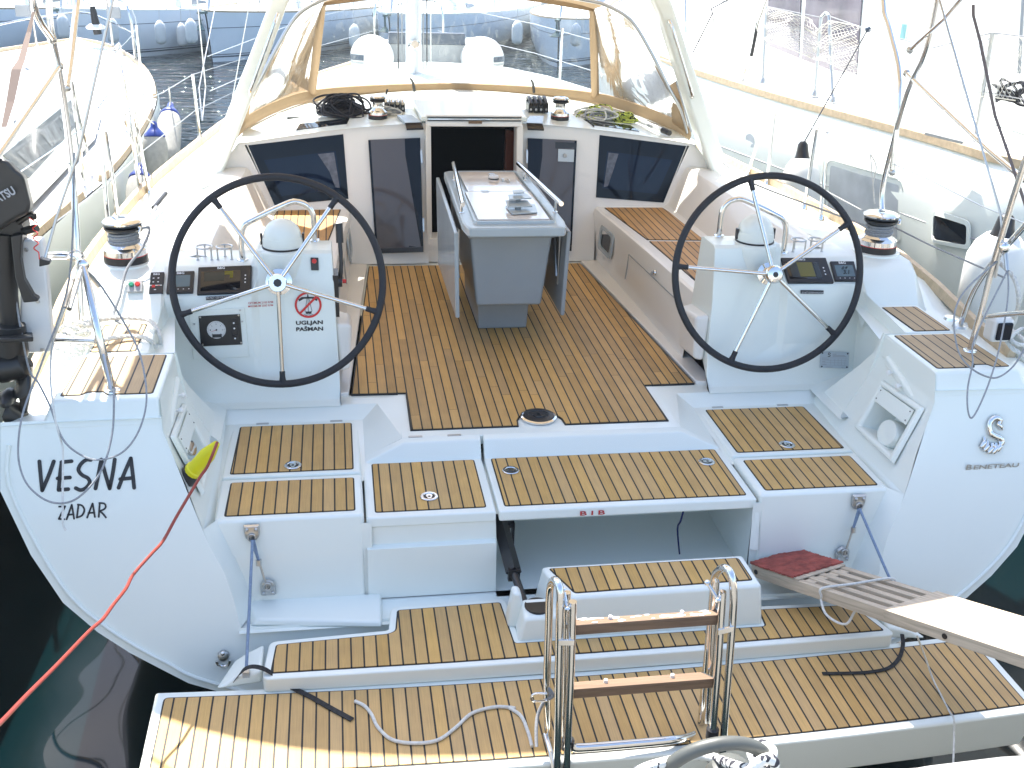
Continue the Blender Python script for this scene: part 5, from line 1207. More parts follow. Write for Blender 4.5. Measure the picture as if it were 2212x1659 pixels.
# handle boards with white knobs and the niches of the cheeks
for s in (-1, 1):
    CPn = ((s*1.545, -1.8, .3), (1.0, 0, -.02)); 
    b = MB(); b.hexa([(s*1.546, -1.63, .345), (s*1.546, -1.93, .27), (s*1.546, -1.93, .215), (s*1.546, -1.63, .285)], [(s*1.522, -1.64, .338), (s*1.522, -1.92, .262), (s*1.522, -1.92, .226), (s*1.522, -1.64, .294)])
    o = b.build('handle_board', GEL, Y, bevel=.012)
    for y, z in ((-1.73, .292), (-1.82, .268)):
        MB().lathe([(.005, 0), (.005, .012), (.011, .014), (.012, .024), (.006, .030)], (s*1.524, y, z), (-s, 0, 0), 16).build('white_knob', WHITEPL, o)
for s in (-1, 1):
    mir = lambda p: Vector((s*p.x, p.y, p.z)); cN = sum(NP, Vector())/4
    def nf(a, c_, d=0): return mir(NP[0].lerp(NP[1], a).lerp(NP[3].lerp(NP[2], a), c_)+nn*d)
    b = MB().use(GEL)
    def ringp(i, d): return [nf(i, i, d), nf(1-i, i, d), nf(1-i, 1-i, d), nf(i, 1-i, d)]
    b.loft([ringp(-.035, -.006), ringp(-.01, .009), ringp(.05, .009), ringp(.085, -.004)], True)
    o = b.build('shower_niche', None, Y, bevel=.006, fix=False)
    b = MB().use(GEL); b.slab([nf(.08, .08, .010), nf(.92, .08, .010), nf(.92, .36, .010), nf(.08, .36, .010)], mir(nn)*-.004); b.use(BLACK)
    for a, c_ in ((.12, .13), (.12, .30), (.88, .13), (.88, .30)): b.lathe([(.003, 0), (.003, .002)], nf(a, c_, .011), mir(nn), 8)
    b.build('niche_cover', None, o)
    # recess behind the opening
    dp = mir(nn)*-.12
    F_ = [nf(.08, .08, .0), nf(.92, .08, .0), nf(.92, .92, .0), nf(.08, .92, .0)]; K_ = [nf(.14, .2, 0)+dp, nf(.86, .2, 0)+dp, nf(.86, .84, 0)+dp, nf(.14, .84, 0)+dp]
    b = MB().use(GEL).add(F_+K_, [(0, 1, 5, 4), (1, 2, 6, 5), (2, 3, 7, 6), (3, 0, 4, 7), (4, 5, 6, 7)]); b.build('niche_recess', None, o, flat=True)
    if s > 0:
        b = MB(); c = nf(.58, .70, -.035); ux = (nf(1, .5)-nf(0, .5)).normalized(); uy = (nf(.5, 0)-nf(.5, 1)).normalized(); m_ = mir(nn)
        rows = [[c+ux*(k*.078*math.cos(a))+uy*(k*.062*math.sin(a))+m_*h for a in np.linspace(0, 2*math.pi, 25)[:-1]] for k, h in ((1, -.05), (1, .012), (.9, .024), (.3, .028))]
        b.loft(rows, True, True); b.build('shower_cover', GEL, o)
# ================================================================== lettering on the transom
tz = lambda u, v: at(*zc(u, v, 0, 1400), pl=TP)
TN = Vector(TP[1]).normalized(); TN = TN if TN.y < 0 else -TN
pxm = (tz(700, 900)-tz(600, 900)).length/100
strokes([[(308, 780), (318, 890), (330, 1005)], [(330, 1005), (380, 890), (420, 780)],
         [(482, 785), (468, 890), (458, 1000)], [(480, 786), (558, 778)], [(450, 912), (545, 905)], [(458, 1002), (532, 996)],
         [(708, 768), (672, 768), (632, 800), (612, 845), (640, 885), (685, 910), (700, 945), (672, 985), (630, 1003), (592, 988)],
         [(745, 990), (768, 880), (790, 765)], [(790, 765), (822, 880), (855, 990)], [(855, 990), (878, 880), (895, 765)],
         [(925, 985), (970, 870), (1020, 756)], [(1020, 756), (1034, 870), (1046, 985)], [(938, 918), (1036, 908)]], pxm*31, tz, BLACKINK, 'boat_name', Y, TN)
strokes([[(462, 1132), (508, 1130)], [(508, 1130), (485, 1175), (460, 1225)], [(460, 1228), (502, 1230)],
         [(520, 1230), (540, 1175), (560, 1118)], [(560, 1118), (570, 1175), (578, 1226)], [(530, 1196), (574, 1192)],
         [(612, 1122), (606, 1170), (600, 1215)], [(608, 1116), (640, 1124), (658, 1158), (640, 1200), (600, 1217)],
         [(680, 1217), (700, 1165), (722, 1108)], [(722, 1108), (732, 1160), (740, 1212)], [(690, 1182), (736, 1178)],
         [(778, 1110), (774, 1160), (770, 1212)], [(775, 1104), (812, 1108), (825, 1130), (812, 1152), (778, 1166)], [(780, 1166), (805, 1190), (826, 1216)]], pxm*15, tz, BLACKINK, 'home_port', Y, TN)
ts = lambda u, v: at(*zc(u, v, 2868, 1100), pl=TP)
EMB = STEELB
text('B', ts(1756, 1446), ts(1800, 1444), (0, 0, 1), EMB, 'chrome_lettering', Y, h=(ts(1756, 1446)-ts(1760, 1400)).length, off=.004, bold=.015)
text('ENETEAU', ts(1815, 1443), ts(2165, 1422), (0, 0, 1), EMB, 'chrome_lettering', Y, h=(ts(1815, 1443)-ts(1818, 1406)).length, off=.004, bold=.015)
# seahorse emblem: head, curved neck and coiled shell-like tail
b = MB().use(STEEL)
def ins(u, v, h=.006): return ts(u, v)+TN*h
b.tube([ins(*q) for q in ((2032, 1128), (2008, 1090), (2020, 1062), (1992, 1042), (1958, 1052), (1936, 1090), (1936, 1130), (1952, 1168), (1990, 1190), (2024, 1205), (2034, 1232), (2010, 1262), (1975, 1262), (1958, 1238))], [.009, .011, .013, .013, .013, .012, .012, .014, .014, .013, .012, .010, .008, .005], 10, smooth=4, flat=(1, 1))
for k, (u, v, r) in enumerate(((2005, 1275, 34), (1975, 1290, 36), (1940, 1290, 36), (1908, 1272, 34), (1885, 1245, 28))):
    b.tube([ins(u-10+22, v-50), ins(u+8, v-15, .010), ins(u-8, v+15, .008), ins(u-20, v+24, .003)], [.006, .011, .011, .005], 10, smooth=4)
b.tube([ins(1995, 1085), ins(2018, 1108, .010), ins(2034, 1134)], [.010, .009, .006], 8, smooth=3)
for k in range(5): b.tube([ins(2022+k*2, 1046+k*14), ins(2036, 1052+k*14)], [.004, .002], 6)
b.build('seahorse_emblem', None, Y, ang=60)
# ================================================================== bathing ladder on the platform
zl = lambda u, v, y: at(*zc(u, v, 1900, 2151), y=y)
L = empty('boarding', parent=None); bpy.data.objects.remove(L)
def stp(P, r=.0125, nm='ladder_rail', k=0, par=None): return MB().tube(P, r, 14, smooth=k).build(nm, STEEL, par)
LAD = stp([zl(452, 1420, -3.02), zl(440, 1000, -3.02), zl(455, 560, -3.02), zl(462, 300, -3.02), zl(475, 222, -3.03), zl(500, 195, -3.06), zl(528, 222, -3.09), zl(545, 300, -3.11), zl(542, 460, -3.12), zl(532, 900, -3.12), zl(524, 1400, -3.13), zl(518, 1750, -3.14)], .0125, 'boarding_ladder', 4, Y)
LAD['label'] = 'folded stainless boarding ladder with wooden rungs on the swim platform'
stp([zl(600, 290, -3.08), zl(592, 900, -3.08), zl(575, 1400, -3.08)], .0115, par=LAD)
stp([zl(643, 362, -3.12), zl(628, 900, -3.12), zl(606, 1400, -3.13), zl(592, 1750, -3.14)], .0125, par=LAD)
stp([zl(1640, 1330, -3.0), zl(1680, 900, -3.0), zl(1722, 450, -3.0), zl(1742, 200, -3.0), zl(1770, 130, -3.02), zl(1825, 98, -3.06), zl(1876, 150, -3.10), zl(1895, 300, -3.12), zl(1888, 500, -3.12), zl(1850, 1000, -3.12), zl(1812, 1500, -3.13), zl(1800, 1750, -3.14)], .0125, k=4, par=LAD)
stp([zl(1760, 200, -3.06), zl(1725, 700, -3.06), zl(1690, 1300, -3.06)], .0115, par=LAD)
stp([zl(1810, 285, -3.12), zl(1778, 800, -3.12), zl(1735, 1350, -3.12), zl(1705, 1600, -3.13)], .0125, par=LAD)
stp([zl(605, 1440, -3.12), zl(640, 1490, -3.12), zl(720, 1500, -3.12), zl(1100, 1470, -3.11), zl(1400, 1442, -3.10), zl(1540, 1420, -3.06), zl(1640, 1370, -3.0)], .0145, k=4, par=LAD)
stp([zl(430, 1400, -3.02), zl(470, 1540, -3.10), zl(500, 1700, -3.14)], .010, par=LAD)
def rung(c, nm, salt=False):
    P = [zl(*q, y) for q, y in c]
    b = MB().slab(P, (0, 0, -.012)); o = b.build(nm, WOODRUNG, LAD, bevel=.002)
    b = MB().use(WOODRUNG).slab([P[3]+Vector((0, 0, -.012)), P[2]+Vector((0, 0, -.012)), P[2]+Vector((0, .004, -.040)), P[3]+Vector((0, .004, -.040))], (0, .012, 0)); b.build('rung_edge', None, o)
    b = MB().use(WHITEPL)
    for a in (.24, .74): q = P[0].lerp(P[1], a).lerp(P[3].lerp(P[2], a), .4); b.lathe([(.0075, 0), (.006, .012)], q, seg=12)
    b.build('rung_bolt', None, o)
    b = MB().use(STEEL)
    for a0, a1 in ((-.01, .0), (1.0, 1.01)): b.slab([P[0].lerp(P[1], a0), P[0].lerp(P[1], a1), P[3].lerp(P[2], a1), P[3].lerp(P[2], a0)], (0, 0, -.03))
    b.build('rung_bracket', None, o)
    if salt:
        rr2 = random.Random(4); b = MB().use(SALT)
        for k in range(26):
            a, c_ = rr2.random()*.94+.03, rr2.random()*.8+.1
            if .50 < a < .66 and rr2.random() < .6: continue
            cc = P[0].lerp(P[1], a).lerp(P[3].lerp(P[2], a), c_)+Vector((0, 0, .0008+.0001*k)); n = 9; R_ = rr2.uniform(.004, .012)
            b.add([cc+Vector((math.cos(2*math.pi*i/n)*R_*rr2.uniform(.9, 2.0), math.sin(2*math.pi*i/n)*R_*rr2.uniform(.4, .8), 0)) for i in range(n)], [list(range(n))])
        b.build('salt_crust', None, o, flat=True, fix=False)
rung([((668, 496), -3.06), ((1770, 424), -3.06), ((1790, 466), -3.115), ((652, 548), -3.115)], 'rung', True)
rung([((655, 988), -3.06), ((1640, 910), -3.06), ((1750, 962), -3.115), ((632, 1048), -3.115)], 'rung')
for c in (((530, 690), (655, 690)), ((1775, 610), (1900, 580))):
    A, B = zl(*c[0], -3.135), zl(*c[1], -3.135); MB().use(STEEL).slab([A+Vector((0, 0, .012)), B+Vector((0, 0, .012)), B-Vector((0, 0, .008)), A-Vector((0, 0, .008))], (0, .008, 0)).build('ladder_clip', None, LAD, bevel=.001)
b = MB().use(STEEL)
for c in (((600, 420), (570, 270)), ((1775, 350), (1690, 215))): b2 = MB().use(STEEL).tube([zl(*c[0], -3.12), zl(*c[1], -3.08)], .006, 8); b2.ball(zl(*c[0], -3.13), .010, 10); b2.ball(zl(*c[1], -3.09), .010, 10); b2.build('ladder_link', None, LAD)
b.tube([zl(440, 1080, -3.05), zl(350, 1080, -3.05), zl(318, 1110, -3.05), zl(345, 1140, -3.05), zl(440, 1135, -3.05)], .004, 8, smooth=4)
b.build('ladder_shackle', None, LAD)
b = MB().use(BLACK)
for q in ((605, 1470), (1730, 1385)): b.lathe([(.021, 0), (.021, .035)], zl(q[0], q[1], -3.12)+Vector((0, 0, -.018)), seg=18)
b.build('ladder_bush', None, LAD)
# ================================================================== things on and around the stern
def thing_tube(name, P, r, mt, label, cat, seg=8, k=6, grp=None):
    o = MB().use(mt).tube(P, r, seg, smooth=k).build(name, None); tag(o, label, cat, grp); return o
zp = lambda u, v, z: at(*zc(u, v, 900, 2151), z=z)
def strap(name, P, w_, label):
    P = spline([Vector(p) for p in P], 6); b = MB(); rows = []
    for i, p in enumerate(P):
        t = (P[min(i+1, len(P)-1)]-P[max(i-1, 0)]).normalized(); sd = t.cross(Vector((0, 0, 1)))
        sd = sd.normalized() if sd.length > .2 else Vector((1, 0, 0)); rows.append([p-sd*w_/2, p+sd*w_/2, p+sd*w_/2+Vector((0, 0, .003)), p-sd*w_/2+Vector((0, 0, .003))])
    b.loft(rows, True, True); o = b.build(name, mat('strap_web', (.022, .022, .024), .85, var=.7, vscale=60) if 'strap_web' not in MATS else MATS['strap_web']); tag(o, label, 'strap'); return o
strap('webbing_strap', [zp(20, 985, -.44), zp(60, 925, -.40), zp(120, 878, -.375), zp(200, 875, -.37), zp(290, 912, -.385), zp(420, 1010, -.440), zp(600, 1100, -.448), zp(750, 1185, -.448), zp(935, 1285, -.448)], .020, 'frayed black webbing strap arching onto the port end of the teak swim platform')
zr = lambda u, v, z: at(*zc(u, v, 2868, 2151), z=z)
strap('webbing_strap', [zr(1262, 620, -.43), zr(1268, 700, -.448), zr(1240, 800, -.448), zr(1160, 880, -.448), zr(1020, 912, -.448), (zr(860, 922, -.448)), zr(640, 925, -.448)], .015, 'black strap curling across the starboard side of the swim platform under the gangplank')
P = [zp(955, 1138, -.445), zp(1030, 1175, -.445), zp(1085, 1240, -.445), zp(1135, 1340, -.445), zp(1245, 1438, -.445), zp(1420, 1466, -.445), zp(1600, 1442, -.445), zp(1740, 1345, -.445), zp(1870, 1232, -.445), zp(2060, 1182, -.445), zp(2200, 1195, -.445)]
zq = lambda u, v, z: at(*zc(u, v, 1900, 2151), z=z)
P += [zq(150, 1190, -.445), zq(240, 1255, -.445), zq(295, 1380, -.445), zq(325, 1490, -.445)]
thing_tube('rope', P, .0062, FLECKROPE if False else WHITEROPE, 'thin beige rope snaking across the teak platform toward the ladder', 'rope')
thing_tube('rope', [zl(360, 1495, -3.11), zl(358, 1350, -3.07), zl(372, 1240, -3.04), zl(420, 1140, -3.03), zl(470, 1095, -3.03), zl(455, 1040, -3.03), zl(490, 1090, -3.04), zl(460, 1120, -3.03)], .0058, GREYROPE, 'short grey rope tied to the port rail of the boarding ladder', 'rope')
# gangplank
GP = empty('gangplank', (.97, -2.8, -.16), 'wooden gangplank with red carpet on its end, leading from the boat steps to the quay', 'gangplank')
gA = Vector((.765, -2.22, -.335)); gdir = Vector((.203, -.58, .195)).normalized(); gs = Vector((.945, .31, .0)); gs = (gs-gdir*gs.dot(gdir)).normalized(); gn = gs.cross(gdir); gn = gn if gn.z > 0 else -gn
MG = Matrix((gdir, gs, gn)).transposed().to_4x4(); MG.translation = gA
GP.matrix_world = MG
def gbox(l0, l1, w0, w1, h0, h1, nm, mt, bev=.002, par=GP):
    return MB().box(l0, l1, w0, w1, h0, h1).build(nm, mt, par, bevel=bev)
for i in range(5):
    w0 = -.0+i*.0555; gbox(.0, .86 if i in (0, 4) else .80, w0, w0+.028, -.052, -.004, 'gangplank_rail', PINE, .003)
gbox(.0, .28, .0, .25, -.0035, .003, 'end_board', PINE); 
for l in (.28, .78): gbox(l, l+.05, .03, .22, -.048, -.008, 'cross_piece', PINE)
gbox(.72, 2.6, -.004, .266, -.045, -.001, 'long_board', PINE, .003)
b = MB(); n1, n2 = 36, 30; rws = []; rr3 = random.Random(2)
for i in range(n1+1):
    rws.append([(-.006+.262*i/n1+(rr3.uniform(-.004, .004) if j in (0, n2) or i in (0, n1) else 0), -.006+.262*j/n2+(rr3.uniform(-.004, .004) if i in (0, n1) or j in (0, n2) else 0), .0085+rr3.uniform(0, .003)) for j in range(n2+1)])
b.loft(rws); b.loft([[(x, y, .0035) for x, y, z in rws[0]], rws[0]]); b.loft([[(r[0][0], r[0][1], .0035) for r in rws], [r[0] for r in rws]]); b.loft([[(r[-1][0], r[-1][1], .0035) for r in rws], [r[-1] for r in rws]]); b.loft([[(x, y, .0035) for x, y, z in rws[-1]], rws[-1]])
b.build('carpet', CARPET, GP, flat=True)
b = MB().use(BLACK)
for l in (.03, .99): b.lathe([(.010, -.001), (.010, .002)], (l, -.0015 if l < .5 else -.0055, -.025), (0, -1, 0), 14)
b.build('bolt_hole', None, GP)
o = MB().use(WHITEROPE).tube([MG @ Vector(q) for q in ((.42, -.012, -.03), (.425, -.010, .004), (.47, .10, .005), (.52, .24, .005), (.525, .262, -.02), (.52, .258, -.065), (.50, .10, -.075), (.55, -.02, -.10), (.47, -.035, -.085), (.42, -.014, -.05))], .0048, 8, True, smooth=5).build('rope', None); tag(o, 'thin white line looped round the slatted part of the wooden gangplank', 'rope')
thing_tube('rope', [at(*zc(1380, 632, 2868, 2151), z=-.24), at(*zc(1440, 790, 2868, 2151), z=-.36), at(*zc(1500, 960, 2868, 2151), z=-.445), at(*zc(1560, 1080, 2868, 2151), z=-.447), at(*zc(1632, 1222, 2868, 2151), z=-.447), at(*zc(1664, 1270, 2868, 2151), y=-3.16), at(*zc(1668, 1400, 2868, 2151), y=-3.18), at(*zc(1660, 1640, 2868, 2151), y=-3.25)], .0034, WHITEROPE, 'thin white string hanging from the gangplank over the platform edge toward the quay', 'rope', k=4)
# shore power cable and its yellow plug
pc = at(*zc(1590, 800, 0, 1400), y=-1.93)
PLG = at(*zc(1500, 865, 0, 1400), y=-2.08); TIP = at(*zc(1690, 640, 0, 1400), y=-2.13); ax = (TIP-PLG).normalized(); Lp = (TIP-PLG).length
PW = MB().use(YELLOW).lathe([(.034, .0), (.036, .01), (.036, .022), (.031, .026), (.030, Lp*.62), (.018, Lp*.88), (.012, Lp)], PLG, ax, 14).build('power_plug', None, ang=28); tag(PW, 'yellow and black shore power plug in the port transom niche', 'plug')
MB().use(BLACK).lathe([(.033, -.045), (.038, -.04), (.039, .004), (.034, .006)], PLG, ax, 24).build('plug_collar', None, PW)
b = MB().use(STEEL).lathe([(.030, 0), (.030, .012), (.024, .014)], at(*zc(1480, 680, 0, 1400), y=-1.86), (.9, -.3, .3), 20); b.build('socket_cap', None, Y)
cab = [((1692, 632), -2.135), ((1655, 730), -2.19), ((1610, 830), -2.20), ((1560, 900), -2.22), ((1470, 1050), -2.30), ((1370, 1220), -2.40), ((1270, 1400), -2.50), ((1180, 1500), -2.58), ((1040, 1659), -2.68)]
P = [at(*zc(*q, 0, 1400), y=y) for q, y in cab]
P += [at(*zc(*q, 0, 2151), y=y) for q, y in (((980, 262), -2.78), ((880, 390), -2.88), ((800, 500), -2.98), ((690, 598), -3.1), ((440, 860), -3.35), ((210, 1090), -3.6), ((0, 1310), -3.9), ((-150, 1440), -4.2))]
thing_tube('power_cable', P, .0056, REDCABLE, 'orange-red shore power cable running from the yellow plug down to the lower left', 'cable', 10, 5)
# white three-strand rope made fast on the port quarter
def laid_rope(name, P, r, label, k=8, cat='rope', par=None):
    P = spline([Vector(p) for p in P], k); b = MB().use(WHITEROPE); n = len(P); L_ = 0; acc = [0]
    for i in range(1, n): acc.append(acc[-1]+(P[i]-P[i-1]).length)
    Q = resample(P, max(8, int(acc[-1]/(r*.75))))
    for s_ in range(3):
        pts = []
        for i, p in enumerate(Q):
            t = (Q[min(i+1, len(Q)-1)]-Q[max(i-1, 0)]).normalized(); u = t.orthogonal().normalized() if abs(t.z) > .95 else (Vector((0, 0, 1))-t*t.z).normalized(); v = t.cross(u); a = i*.62+s_*2*math.pi/3
            pts.append(p+(u*math.cos(a)+v*math.sin(a))*r*.5)
        b.tube(pts, r*.62, 6)
    o = b.build(name, None, par); tag(o, label, cat); return o
zq0 = lambda u, v, z: at(*zc(u, v, 0, 700), z=z)
laid_rope('mooring_rope', [zq0(560, 1130, .44), zq0(650, 1110, .44), zq0(780, 1085, .435), zq0(900, 1070, .432), zq0(1040, 1070, .43), zq0(1150, 1085, .43), zq0(1215, 1140, .43), zq0(1245, 1210, .41), zq0(1255, 1290, .36)], .0095, 'thick white twisted rope looping over the inner edge of the port foot seat')
laid_rope('mooring_rope', [zq0(610, 1240, .44), zq0(720, 1260, .43), zq0(850, 1232, .433), zq0(1000, 1212, .43), zq0(1110, 1218, .43), zq0(1170, 1250, .42), zq0(1210, 1300, .38)], .0092, 'second strand of thick white rope just aft of the first on the port foot seat')
P = []
for k in range(26):
    a = k*1.35; P.append(Vector((-1.97+.05*math.sin(a)+.03*math.sin(k*.7), -1.28-.012*k*.9+.045*math.cos(a*1.1), .405+.03*abs(math.sin(a*.5))+.012*(k % 4))))
laid_rope('mooring_rope', P, .0085, 'heaped coil of white twisted rope on the port side deck by the toe rail', 4)
zs_ = lambda u, v, z: at(*zc(u, v, 2868, 1100), z=z)
laid_rope('mooring_rope', [at(2150, 560, x=1.93), at(2190, 600, x=1.95), at(2200, 660, x=1.97), zs_(2080, 360, .46), zs_(2075, 430, .45), zs_(2120, 500, .43), zs_(2180, 540, .42), zs_(2250, 600, .42)], .0095, 'white twisted rope knotted beside the stern light on the starboard quarter')
laid_rope('mooring_rope', [zs_(2100, 350, .45), zs_(2170, 400, .45), zs_(2230, 470, .44), zs_(2160, 470, .45), zs_(2110, 420, .46), zs_(2200, 350, .46), zs_(2260, 380, .46)], .0090, 'bight of white twisted rope at the frame edge, outboard of the starboard seat')
# loose wires hanging in loops from the pushpits
zt = lambda u, v, y: at(*zc(u, v, 0, 1400), y=y)
def loopw(P, label, r=.0038, mt=GREYROPE): return thing_tube('hanging_line', P, r, mt, label, 'line', 6, 6)
loopw([at(160, 330, y=-1.75), at(150, 600, y=-1.9), zt(330, 0, -1.98), zt(250, 200, -2.05), zt(180, 400, -2.14), zt(145, 600, -2.2), zt(150, 800, -2.25), zt(220, 970, -2.30), zt(380, 1092, -2.33), zt(560, 1090, -2.33), zt(720, 955, -2.30), zt(820, 780, -2.25), zt(880, 520, -2.18), zt(888, 230, -2.10), at(248, 842, z=.42)], 'large grey wire loop hanging over the boat name from the port pushpit')
loopw([at(20, 560, y=-1.9), zt(210, 0, -1.98), zt(300, 170, -2.05), zt(390, 350, -2.12), zt(480, 590, -2.2), zt(600, 712, -2.24), zt(760, 768, -2.25), zt(950, 712, -2.24), zt(1080, 545, -2.2), zt(1142, 300, -2.12), zt(1105, 0, -2.0), at(*zc(1010, 1180, 0, 700), y=-1.9), at(*zc(780, 810, 0, 700), y=-1.82), at(182, 580, x=-1.80)], 'grey wire loop whose bottom curves above the black letters of the boat name')
loopw([at(140, 665, x=-1.82), at(*zc(420, 1240, 0, 700), y=-1.9), zt(395, 0, -2.0), zt(395, 170, -2.08), zt(430, 450, -2.17), zt(475, 620, -2.2), zt(490, 700, -2.22), zt(490, 900, -2.27), zt(488, 1150, -2.34), zt(492, 1270, -2.37), zt(514, 1318, -2.38)], 'pale cord hanging straight down across the first letters of the boat name', .0042, WHITEROPE)
zu = lambda u, v, y: at(*zc(u, v, 2868, 1100), y=y)
loopw([at(2176, 585, x=1.86), zu(1830, 420, -2.05), zu(1812, 620, -2.1), zu(1775, 800, -2.14), zu(1772, 960, -2.2), zu(1800, 1046, -2.22), zu(1860, 960, -2.2), zu(1950, 740, -2.14), zu(2030, 450, -2.08), zu(2090, 60, -1.95), at(2172, 545, x=1.88)], 'narrow grey wire loop hanging from the starboard pushpit above the seahorse emblem')
loopw([at(2160, 560, x=1.86), zu(1790, 10, -1.9), zu(1690, 160, -1.95), zu(1666, 320, -2.0), zu(1700, 520, -2.05), zu(1780, 640, -2.08), zu(1900, 715, -2.1), zu(2010, 728, -2.1), zu(2130, 640, -2.08), zu(2230, 480, -2.05)], 'wide grey wire loop drooping across the starboard quarter seat')
# ------------------------------------------------------------------ outboard motor on its pad
OY = -1.96
def op(u, v, y=OY): return at(u, v, y=y)
PAD = MB().slab([op(46, 519, -1.90), op(91, 519, -1.90), op(97, 560, -1.90), op(112, 735, -1.90), op(114, 752, -1.90), op(108, 762, -1.90), op(66, 764, -1.90), op(40, 764, -1.90)], (0, .055, 0)).build('motor_pad', WHITEPL, Y, bevel=.010)
for q in ((103, 540), (146, 938-0), ):
    pass
b = MB().use(STEELB)
for q in ((205, 540), (293, 942), (330, 1320)): b.lathe([(.008, 0), (.006, .004)], at(*zc(*q, 0, 700), y=-1.902), (0, -1, 0), 12)
b.build('pad_bolt', None, PAD)
OB = MB().use(MOTOR); cow = [(-70, 352), (-30, 338), (22, 345), (42, 367), (58, 379), (66, 412), (74, 444), (67, 461), (46, 471), (0, 500), (-60, 520)]
OB.hexa([op(u, v, OY+.10) for u, v in cow], [op(u, v, OY-.10)+Vector((-.01, 0, 0)) for u, v in cow])
OM = OB.build('outboard_motor', None, None, bevel=.028, seg=4); tag(OM, 'black outboard motor with silver lettering clamped to a white pad on the port stern rail', 'outboard motor')
b = MB().use(MOTOR); b.slab([op(-60, 500), op(0, 492), (op(46, 470)), op(50, 500), op(40, 540), op(-60, 560)], (0, .10, 0))
b.tube([op(8, 500, OY+.03), op(12, 640, OY+.04), op(22, 700, OY+.04)], [.050, .042, .036], 14); b.tube([op(40, 480), op(70, 462, OY-.04), op(73, 472, OY-.04)], .010, 8, smooth=3)
b.tube([op(50, 500), op(80, 492, OY-.02)], .014, 8)
b.build('motor_bracket', None, OM, bevel=.006)
b = MB().use(MOTOR)
b.slab([op(22, 510, OY-.03), op(48, 505, OY-.03), (op(44, 560, OY-.03)), op(52, 605, OY-.03), op(72, 640, OY-.03), op(82, 645, OY-.03), op(82, 652, OY-.03), op(50, 655, OY-.03), op(32, 600, OY-.03)], (0, .035, 0))
b.build('clamp', None, OM, bevel=.006)
b = MB().use(MOTOR)
b.hexa([op(-40, 722, OY+.09), op(70, 722, OY+.09), (op(72, 738, OY-.09)), op(-40, 742, OY-.09)], [op(-40, 718, OY+.09), op(70, 716, OY+.09), op(72, 728, OY-.09), op(-40, 734, OY-.09)])
b.tube([op(20, 700, OY+.03), op(24, 760, OY+.03), op(26, 800, OY+.02)], [.055, .060, .045], 14)
b.tube([op(-55, 800), (op(0, 795)), op(45, 790), op(66, 782)], [.03, .055, .050, .020], 14, smooth=3)
b.slab([op(30, 795, OY-.01), op(68, 790, OY-.01), op(66, 850, OY-.01), op(56, 900, OY-.01), op(46, 900, OY-.01)], (0, .03, 0))
b.build('gearcase', None, OM, bevel=.008)
b = MB().use(MOTOR); c = op(18, 858, OY-.03)
for k in range(3):
    a0 = rad(30+120*k); rows = []
    for t in np.linspace(0, 1, 6): rows.append([c+Vector((math.cos(a0+da+.3*t)*(.02+.10*t), .02*da*6*(1-.4*t), math.sin(a0+da+.3*t)*(.02+.10*t))) for da in (-.45*math.sin(.35+t*2.6), 0, .45*math.sin(.35+t*2.6))])
    b.loft(rows)
b.lathe([(.026, -.03), (.030, 0), (.022, .05), (.006, .07)], c, (0, -1, 0), 16); pr = b.build('propeller', None, OM, fix=False)
pr.modifiers.new('sol', 'SOLIDIFY').thickness = .005
q = at(*zc(0, 165, 0, 700), y=OY-.112); q2 = at(*zc(130, 96, 0, 700), y=OY-.112); upv = at(*zc(112, 30, 0, 700), y=OY-.112)-at(*zc(130, 96, 0, 700), y=OY-.112)
dx = (q2-q)
text('TOHATSU', q2-dx*2.12, q2, upv, GREYINK, 'motor_lettering', OM, h=(upv.length)*.98, off=.003, bold=.03)
b = MB().use(REDPLAST); P = [op(63, 470, OY-.05)]
for k in range(40): a = k*.52; P.append(op(75+5*math.sin(a)+k*.10, 478+k*1.75, OY-.06+.012*math.cos(a)))
P.append(op(85, 560, OY-.06)); b.tube(P, .0022, 6, smooth=2); b.build('kill_cord', None, OM)
b = MB().use(BLACK).slab([op(84, 558, OY-.04), op(108, 564, OY-.04), op(107, 572, OY-.04), op(84, 577, OY-.04)], (0, .03, 0)); b.build('cord_clip', None, OM, bevel=.004)
# ================================================================== stanchions and lifelines
def stan(q0, top, x_or_y, r=.0105, z=.47):
    p0 = at(*q0, z=z); p1 = at(*top, y=p0.y) if x_or_y == 'y' else at(*top, x=p0.x)
    b = MB().tube([p0, p1], r, 10); b.lathe([(.022, 0), (.020, .01), (.012, .03)], p0, seg=14); b.build('stanchion', STEEL, Y); return p1
S1 = stan((1615, 378), (1658, 240), 'x'); S1b = stan((1656, 398), (1675, 245), 'x'); S2 = stan((1737, 450), (1765, 277), 'x'); S2b = stan((1773, 474), (1787, 288), 'x')
MB().tube([S2, (S2+S2b)/2+Vector((0, 0, .03)), S2b], .0105, 10, smooth=4).build('stanchion_bend', STEEL, Y)
mid = lambda a, c: (a+c)/2+Vector((0, 0, -.012))
wire('lifeline', [at(1540, 205, x=1.97), at(1600, 225, x=1.97), S1, S1b, mid(S1b, S2), S2], .003, STEELB)
wire('lifeline', [S2b, at(1880, 333, x=1.97), at(2000, 385, x=1.97), at(2120, 445, x=1.97), at(2212, 482, x=1.95)], .003, STEELB)
wire('lifeline', [at(1776, 408, x=1.99), at(1900, 475, x=1.98), at(2010, 530, x=1.98), at(2170, 600, x=1.95)], .0045, GREYROPE)
wire('lashing', [at(1880, 333, x=1.97), at(1890, 440, x=1.97), at(1886, 400, x=1.97), at(1893, 360, x=1.97), at(1880, 333, x=1.97)], .003, WHITEROPE, k=3)
T1 = stan((432, 300), (416, 161), 'x'); T2 = stan((302, 413), (277, 235), 'x'); T2b = stan((322, 416), (288, 233), 'x'); T3 = stan((240, 560), (216, 282), 'x'); T3b = stan((262, 520), (228, 284), 'x')
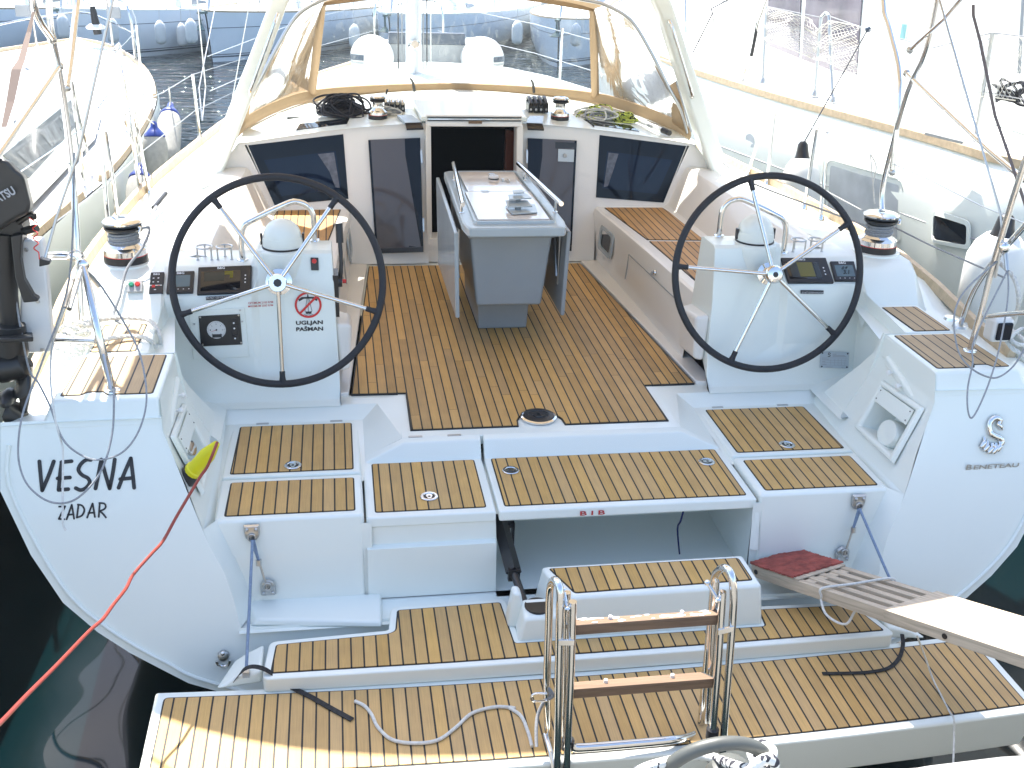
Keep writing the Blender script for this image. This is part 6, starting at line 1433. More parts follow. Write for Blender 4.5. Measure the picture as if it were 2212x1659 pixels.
wire('lifeline', [at(530, 126, x=-1.75), T1, mid(T1, T2), T2, T2b, mid(T2, T3), T3, at(120, 370, x=-2.0)], .003, STEELB)
wire('lifeline', [at(524, 190, x=-1.75), at(420, 240, x=-1.9), at(310, 325, x=-2.03), at(240, 390, x=-2.0), at(120, 480, x=-2.0)], .003, STEELB)
for (u0, v0, u1, v1) in ((426, 0, 444, 190), (468, 0, 430, 190)): wire('shroud', [at(u0, v0, x=-1.93), at(u1, v1, x=-1.93), at(437, 262, x=-1.90)], .005, STEELB)
for (u0, v0, u1, v1) in ((426, 150, 445, 285), (452, 150, 437, 285)): pass
MB().use(STEEL).tube([(.40, 7.5, .51), (.38, 7.5, 1.08), (.2, 8.2, 1.1), (0, 8.5, 1.1), (-.2, 8.2, 1.1), (-.38, 7.5, 1.08), (-.40, 7.5, .51)], .013, 10, smooth=4).build('pulpit', None, Y)
# ================================================================== fenders
def fender(top, bot, x, r, capm, bodym, label, rope_to, grp):
    A = at(*top, x=x); B = at(*bot, x=x); Lf = (A-B).length; d = (B-A).normalized()
    o = MB().use(bodym).lathe([(r*.52, Lf*.17), (r*.80, Lf*.24), (r*.97, Lf*.34), (r, Lf*.45), (r, Lf*.85), (r*.9, Lf*.95), (r*.5, Lf*1.03), (.005, Lf*1.05)], A, d, 28).build('fender', None, ang=50)
    tag(o, label, 'fender', grp)
    kk = 1.0 if capm is FENDBLUE else .62
    b = MB().use(capm).lathe([(r*.14, 0), (r*.26, Lf*.03), (r*.30, Lf*.09), (r*.58*kk, Lf*.15), (r*.80*kk, Lf*.20), (r*.86*kk, Lf*.235), (r*.80*kk, Lf*.25)], A, d, 28); b.build('fender_cap', None, o, ang=50)
    if rope_to: MB().use(BLACKROPE if capm is not FENDBLUE else WHITEROPE).tube([Vector(rope_to), A+d*.02], .005, 8).build('fender_rope', None, o)
fender((369, 222), (360, 352), -2.22, .098, FENDBLUE, FENDCOV, 'grey cloth-covered fender with blue top, farthest of the three on the port side', T1.lerp(T2, .42), 'fenders between the yacht and its port neighbour')
fender((332, 262), (340, 400), -2.20, .090, FENDBLUE, FENDCOV, 'middle cloth-covered fender with dark blue top hanging by the port stanchions', T2b, 'fenders between the yacht and its port neighbour')
fender((304, 352), (300, 500), -2.16, .088, FENDBLUE, FENDCOV, 'nearest cloth-covered fender with blue top on the port side, low by the toe rail', T2, 'fenders between the yacht and its port neighbour')
fender((1735, 305), (1722, 520), 2.28, .130, BLACK, FENDER, 'big white fender with black top behind the starboard wheel', at(1873, 66, x=2.9), 'big white fenders between the yacht and its starboard neighbour')
fender((2176, 462), (2120, 720), 2.34, .150, BLACK, FENDER, 'big white fender with black top at the right edge beside the pushpit', at(2195, 400, x=2.36), 'big white fenders between the yacht and its starboard neighbour')
fender((1935, 560), (1950, 700), 2.16, .06, FENDBLUE, FENDBLUE, 'dark blue fender glimpsed behind the starboard primary winch', None, None)
# ================================================================== quay and hoop
b = MB(); rq = random.Random(9); xs_ = np.concatenate([[-90, -30], np.linspace(-6, 8, 80), [30, 90]])
rows = []
for (dy, dz) in ((-90, .40), (-3.0, .40), (-.25, .402), (-.02, .40), (0, .38), (.0, .1), (0, -2.0)): rows.append([(x, -4.14+.033*max(-8, min(10, x))+dy+(rq.uniform(-.006, .006) if dy > -.1 else 0), dz+(rq.uniform(-.004, .004) if dz > .3 else 0)) for x in xs_])
b.loft(rows); tag(b.build('quay', STONE, ang=40), None, kind='structure')
hc = at(1545, 1668, y=-4.22); hd = (Vector(CAM.tolist())-hc).normalized(); hu = Vector((1, 0, 0)); hv = Vector((0, -.25, 1)).normalized()
RH = .112*1.0
HO = MB().use(GREYTUBE).tube([hc+hu*math.cos(a)*.108+hv*math.sin(a)*.098 for a in np.linspace(0, 2*math.pi, 49)[:-1]], .0145, 14, True).build('mooring_ring', None); tag(HO, 'grey painted steel hoop standing at the quay edge behind the ladder', 'mooring ring')
MB().use(GREYTUBE).lathe([(.055, -.06), (.055, .0), (.04, .03), (.01, .045)], (hc.x+.06, hc.y+.06, hc.z-.075), seg=24).build('ring_base', None, HO)
mr = [((1180, 1668), -4.25), ((1260, 1650), -4.2), ((1330, 1640), -4.22), ((1420, 1634), -4.15), ((1470, 1626), -4.12), ((1520, 1624), -4.14), ((1560, 1630), -4.2), ((1600, 1645), -4.24), ((1640, 1655), -4.25), ((1668, 1640), -4.24), ((1684, 1610), -4.22), ((1665, 1590), -4.2), ((1640, 1605), -4.18), ((1642, 1640), -4.2), ((1670, 1660), -4.25), ((1690, 1640), -4.28), ((1670, 1622), -4.25), ((1650, 1640), -4.2), ((1625, 1675), -4.25)]
zz5 = lambda u, v: zc(u, v, 1900, 2151)
mr = [((1150, 1690), -4.3), ((1250, 1645), -4.25), ((1420, 1600), -4.2), ((1500, 1575), -4.12), ((1620, 1560), -4.1), ((1740, 1580), -4.12), ((1860, 1625), -4.2), ((1980, 1660), -4.26), ((2080, 1650), -4.28), ((2180, 1590), -4.26), ((2195, 1520), -4.22), ((2120, 1475), -4.2), ((2045, 1500), -4.17), ((2040, 1570), -4.18), ((2090, 1640), -4.22), ((2170, 1680), -4.28), ((2215, 1620), -4.3), ((2150, 1585), -4.3), ((2060, 1640), -4.3), ((1980, 1720), -4.3)]
thing_tube('mooring_rope', [at(*zz5(*q), y=y) for q, y in mr], .0105, FLECKROPE, 'white mooring rope with black flecks threaded through the grey hoop at the bottom edge', 'rope', 12, 6)
# ================================================================== water
b = MB().quad((-400, -60, -1.0), (400, -60, -1.0), (400, 700, -1.0), (-400, 700, -1.0)); tag(b.build('water', WATER, flat=True), None, kind='structure')
# ================================================================== inflatable dinghy on the foredeck
DGY = empty('inflatable_dinghy', (0.02, 5.0, .58), 'white inflatable dinghy with two round tube ends lashed on the foredeck', 'dinghy')
for s in (-1, 1):
    P = [(s*.53, -.04, .22), (s*.53, .10, .21), (s*.52, .45, .17), (s*.42, .85, .12), (s*.22, 1.1, .10), (0, 1.15, .10)]
    b = MB().use(FENDER).tube(P, [.205, .205, .20, .18, .15, .14]*1, 28); b.lathe([(.205*math.cos(a), .146*math.sin(a)) for a in np.linspace(0, 1.57, 10)], (s*.53, -.038, .22), (0, -1, 0), 28)
    o = b.build('tube', None, DGY, ang=50)
    def bpt(ph, z):
        k = math.sqrt(max(0, 1-(z/.205)**2)); return (s*(.53+.209*math.cos(ph)*k), -.04-.150*math.sin(ph)*k, .22+z)
    b = MB().use(STRIPE).loft([[bpt(ph, z) for ph in np.linspace(-.15, 1.15, 12)] for z in (.035, .015, -.015)]); b.use(CLIP).loft([[bpt(ph, z) for ph in np.linspace(-.15, 1.15, 12)] for z in (-.03, -.05)]); b.build('rubbing_stripe', None, DGY)
b = MB().use(CLIP).hexa([(-.34, .10, .05), (.34, .10, .05), (.34, .14, .05), (-.34, .14, .05)], [(-.36, .10, .40), (.36, .10, .40), (.36, .14, .40), (-.36, .14, .40)]); b.build('transom', None, DGY)
b = MB().use(STRIPE).box(-.37, .37, .085, .155, .33, .44); b.build('transom_pad', None, DGY, bevel=.01)
# mast of our yacht just forward of the coachroof
b = MB().use(ALU).tube([(-.23, 3.35, .86), (-.23, 3.35, 9)], .075, 16, flat=(1.3, .85)); M_ = b.build('mast', None, Y)
for x, mt in ((-.16, GREYROPE), (-.13, BLACKROPE), (-.33, GREYROPE), (-.10, WHITEROPE), (-.36, BLACKROPE)): wire('halyard', [(x, 3.24, .92), (x*.9-.02, 3.27, 4.5), (-.22, 3.3, 8)], .0055, mt)
MB().use(STEEL).lathe([(.05, 0), (.045, .06), (.03, .10)], (-.23, 3.28, 1.10), (0, -1, .2), 16).build('mast_winch', None, Y)
for s in (-1, 1):
    b = MB().use(STEEL).tube([(s*1.2, 4.4, .58), (s*1.2, 4.4, 1.15)], .012, 8); b.build('stanchion', None, Y)
    wire('lifeline', [(s*1.80, 2.8, 1.05), (s*1.15, 5.5, 1.08), (s*.35, 7.6, 1.1)], .003, STEELB); wire('lifeline', [(s*1.80, 2.8, .80), (s*1.15, 5.5, .80), (s*.35, 7.6, .80)], .003, STEELB)
wire('lower_shroud', [(-1.72, 3.3, .52), (-.25, 3.35, 6.5)], .004, STEELB); wire('lower_shroud', [(1.72, 3.3, .52), (-.2, 3.35, 6.5)], .004, STEELB)
# ================================================================== neighbouring yacht to starboard
NR = empty('sailing_yacht', (3.4, 0, -1.0), 'large white yacht alongside to starboard, netted rails and tan gunwale strip', 'sailing yacht')
tr_ = [at(1560, 178, z=.80), at(1624, 200, z=.80), at(1724, 230, z=.80), at(1900, 278, z=.80), at(2050, 320, z=.80), at(2184, 360, z=.80)]
path = [Vector((3.9, 11.5, 1.05)), Vector((3.0, 9.8, .98)), Vector((2.5, 8, .92)), Vector((2.30, 6.3, .86)), Vector((2.31, 5, .82)), Vector((2.39, 4.07, .80))]+tr_[1:]+[Vector((3.62, -.6, .79)), Vector((3.72, -2.5, .78))]
def RX(y): return float(np.interp(-y, [-p.y for p in path], [p.x for p in path]))
for p in path: pass
sh = resample(spline(path, 5), 60)
tow = lambda p, i: (sh[min(i+1, 59)]-sh[max(i-1, 0)]).normalized().cross(Vector((0, 0, 1)))
b = MB(); rows = []
for i, p in enumerate(sh):
    n = tow(p, i); n = n if n.x < 0 else -n
    rows.append([p+n*-.05+Vector((0, 0, .03)), p+n*-.0+Vector((0, 0, .02)), p+n*.03+Vector((0, 0, -.02)), p+n*.10+Vector((0, 0, -.14)), p+n*.13+Vector((0, 0, -.35)), p+n*.12+Vector((0, 0, -.8)), p+n*.06+Vector((0, 0, -1.3)), p+n*-.2+Vector((0, 0, -1.9))])
b.loft(rows)
b.build('hull', GEL, NR, ang=40)
hulls = rows
# deck
b = MB(); b.loft([[p+Vector((.03, 0, .012)), p+Vector((.6, 0, .05)), p+Vector((1.8, 0, .10)), p+Vector((4.0, 0, .05))] for p in sh]); b.build('deck', NONSKID, NR)
b = MB(); segs = [(8, 19), (20, 24), (25, 52)]
for a, c in ((6, 21), (22, 27), (28, 59)):
    b = MB(); rows = []
    for i in range(a, c):
        p = sh[i]; n = tow(p, i); n = n if n.x < 0 else -n
        rows.append([p+n*.034+Vector((0, 0, .0)), p+n*.030+Vector((0, 0, .055)), p-n*.012+Vector((0, 0, .062)), p-n*.02+Vector((0, 0, .02))])
    b.loft(rows, True, True); b.build('gunwale_strip', RAILALU, NR, bevel=.006)
# hull plane near us for ports and lines
def hullpt(u, v, d=0.0):
    lo, best = None, None
    for k in range(60):
        y = 4.0-k*.12
        i = min(range(60), key=lambda j: abs(sh[j].y-y)); n = tow(sh[i], i); n = n if n.x < 0 else -n
        q = at(u, v, pl=(tuple(sh[i]+n*.125), tuple(n)))
        e = abs(q.y-y)
        if best is None or e < best: best = e; lo = (q, n)
    return lo[0]+lo[1]*d, lo[1]
def hpoly(uvs, d): return [hullpt(u, v, d)[0] for u, v in uvs]
zh = lambda pts: [zc(x, y, 2600, 0, 1.617) for x, y in pts]
def rpoly(pts, r=.2, k=4): return rnd(pts, r, k)
po = rnd(zh([(1655, 1310), (1880, 1385), (1880, 1565), (1640, 1520)]), 14); pi_ = rnd(zh([(1655, 1345), (1858, 1410), (1855, 1535), (1650, 1500)]), 8)
b = MB().use(GEL).loft([hpoly(po, .004), hpoly(po, .014), hpoly(pi_, .014), hpoly(pi_, .004)], True); o = b.build('porthole', None, NR, fix=False)
MB().use(INTERIOR).add(hpoly(pi_, .006), [list(range(len(pi_)))]).build('port_glass', DARKGLASS, o, flat=True, fix=False)
po = rnd(zh([(985, 1000), (1455, 1130), (1440, 1530), (965, 1390)]), 16); pi_ = rnd(zh([(1005, 1035), (1435, 1160), (1420, 1500), (985, 1370)]), 6)
b = MB().use(CLIP).loft([hpoly(po, .004), hpoly(inset(po, -.8), .007)], True); b.use(GEL).add(hpoly(po, .005), [list(range(len(po)))]); o = b.build('hull_window', None, NR, fix=False, flat=True)
MB().add(hpoly(pi_, .009), [list(range(len(pi_)))]).build('window_glass', mat('grey_hull_glass', (.50, .53, .55), .18, coat=.3, var=.18, vscale=6), o, flat=True, fix=False)
for (a, c) in (((320, 920), (1600, 1395)), ((1880, 1490), (2212, 1600))):
    P = [hullpt(*zc(a[0]*(1-t)+c[0]*t, a[1]*(1-t)+c[1]*t, 2600, 0, 1.617), .002)[0] for t in np.linspace(0, 1, 14)]
    MB().use(GREYINK).tube(P, .006, 6).build('hull_line', None, NR)
po = rnd(zh([(470, 845), (500, 835), (525, 860), (522, 930), (470, 918)]), 8)
MB().add(hpoly(po, .003), [list(range(len(po)))]).build('small_port', MATS['grey_hull_glass'], NR, flat=True, fix=False)
# cabin with dark side windows
XW = 3.62
b = MB(); cw = [at(*q, x=XW) for q in zh([(120, 265), (1250, 560), (2900, 950), (2900, -600), (120, -600)])]
zc1 = zh([(612, 0), (812, 5), (800, 390), (590, 350)]); zc2 = zh([(848, 8), (1196, 12), (1160, 468), (815, 395)])
zc1 = [(u, v-(20 if k < 2 else 0)) for k, (u, v) in enumerate(zc1)]; zc2 = [(u, v-(20 if k < 2 else 0)) for k, (u, v) in enumerate(zc2)]
b = MB(); b.hexa([(XW, 7.6, .84), (XW, -2.2, .84), (XW+2.2, -2.2, .84), (XW+2.2, 7.6, .84)], [(XW+.02, 6.4, 1.95), (XW+.02, -1.6, 2.15), (XW+2, -1.6, 2.15), (XW+2, 6.4, 1.95)])
cb_ = b.build('cabin', GEL, NR, bevel=.06, seg=4)
for zq_ in (zc1, zc2):
    P = [at(*q, x=XW-.006)+Vector((.0, 0, 0)) for q in zq_]; MB().slab(P, (.01, 0, 0)).build('cabin_window', WINDPURP, NR)
b = MB().use(CLIP); P = [at(*q, x=XW-.004) for q in zh([(1950, 130), (2212, 130), (2212, 600), (1880, 470)])]; b.slab(P, (.01, 0, 0)); b.build('cabin_panel', mat('pale_panel', (.62, .64, .64), .4), NR)
P = at(*zc(1455, 200, 2600, 0, 1.617), x=XW-.02); b = MB().use(mat('teal_tube', (.22, .42, .44), .3)).tube([P+Vector((0, 0, .06)), P-Vector((0, 0, .06))], .022, 10); b.use(WHITEPL).tube([P-Vector((0, 0, .06)), P-Vector((0, 0, .16))], .018, 10); b.build('teal_bottle', None, NR)
# stanchions, gate and netting
zn_ = lambda u, v: zc(u, v, 2600, 0, 1.617)
bases = [((575, 520), (598, 40)), ((900, 600), (940, 110)), ((1015, 640), (990, 100)), ((1905, 870), (2015, 205)), ((95, 270), (92, -20))]
tops = []
for (q0, q1) in bases:
    p0 = at(*zn_(*q0), z=.84); p1 = at(*zn_(*q1), x=p0.x); tops.append((p0, p1)); b = MB().tube([p0, p1], .013, 10); b.lathe([(.03, 0), (.028, .012), (.016, .04)], p0, seg=14); b.build('stanchion', STEELB, NR)
MB().tube([tops[1][1], at(*zn_(968, 82), x=tops[1][0].x+.04), tops[2][1]], .013, 10, smooth=5).build('gate_bend', STEELB, NR)
def net(poly_top, poly_bot, nc, sag, label):
    """diamond net between an upper and a lower line"""
    b = MB().use(NETM); nr = max(3, int(nc*.30)); rn = random.Random(3)
    T_ = resample([Vector(p) for p in poly_top], nc+1); B_ = resample([Vector(p) for p in poly_bot], nc+1)
    L = lambda i, j: T_[i].lerp(B_[i], j/nr)+Vector((.02*math.sin(i*.35+j*.5), .006*math.sin(i*1.3+j), .005*math.sin(i*.9+j*.7)))
    for i in range(nc):
        for j in range(nr):
            if (i+j) % 2 == 0: b.tube([L(i, j), L(i+1, j+1)], .0017, 3)
            else: b.tube([L(i+1, j), L(i, j+1)], .0017, 3)
    for e in (T_, B_): b.tube(e, .0035, 4)
    return b.build('safety_net', None, NR, flat=True, fix=False)
p = lambda u, v, x: at(*zn_(u, v), x=x)
x0, x1, x2, x3 = tops[4][0].x, tops[0][0].x, tops[1][0].x, tops[3][0].x
net([p(92, 100, x0), p(250, 80, x0), p(600, 45, x1), p(760, 85, x1), p(860, 110, x2), p(920, 190, x2), p(1000, 130, x2), p(1180, 165, x2)],
    [p(92, 260, x0), p(350, 275, x0), p(590, 250, x1), p(760, 310, x1), p(900, 370, x2), p(960, 380, x2), p(1060, 430, x2), p(1160, 470, x2)], 96, 0, '')
net([p(1640, 330, x3-.25), p(1800, 260, x3-.15), p(2015, 215, x3), p(2230, 240, x3+.1)], [p(1640, 640, x3-.25), p(1800, 650, x3-.15), p(1960, 600, x3), p(2230, 640, x3+.1)], 44, 0, '')
for i in range(2): pass
MB().use(GREYROPE).tube([tops[4][1], tops[0][1], tops[1][1]], .004, 6).build('guard_wire', None, NR)
MB().use(GREYROPE).tube([tops[2][1], at(*zn_(1235, 185), x=x2), p(1640, 300, x3-.25), tops[3][1], p(2300, 240, x3+.1)], .004, 6).build('guard_wire', None, NR)
MB().use(GREYROPE).tube([p(500, 440, x1), p(1000, 560, x2), p(1500, 610, x2+.1), tops[3][0]+Vector((0, 0, .3)), p(2300, 640, x3+.1)], .003, 6).build('guard_wire', None, NR)
b = MB().use(STRIPE).ball(at(*zn_(1235, 185), x=x2), .022, 12); b.build('line_clip', None, NR)
# furled line / shroud with turnbuckle and chain plate
b = MB().use(STEEL).tube([at(*zn_(605, -20), x=2.6), at(*zn_(550, 130), x=2.6), at(*zn_(480, 440), x=2.6)], .012, 10); b.use(BLACK).tube([at(*zn_(545, 140), x=2.6), at(*zn_(505, 350), x=2.6)], .015, 10); b.use(STEELB).tube([at(*zn_(480, 430), x=2.6), at(*zn_(440, 520), x=2.6)], .020, 10); b.build('shroud', None, NR)
b = MB().use(WHITEPL); P = [at(*zn_(*q), x=2.52) for q in ((405, 560), (455, 560), (440, 700), (430, 765), (405, 775), (388, 720))]; b.slab(P, (.015, 0, 0)); b.use(BLACK)
for k in range(6): b.ball(at(*zn_(410+8*(k % 2), 680+16*k), x=2.515), .007, 8)
b.build('chain_plate', None, NR)
b = MB().use(BLACKROPE).tube([at(*zn_(135, 335), x=2.7), at(*zn_(260, 85), x=2.7), at(*zn_(252, 55), x=2.7), at(*zn_(375, -10), x=2.7)], .007, 8); b.tube([at(*zn_(265, 90), x=2.7), at(*zn_(268, 180), x=2.7), at(*zn_(278, 215), x=2.7)], .004, 6); b.build('tie_line', None, NR)
# coil of dark rope hanging outboard behind the net
b = MB().use(BLACKROPE)
for k in range(9):
    c = at(*zn_(2120+14*math.sin(k*2), 590+9*math.cos(k*3)), x=x3+.08); r = .09+.016*(k % 3)
    b.tube([c+Vector((0, math.cos(a+k)*r*(1.25+.3*math.sin(k+2*a)), math.sin(a)*r*(.35+.25*math.sin(k*1.9))+.02*math.sin(k*2))) for a in np.linspace(0, 2*math.pi, 15)[:-1]], .008, 6, True)
tag(b.build('coiled_rope', None), 'dark coil of rope hanging behind the net of the starboard neighbour', 'coiled rope')
b = MB().use(CLIP).tube([at(*zn_(2205, 0), x=x3+.2), at(*zn_(2180, 460), x=x3+.2)], .012, 8); b.build('gate_post', None, NR)
b = MB(); P = [at(*zn_(*q), z=.90) for q in ((1570, 805), (1860, 865), (2100, 960), (1760, 880))]
b.use(CLIP).slab([at(*zn_(*q), z=.93) for q in ((1600, 800), (1860, 862), (1830, 885), (1590, 825))], (0, 0, -.02)); b.build('deck_hatch', None, NR, bevel=.004)
# ================================================================== neighbouring yacht to port
NL = empty('sailing_yacht', (-4.2, 1.5, -1.0), 'white yacht alongside to port with long smoked cabin window and wooden toe rail', 'sailing yacht')
sp_ = [(-2.62, -3.4), (-2.50, -1.5), (-2.43, .1), (-2.36, .9), (-2.30, 1.8), (-2.34, 3.4), (-2.47, 4.7), (-2.75, 6.0), (-3.15, 7.2), (-3.5, 7.9), (-3.85, 8.3)]
pp = [(-5.9, -3.4), (-6.0, -1.5), (-6.0, .1), (-5.95, 1.0), (-5.85, 2.0), (-5.7, 3.4), (-5.4, 4.7), (-5.0, 6.0), (-4.55, 7.1), (-4.2, 7.8), (-3.9, 8.3)]
SB = spline([Vector((x, y, .44+.012*max(0, y))) for x, y in sp_], 4); PB = spline([Vector((x, y, .44+.012*max(0, y))) for x, y in pp], 4)
n_ = len(SB); b = MB()
for E_, s in ((SB, 1), (PB, -1)):
    b.loft([[p, p+Vector((s*.012, 0, -.05)), p+Vector((s*.0, 0, -.5)), p+Vector((-s*.12, 0, -1.0)), p+Vector((-s*.6, 0, -1.7))] for p in E_])
b.quad(SB[0], PB[0], PB[0]+Vector((.6, .3, -1.7)), SB[0]+Vector((-.6, .3, -1.7))); b.build('hull', GEL, NL, ang=40)
b = MB(); b.loft([[a+Vector((-.01, 0, .002)), a.lerp(c, .25)+Vector((0, 0, .03)), a.lerp(c, .5)+Vector((0, 0, .05)), a.lerp(c, .75)+Vector((0, 0, .03)), c+Vector((.01, 0, .002))] for a, c in zip(SB, PB)]); b.build('deck', NONSKID, NL)
for E_, s in ((SB, 1), (PB, -1)):
    for a, c in ((0, 13), (14, 22), (23, n_)):
        b = MB(); b.loft([[p+Vector((-s*.045, 0, .0)), p+Vector((-s*.040, 0, .045)), p+Vector((-s*.012, 0, .045)), p+Vector((-s*.005, 0, 0))] for p in E_[a:c]], True, True); b.build('toe_rail', RAILALU, NL, bevel=.003)
# cabin
b = MB(); b.loft([[(-2.585+d, y, .49+.01*y), (-2.72+d, y-.02, h), (-3.1+d, y-.05, h+.07), (-4.1, y-.1, h+.13), (-5.0, y-.05, h+.06), (-5.35-d, y, .49)] for y, h, d in ((-3.0, .88, 0), (0, .88, 0), (2.4, .86, 0), (3.3, .82, -.12), (4.3, .74, -.4), (5.0, .60, -.7))]); b.build('cabin', GEL, NL, ang=35)
WP = ((-2.665, 2, .73), (1, 0, .36))
wq = [at(152.5, 216, pl=WP), at(177.4, 257.8, pl=WP), at(61, 385, pl=WP), at(5.5, 335, pl=WP)]
wn2 = Vector((1, 0, .36)).normalized()
MB().slab([p+wn2*.006 for p in wq], wn2*-.01).build('cabin_window', GREYGLASS, NL)
for k in (0.10, .42, .72):
    a = wq[3].lerp(wq[0], k); c = wq[2].lerp(wq[1], k); d = (wq[0]-wq[3])*.22
    MB().add([a.lerp(c, .2)+wn2*.008, (a+d).lerp(c+d, .2)+wn2*.008, (a+d).lerp(c+d, .85)+wn2*.008, a.lerp(c, .85)+wn2*.008], [(0, 1, 2, 3)]).build('window_pane', mat('pane_lighter', (.26, .28, .29), .08, coat=.4, var=.5, vscale=9) if 'pane_lighter' not in MATS else MATS['pane_lighter'], NL, flat=True)
# pulpit, anchor gear, stanchions
def tubeL(P, r=.013, nm='pulpit', k=4): return MB().tube(P, r, 10, smooth=k).build(nm, STEEL, NL)
zL = lambda u, v: zc(u, v, 0, 0, 3.687)
A = [(-2.95, 6.6, .55), (-2.98, 6.6, 1.08), (-3.3, 7.3, 1.12), (-3.75, 8.2, 1.14), (-4.15, 7.4, 1.12), (-4.45, 6.8, 1.08), (-4.5, 6.7, .55)]
tubeL(A); tubeL([(-3.35, 7.6, .55), (-3.36, 7.6, 1.13)], k=1); tubeL([(-4.15, 7.5, .55), (-4.16, 7.5, 1.12)], k=1)
tubeL([(-2.96, 6.6, .82), (-3.4, 7.6, .86), (-3.78, 8.15, .88), (-4.2, 7.5, .86), (-4.48, 6.75, .82)], .010)
b = MB().use(BLACK).tube([at(*zL(1320, 90), y=7.6), at(*zL(1370, 350), y=7.6)], [.03, .045], 12); b.use(WHITEPL).lathe([(.10, 0), (.11, .02), (.07, .05)], at(*zL(1365, 345), y=7.6)+Vector((0, 0, -.05)), seg=20); b.use(BLACK).tube([at(*zL(1380, 400), y=7.6), at(*zL(1400, 490), y=7.6)], .045, 14); b.build('furling_drum', None, NL)
tubeL([at(*zL(1300, 60), y=7.6), at(*zL(1180, -10), y=7.7)], .008, 'forestay', 1)
b = MB().use(GEL).ball((-3.75, 7.0, .50), .20, 20, (1, .8, .55)); b.build('windlass_cover', None, NL)
for x in (-3.25, -4.2): MB().use(CLIP).box(x-.07, x+.07, 7.28, 7.33, .90, 1.02).build('deck_light_box', None, NL)
for i, (x, y) in enumerate(((-2.55, 4.6), (-2.42, 2.9), (-2.40, 1.2), (-2.48, -.4))):
    h = .62; z0_ = .47
    tubeL([(x-.03, y, z0_), (x-.03, y, z0_+h)], .012, 'stanchion', 1)
    if i in (1, 2): tubeL([(x-.03, y+.25, z0_), (x-.03, y+.03, z0_+h-.02)], .010, 'stanchion_brace', 1)
for hz in (1.09, .80): tubeL([(-2.95, 6.6, hz), (-2.58, 4.6, hz-.01), (-2.45, 2.9, hz-.015), (-2.43, 1.2, hz-.01), (-2.51, -.4, hz)], .0035, 'lifeline', 3)
tubeL([(-2.62, -.9, .44), (-2.60, -.9, .98), (-2.68, -.95, 1.02), (-2.76, -1.0, .98), (-2.78, -1.0, .44)], .014, 'rail_hoop', 4)
b = MB().use(GREYINK).loft([[(-2.75, .2, .492), (-2.62, .2, .488)], [(-2.85, 2.2, .51), (-2.72, 2.2, .505)], [(-3.0, 5.2, .535), (-2.9, 5.2, .53)]]); b.build('deck_strip', mat('pale_blue_deck', (.55, .63, .68), .6), NL)
b = MB().use(WHITEROPE).tube([(-2.55, 3.2, 1.05), (-2.47, 3.0, 1.08), (-2.44, 2.9, 1.12), (-2.50, 2.85, 1.05), (-2.42, 2.75, 1.04), (-2.44, 2.95, 1.1)], .008, 8, smooth=5); tag(b.build('rope', None), 'white rope knotted round the top of a port neighbour stanchion', 'rope')
b = MB().use(STEELB).tube([(-2.70, .9, .90), (-2.85, 1.3, .76)], .012, 8); b.use(BLACK).ball((-2.86, 1.33, .75), .03, 12); tag(b.build('turnbuckle', None), 'steel tensioner with black ends slung along the port neighbour lifeline', 'tensioner')
# white cover and black ball at far left
b = MB(); b.loft([[(-4.9, 1.2, .95), (-4.5, 1.2, 1.22), (-3.9, 1.2, 1.22), (-3.5, 1.2, .95)], [(-4.7, 3.4, .90), (-4.4, 3.4, 1.08), (-3.9, 3.4, 1.08), (-3.6, 3.4, .90)], [(-4.4, 4.1, .84), (-4.3, 4.1, .90), (-4.1, 4.1, .90), (-4.0, 4.1, .84)]]); b.build('deck_cover', GEL, NL, ang=60)
tag(MB().use(STRIPE).ball(tuple(at(53, 161, z=.85)), .055, 20).build('ball_fender', None), 'small dark ball at the forward end of the port neighbour cabin', 'fender')
for R_ in (NR, NL):
    for ch in R_.children: ch.matrix_parent_inverse = Matrix.Translation(-R_.location)
